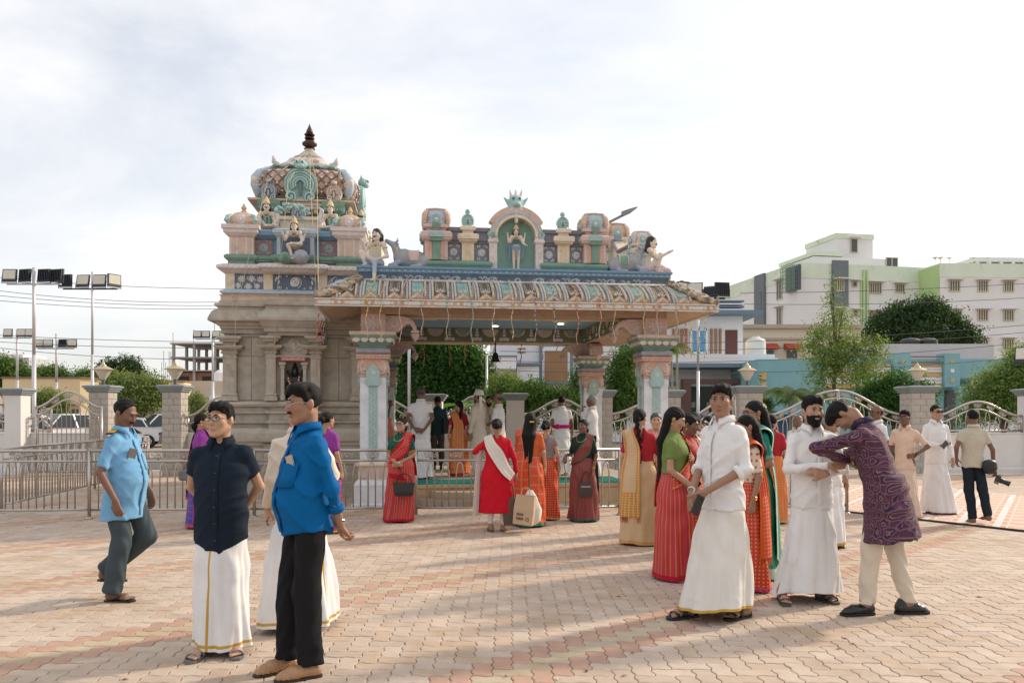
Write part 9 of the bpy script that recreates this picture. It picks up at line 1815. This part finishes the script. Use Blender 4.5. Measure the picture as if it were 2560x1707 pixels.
# ---- statues
st_skin = paint('statue cream',(0.70,0.55,0.42)); st_white = paint('statue pale',(0.68,0.60,0.54)); st_gold = paint('statue gold',(0.66,0.47,0.15)); st_hair = mat('statue black',(0.02,0.02,0.022),.6); st_grey = mat('statue grey',(0.34,0.35,0.37),.85,.2,6,.3,30,stain=(.22,.22,.23),stain_s=5); st_peach = paint('statue peach',(0.66,0.47,0.32)); st_lb = paint('statue blue grey',(0.34,0.42,0.50))
def statue(label, x, y, z, face, sc, legs, arms, hair='long', crown=False, moust=False, cloth=None, skin=None, belly=.03, cat='statue', head=(0,0,0), lean=(0,0,0), torso_up=0.0, fem=False):
 """human sculpture; joints in 1.70 scale about a pelvis at the origin"""
 s = sc; h = .012; t = thing('statue',label,cat,tl(x,y,z),A0+R(face)); Rt = rotm(lean[2],lean[0],lean[1]); tw = lambda p: Rt @ V3(*p); T = table('f' if fem else 'm',1.05,belly); T[:,0] -= .93; T = T[T[:,0] > -.06]
 pts = [V3(.2,.2,.85),V3(-.2,-.2,0)]+[V3(*p) for l in legs for p in l]+[V3(*p) for a in arms for p in a[:2]]; pts = np.array(pts); f = SDF((pts.min(0)-.16)*s,(pts.max(0)+.16)*s,h)
 f.prof(T*s,.03,(Rt,V3(0,0,0)),-.005*s); f.ell((0,.01*s,-.02*s),(.165*s,.13*s,.10*s),.04)
 for hp,k,a in [((.09*g,0,-.02),l[0],l[1]) for g,l in zip((1,-1),legs)]:
  f.rc(V3(*hp)*s,V3(*k)*s,.085*s,.062*s,.03); f.rc(V3(*k)*s,V3(*a)*s,.060*s,.038*s,.02); d = V3(*a)-V3(*k); f.rc(V3(*a)*s,(V3(*a)+V3(0,-.13,-.03))*s,.036*s,.028*s,.02)
 sh = {1:tw((.175,0,.435)),-1:tw((-.175,0,.435))}
 for a in arms:
  g = a[2]; f.rc(sh[g]*s*.6+V3(0,0,.4*.43*s),sh[g]*s,.05*s,.06*s,.02); f.rc(sh[g]*s,V3(*a[0])*s,.056*s,.044*s,.02); f.rc(V3(*a[0])*s,V3(*a[1])*s,.044*s,.03*s,.012); d = V3(*a[1])-V3(*a[0]); d /= np.linalg.norm(d); f.rc(V3(*a[1])*s,(V3(*a[1])+d*.10)*s,.036*s,.022*s,.01)
 nb = tw((0,.012,.50)); hc = tw((0,-.012,.648)); Mh = Rt @ rotm(*head); f.rc(nb*s-V3(0,0,.03*s),(hc+Mh@V3(0,.022,-.05))*s,.058*s,.054*s,.02); add_head(f,Mh,hc*s,s*1.22,fem,h)
 V,Q = f.nets(); C = V[Q].mean(1)/s; mi = np.zeros(len(Q),int); zc = C[:,2];
 if cloth is not None: kz = min(l[0][2] for l in legs); mi[(zc < .04) & (zc > min(kz,-.30)-.02) & (np.abs(C[:,0]) < .5)] = 1
 put('figure',np_mesh('figure',V,Q,[skin or st_skin,cloth or st_white],mi),t); HM = Matrix(Mh.tolist()).to_4x4(); HM.translation = Vector(hc*s); hs = s*1.22
 def hput(n,me): me.transform(HM); put(n,me,t)
 if hair:
  q = SDF((-.15,-.13,-.24),(.15,.18,.18),.012); q.ell((0,.02,.042),(.086,.104,.092),0); q.planecut(lambda x,y,z: (np.interp(y,*HL['woman'])-z)*.8)
  if hair == 'long':
   for g in (-1,1): q.rc((g*.06,.06,.0),(g*.075,.085,-.15),.05,.05,.03)
  q.disp(lambda x,y,z: .006*np.sin(70*x+40*z)*np.sin(60*y)); V2,Q2 = q.nets(); hput('hair',np_mesh('hair',V2*hs,Q2,st_hair))
 for g in (-1,1):
  b = MB(); b.ell((g*.031*hs,-.083*hs,.0125*hs),(.017*hs,.008*hs,.010*hs),8,5,0); b.ell((g*.031*hs,-.090*hs,.0125*hs),.0065*hs,7,4,1); hput('eye',b.mesh('eye',[m_eyew,m_eyed])); b = MB(); b.tube([(g*.012*hs,-.095*hs,.034*hs),(g*.030*hs,-.094*hs,.042*hs),(g*.05*hs,-.078*hs,.034*hs)],.004*hs,5); hput('eyebrow',b.mesh('eyebrow',st_hair))
  b = MB(); b.ell((g*.082*hs,.01*hs,-.035*hs),.014*hs,7,5); hput('earring',b.mesh('earring',st_gold))
 b = MB(); b.tube([(-.017*hs,-.092*hs,-.058*hs),(0,-.098*hs,-.06*hs),(.017*hs,-.092*hs,-.058*hs)],.006*hs,5); hput('lips',b.mesh('lips',mat('statue lips',(0.45,0.12,0.10))))
 if moust:
  b = MB()
  for g in (-1,1): b.tube([(0,-.101*hs,-.040*hs),(g*.02*hs,-.097*hs,-.046*hs),(g*.042*hs,-.080*hs,-.036*hs)],[.009*hs,.009*hs,.003*hs],6)
  hput('moustache',b.mesh('moustache',st_hair))
 if crown: b = MB(); b.lathe(0,.012*hs,[(.092*hs,.055*hs),(.098*hs,.075*hs),(.085*hs,.09*hs),(.088*hs,.12*hs),(.065*hs,.15*hs),(.06*hs,.18*hs),(.03*hs,.22*hs),(.01*hs,.26*hs)],14); b.ell((0,-.085*hs,.10*hs),(.03*hs,.015*hs,.04*hs),8,5); hput('crown',b.mesh('crown',st_gold,True))
 b = MB()
 for r_,zz,dz in ((.075,.485,.05),(.11,.44,.14)): b.tube([Vector(tw((r_*1.15*math.cos(a),-.045+(r_*.75)*math.sin(a)-.02,zz-dz*max(0,-math.sin(a)))))*s for a in [PI+PI*i/14 for i in range(15)]],.012*s,5)
 for a in arms:
  m = (V3(*a[0])*.35+sh[a[2]]*.65)*s; d = Vector(V3(*a[0])-sh[a[2]]).normalized(); u_ = d.orthogonal().normalized(); v_ = d.cross(u_); b.tube([Vector(m)+(u_*math.cos(x)+v_*math.sin(x))*.058*s for x in [2*PI*j/12 for j in range(13)]],.012*s,5)
  m = V3(*a[1])*s; b.tube([Vector(m)+(u_*math.cos(x)+v_*math.sin(x))*.036*s for x in [2*PI*j/12 for j in range(13)]],.010*s,5)
 b.build('ornaments',st_gold,t,True); return t
zc_ = 4.03
SIT = [((.12,-.40,.0),(.10,-.42,-.44)),((-.20,-.32,.22),(-.16,-.36,-.10))]
statue('pale guardian statue with black curls seated on the left end of the pavilion cornice',.05,-.02,zc_+.09,-22,.73,[((.12,-.36,-.02),(.12,-.40,-.46)),((-.24,-.30,.20),(-.14,-.32,-.10))],[((.27,-.02,.14),(.18,-.26,.04),1),((-.26,-.14,.22),(-.22,-.32,.42),-1)],moust=True,cloth=st_lb,belly=.08)
statue('pale guardian statue seated on the right end of the pavilion cornice, arm reaching out',4.88,.0,zc_+.09,58,.73,[((.15,-.38,-.04),(.16,-.40,-.44)),((-.14,-.26,.30),(-.12,-.18,-.08))],[((.25,-.08,.16),(.16,-.36,.0),1),((-.20,-.20,.22),(-.10,-.46,.36),-1)],moust=True,cloth=p_pink,belly=.02)
nd_ = statue('standing deity statue with gold crown inside the arched niche',2.45,by-.09,4.031+.93*.44,0,.44,[((.09,0,-.42),(.09,.02,-.84)),((-.09,0,-.42),(-.09,.02,-.84))],[((.30,-.02,.22),(.34,-.06,.50),1),((-.30,-.02,.22),(-.34,-.06,.50),-1),((.27,-.05,.18),(.36,-.16,.10),1),((-.24,-.1,.2),(-.16,-.22,.34),-1)],crown=True,cloth=p_yellow,belly=.0)
for g_ in (-1,1): MB().grid([[(g_*(.085+.045*q)*1.0,.02-.02*q,z_*.44) for q in (0,.5,1)] for z_ in (.40,.2,0,-.25,-.42)]).build('shawl',p_blue,nd_,True)
MB().lathe(0,0,[(.088,-.03),(.092,.0),(.086,.03)],14,sy=.75).ell((0,-.07,-.06),(.02,.012,.10),8,5).build('sash',p_blue,nd_)
statue('seated deity statue with gold crown under a leaf canopy on the tower front',SX,SY0-.12,4.66,0,.58,[((.24,-.26,.02),(-.05,-.32,.02)),((-.13,-.34,-.04),(.0,-.36,-.46))],[((.28,-.02,.20),(.38,-.06,.44),1),((-.28,-.02,.20),(-.38,-.06,.44),-1),((.26,-.08,.16),(.20,-.26,.04),1),((-.26,-.10,.18),(-.30,-.26,.30),-1)],crown=True,cloth=st_peach)
statue('seated male statue with moustache and turban on the left of the tower',SX-.60,SY0+.44,5.12,8,.62,[((.26,-.22,.02),(-.02,-.34,-.02)),((-.22,-.24,.24),(-.18,-.30,-.10))],[((.26,-.04,.16),(.22,-.26,.06),1),((-.30,-.08,.16),(-.36,-.20,.20),-1)],moust=True,crown=True,cloth=st_peach)
statue('seated female statue with gold crown on the right of the tower',SX+.60,SY0+.44,5.12,-8,.60,[((.22,-.24,.22),(.20,-.30,-.10)),((-.26,-.22,.02),(.02,-.34,-.02))],[((.28,-.08,.16),(.32,-.22,.22),1),((-.26,-.04,.16),(-.22,-.26,.02),-1)],crown=True,fem=True,cloth=p_pale)
statue('seated statue on the right flank of the tower seen in profile',SX+1.15,SY0+1.05,5.12,90,.58,[((.22,-.24,.22),(.20,-.30,-.10)),((-.26,-.22,.02),(.02,-.34,-.02))],[((.28,-.08,.16),(.32,-.22,.22),1),((-.26,-.04,.16),(-.22,-.26,.02),-1)],crown=True,cloth=st_gold,skin=st_gold)
b = SDF((-.32,-.32,-.02),(.32,.10,.30),.014); b.ell((.14,-.08,.10),(.14,.16,.14),.03); b.ell((-.10,-.10,.06),(.16,.15,.09),.03); b.ell((-.12,-.22,.10),(.07,.06,.07),.02); b.disp(lambda x,y,z: .006*np.sin(40*x)*np.sin(37*z+20*y)); V,Q = b.nets(); C = V[Q].mean(1)
o = put('pedestal',np_mesh('pedestal',V,Q,[st_grey,p_green],(C[:,0] < .0).astype(int)),SHR,(SX,SY0-.16,4.335));
b = MB()
for i in range(40):
 a = rnd.uniform(.1,PI-.1); r_ = rnd.uniform(.18,.32); b.ell((SX+r_*1.05*math.cos(a),SY0-.20-rnd.uniform(0,.18),5.20+r_*.62*math.sin(a)),(.045,.02,.032),6,4,0,Matrix.Rotation(rnd.uniform(-1,1),3,'Y'))
b.tube([(SX,SY0-.02,4.9),(SX,SY0-.05,5.1)],.06,8,1); tag(b.build('leaf_canopy',[p_teal,p_brown],SHR,True),kind='stuff')
def bull(label, x, y, face, clothm):
 t = thing('bull_statue',label,'statue',tl(x,y,4.03),A0+R(face)); f = SDF((-.46,-.20,0),(.42,.20,.56),.012); k = .03      # head toward -x
 f.ell((.06,0,.17),(.27,.135,.155),.03); f.ell((-.16,0,.19),(.13,.12,.14),k); f.ell((-.10,0,.30),(.08,.05,.06),k); f.rc((-.20,0,.24),(-.27,0,.40),.085,.06,k); f.rc((-.26,0,.41),(-.38,0,.47),.060,.036,.02); f.rc((-.37,0,.47),(-.41,0,.49),.036,.030,.01)
 for g in (-1,1):
  f.rc((-.25,g*.05,.45),(-.20,g*.12,.47),.022,.010,.01); f.rc((-.24,g*.03,.46),(-.21,g*.06,.54),.016,.005,.01); f.rc((-.20,g*.10,.10),(-.34,g*.13,.04),.045,.036,.02); f.rc((-.34,g*.13,.04),(-.24,g*.14,.03),.034,.03,.02); f.ell((.22,g*.09,.12),(.12,.07,.11),.03); f.rc((.16,g*.14,.04),(.02,g*.15,.03),.04,.032,.02)
 f.rc((.32,0,.22),(.34,.06,.06),.02,.012,.02); V,Q = f.nets(); put('body',np_mesh('body',V,Q,st_grey),t)
 P = []
 for i in range(9):
  a = -.2+(PI+.4)*i/8; P.append([(xx,.143*math.cos(a),.17+.166*math.sin(a)) for xx in (-.02,.02,.06,.10,.14)])
 MB().grid(P).build('saddle_cloth',clothm,t,True); b = MB(); b.tube([(-.225,.088*math.cos(a),.30+.075*math.sin(a)) for a in [2*PI*i/16 for i in range(17)]],.012,5)
 for xx in (-.02,.14): b.tube([(xx,.147*math.cos(a),.17+.170*math.sin(a)) for a in [-.2+(PI+.4)*i/10 for i in range(11)]],.010,5)
 b.build('trim',st_gold,t,True)
bull('grey reclining bull statue with pink saddle cloth on the left of the cornice',.62,.05,0,p_pink); bull('grey reclining bull statue with green saddle cloth on the right of the cornice',4.42,.05,180,p_green)
lp = statue('slim cream female lamp bearer statue near the gate behind the old man',4.15,5.6,.93*.75+.25,0,.75,[((.08,0,-.42),(.08,.02,-.84)),((-.08,0,-.42),(-.08,.02,-.84))],[((.22,-.06,.18),(.08,-.24,.24),1),((-.22,-.06,.18),(-.08,-.24,.24),-1)],crown=True,fem=True,cloth=st_peach); MB().rect(0,0,.2,.2,[(.03,-1.0),(.03,-.95),(0,-.93),(0,-.72)]).build('pedestal',st_white,lp)
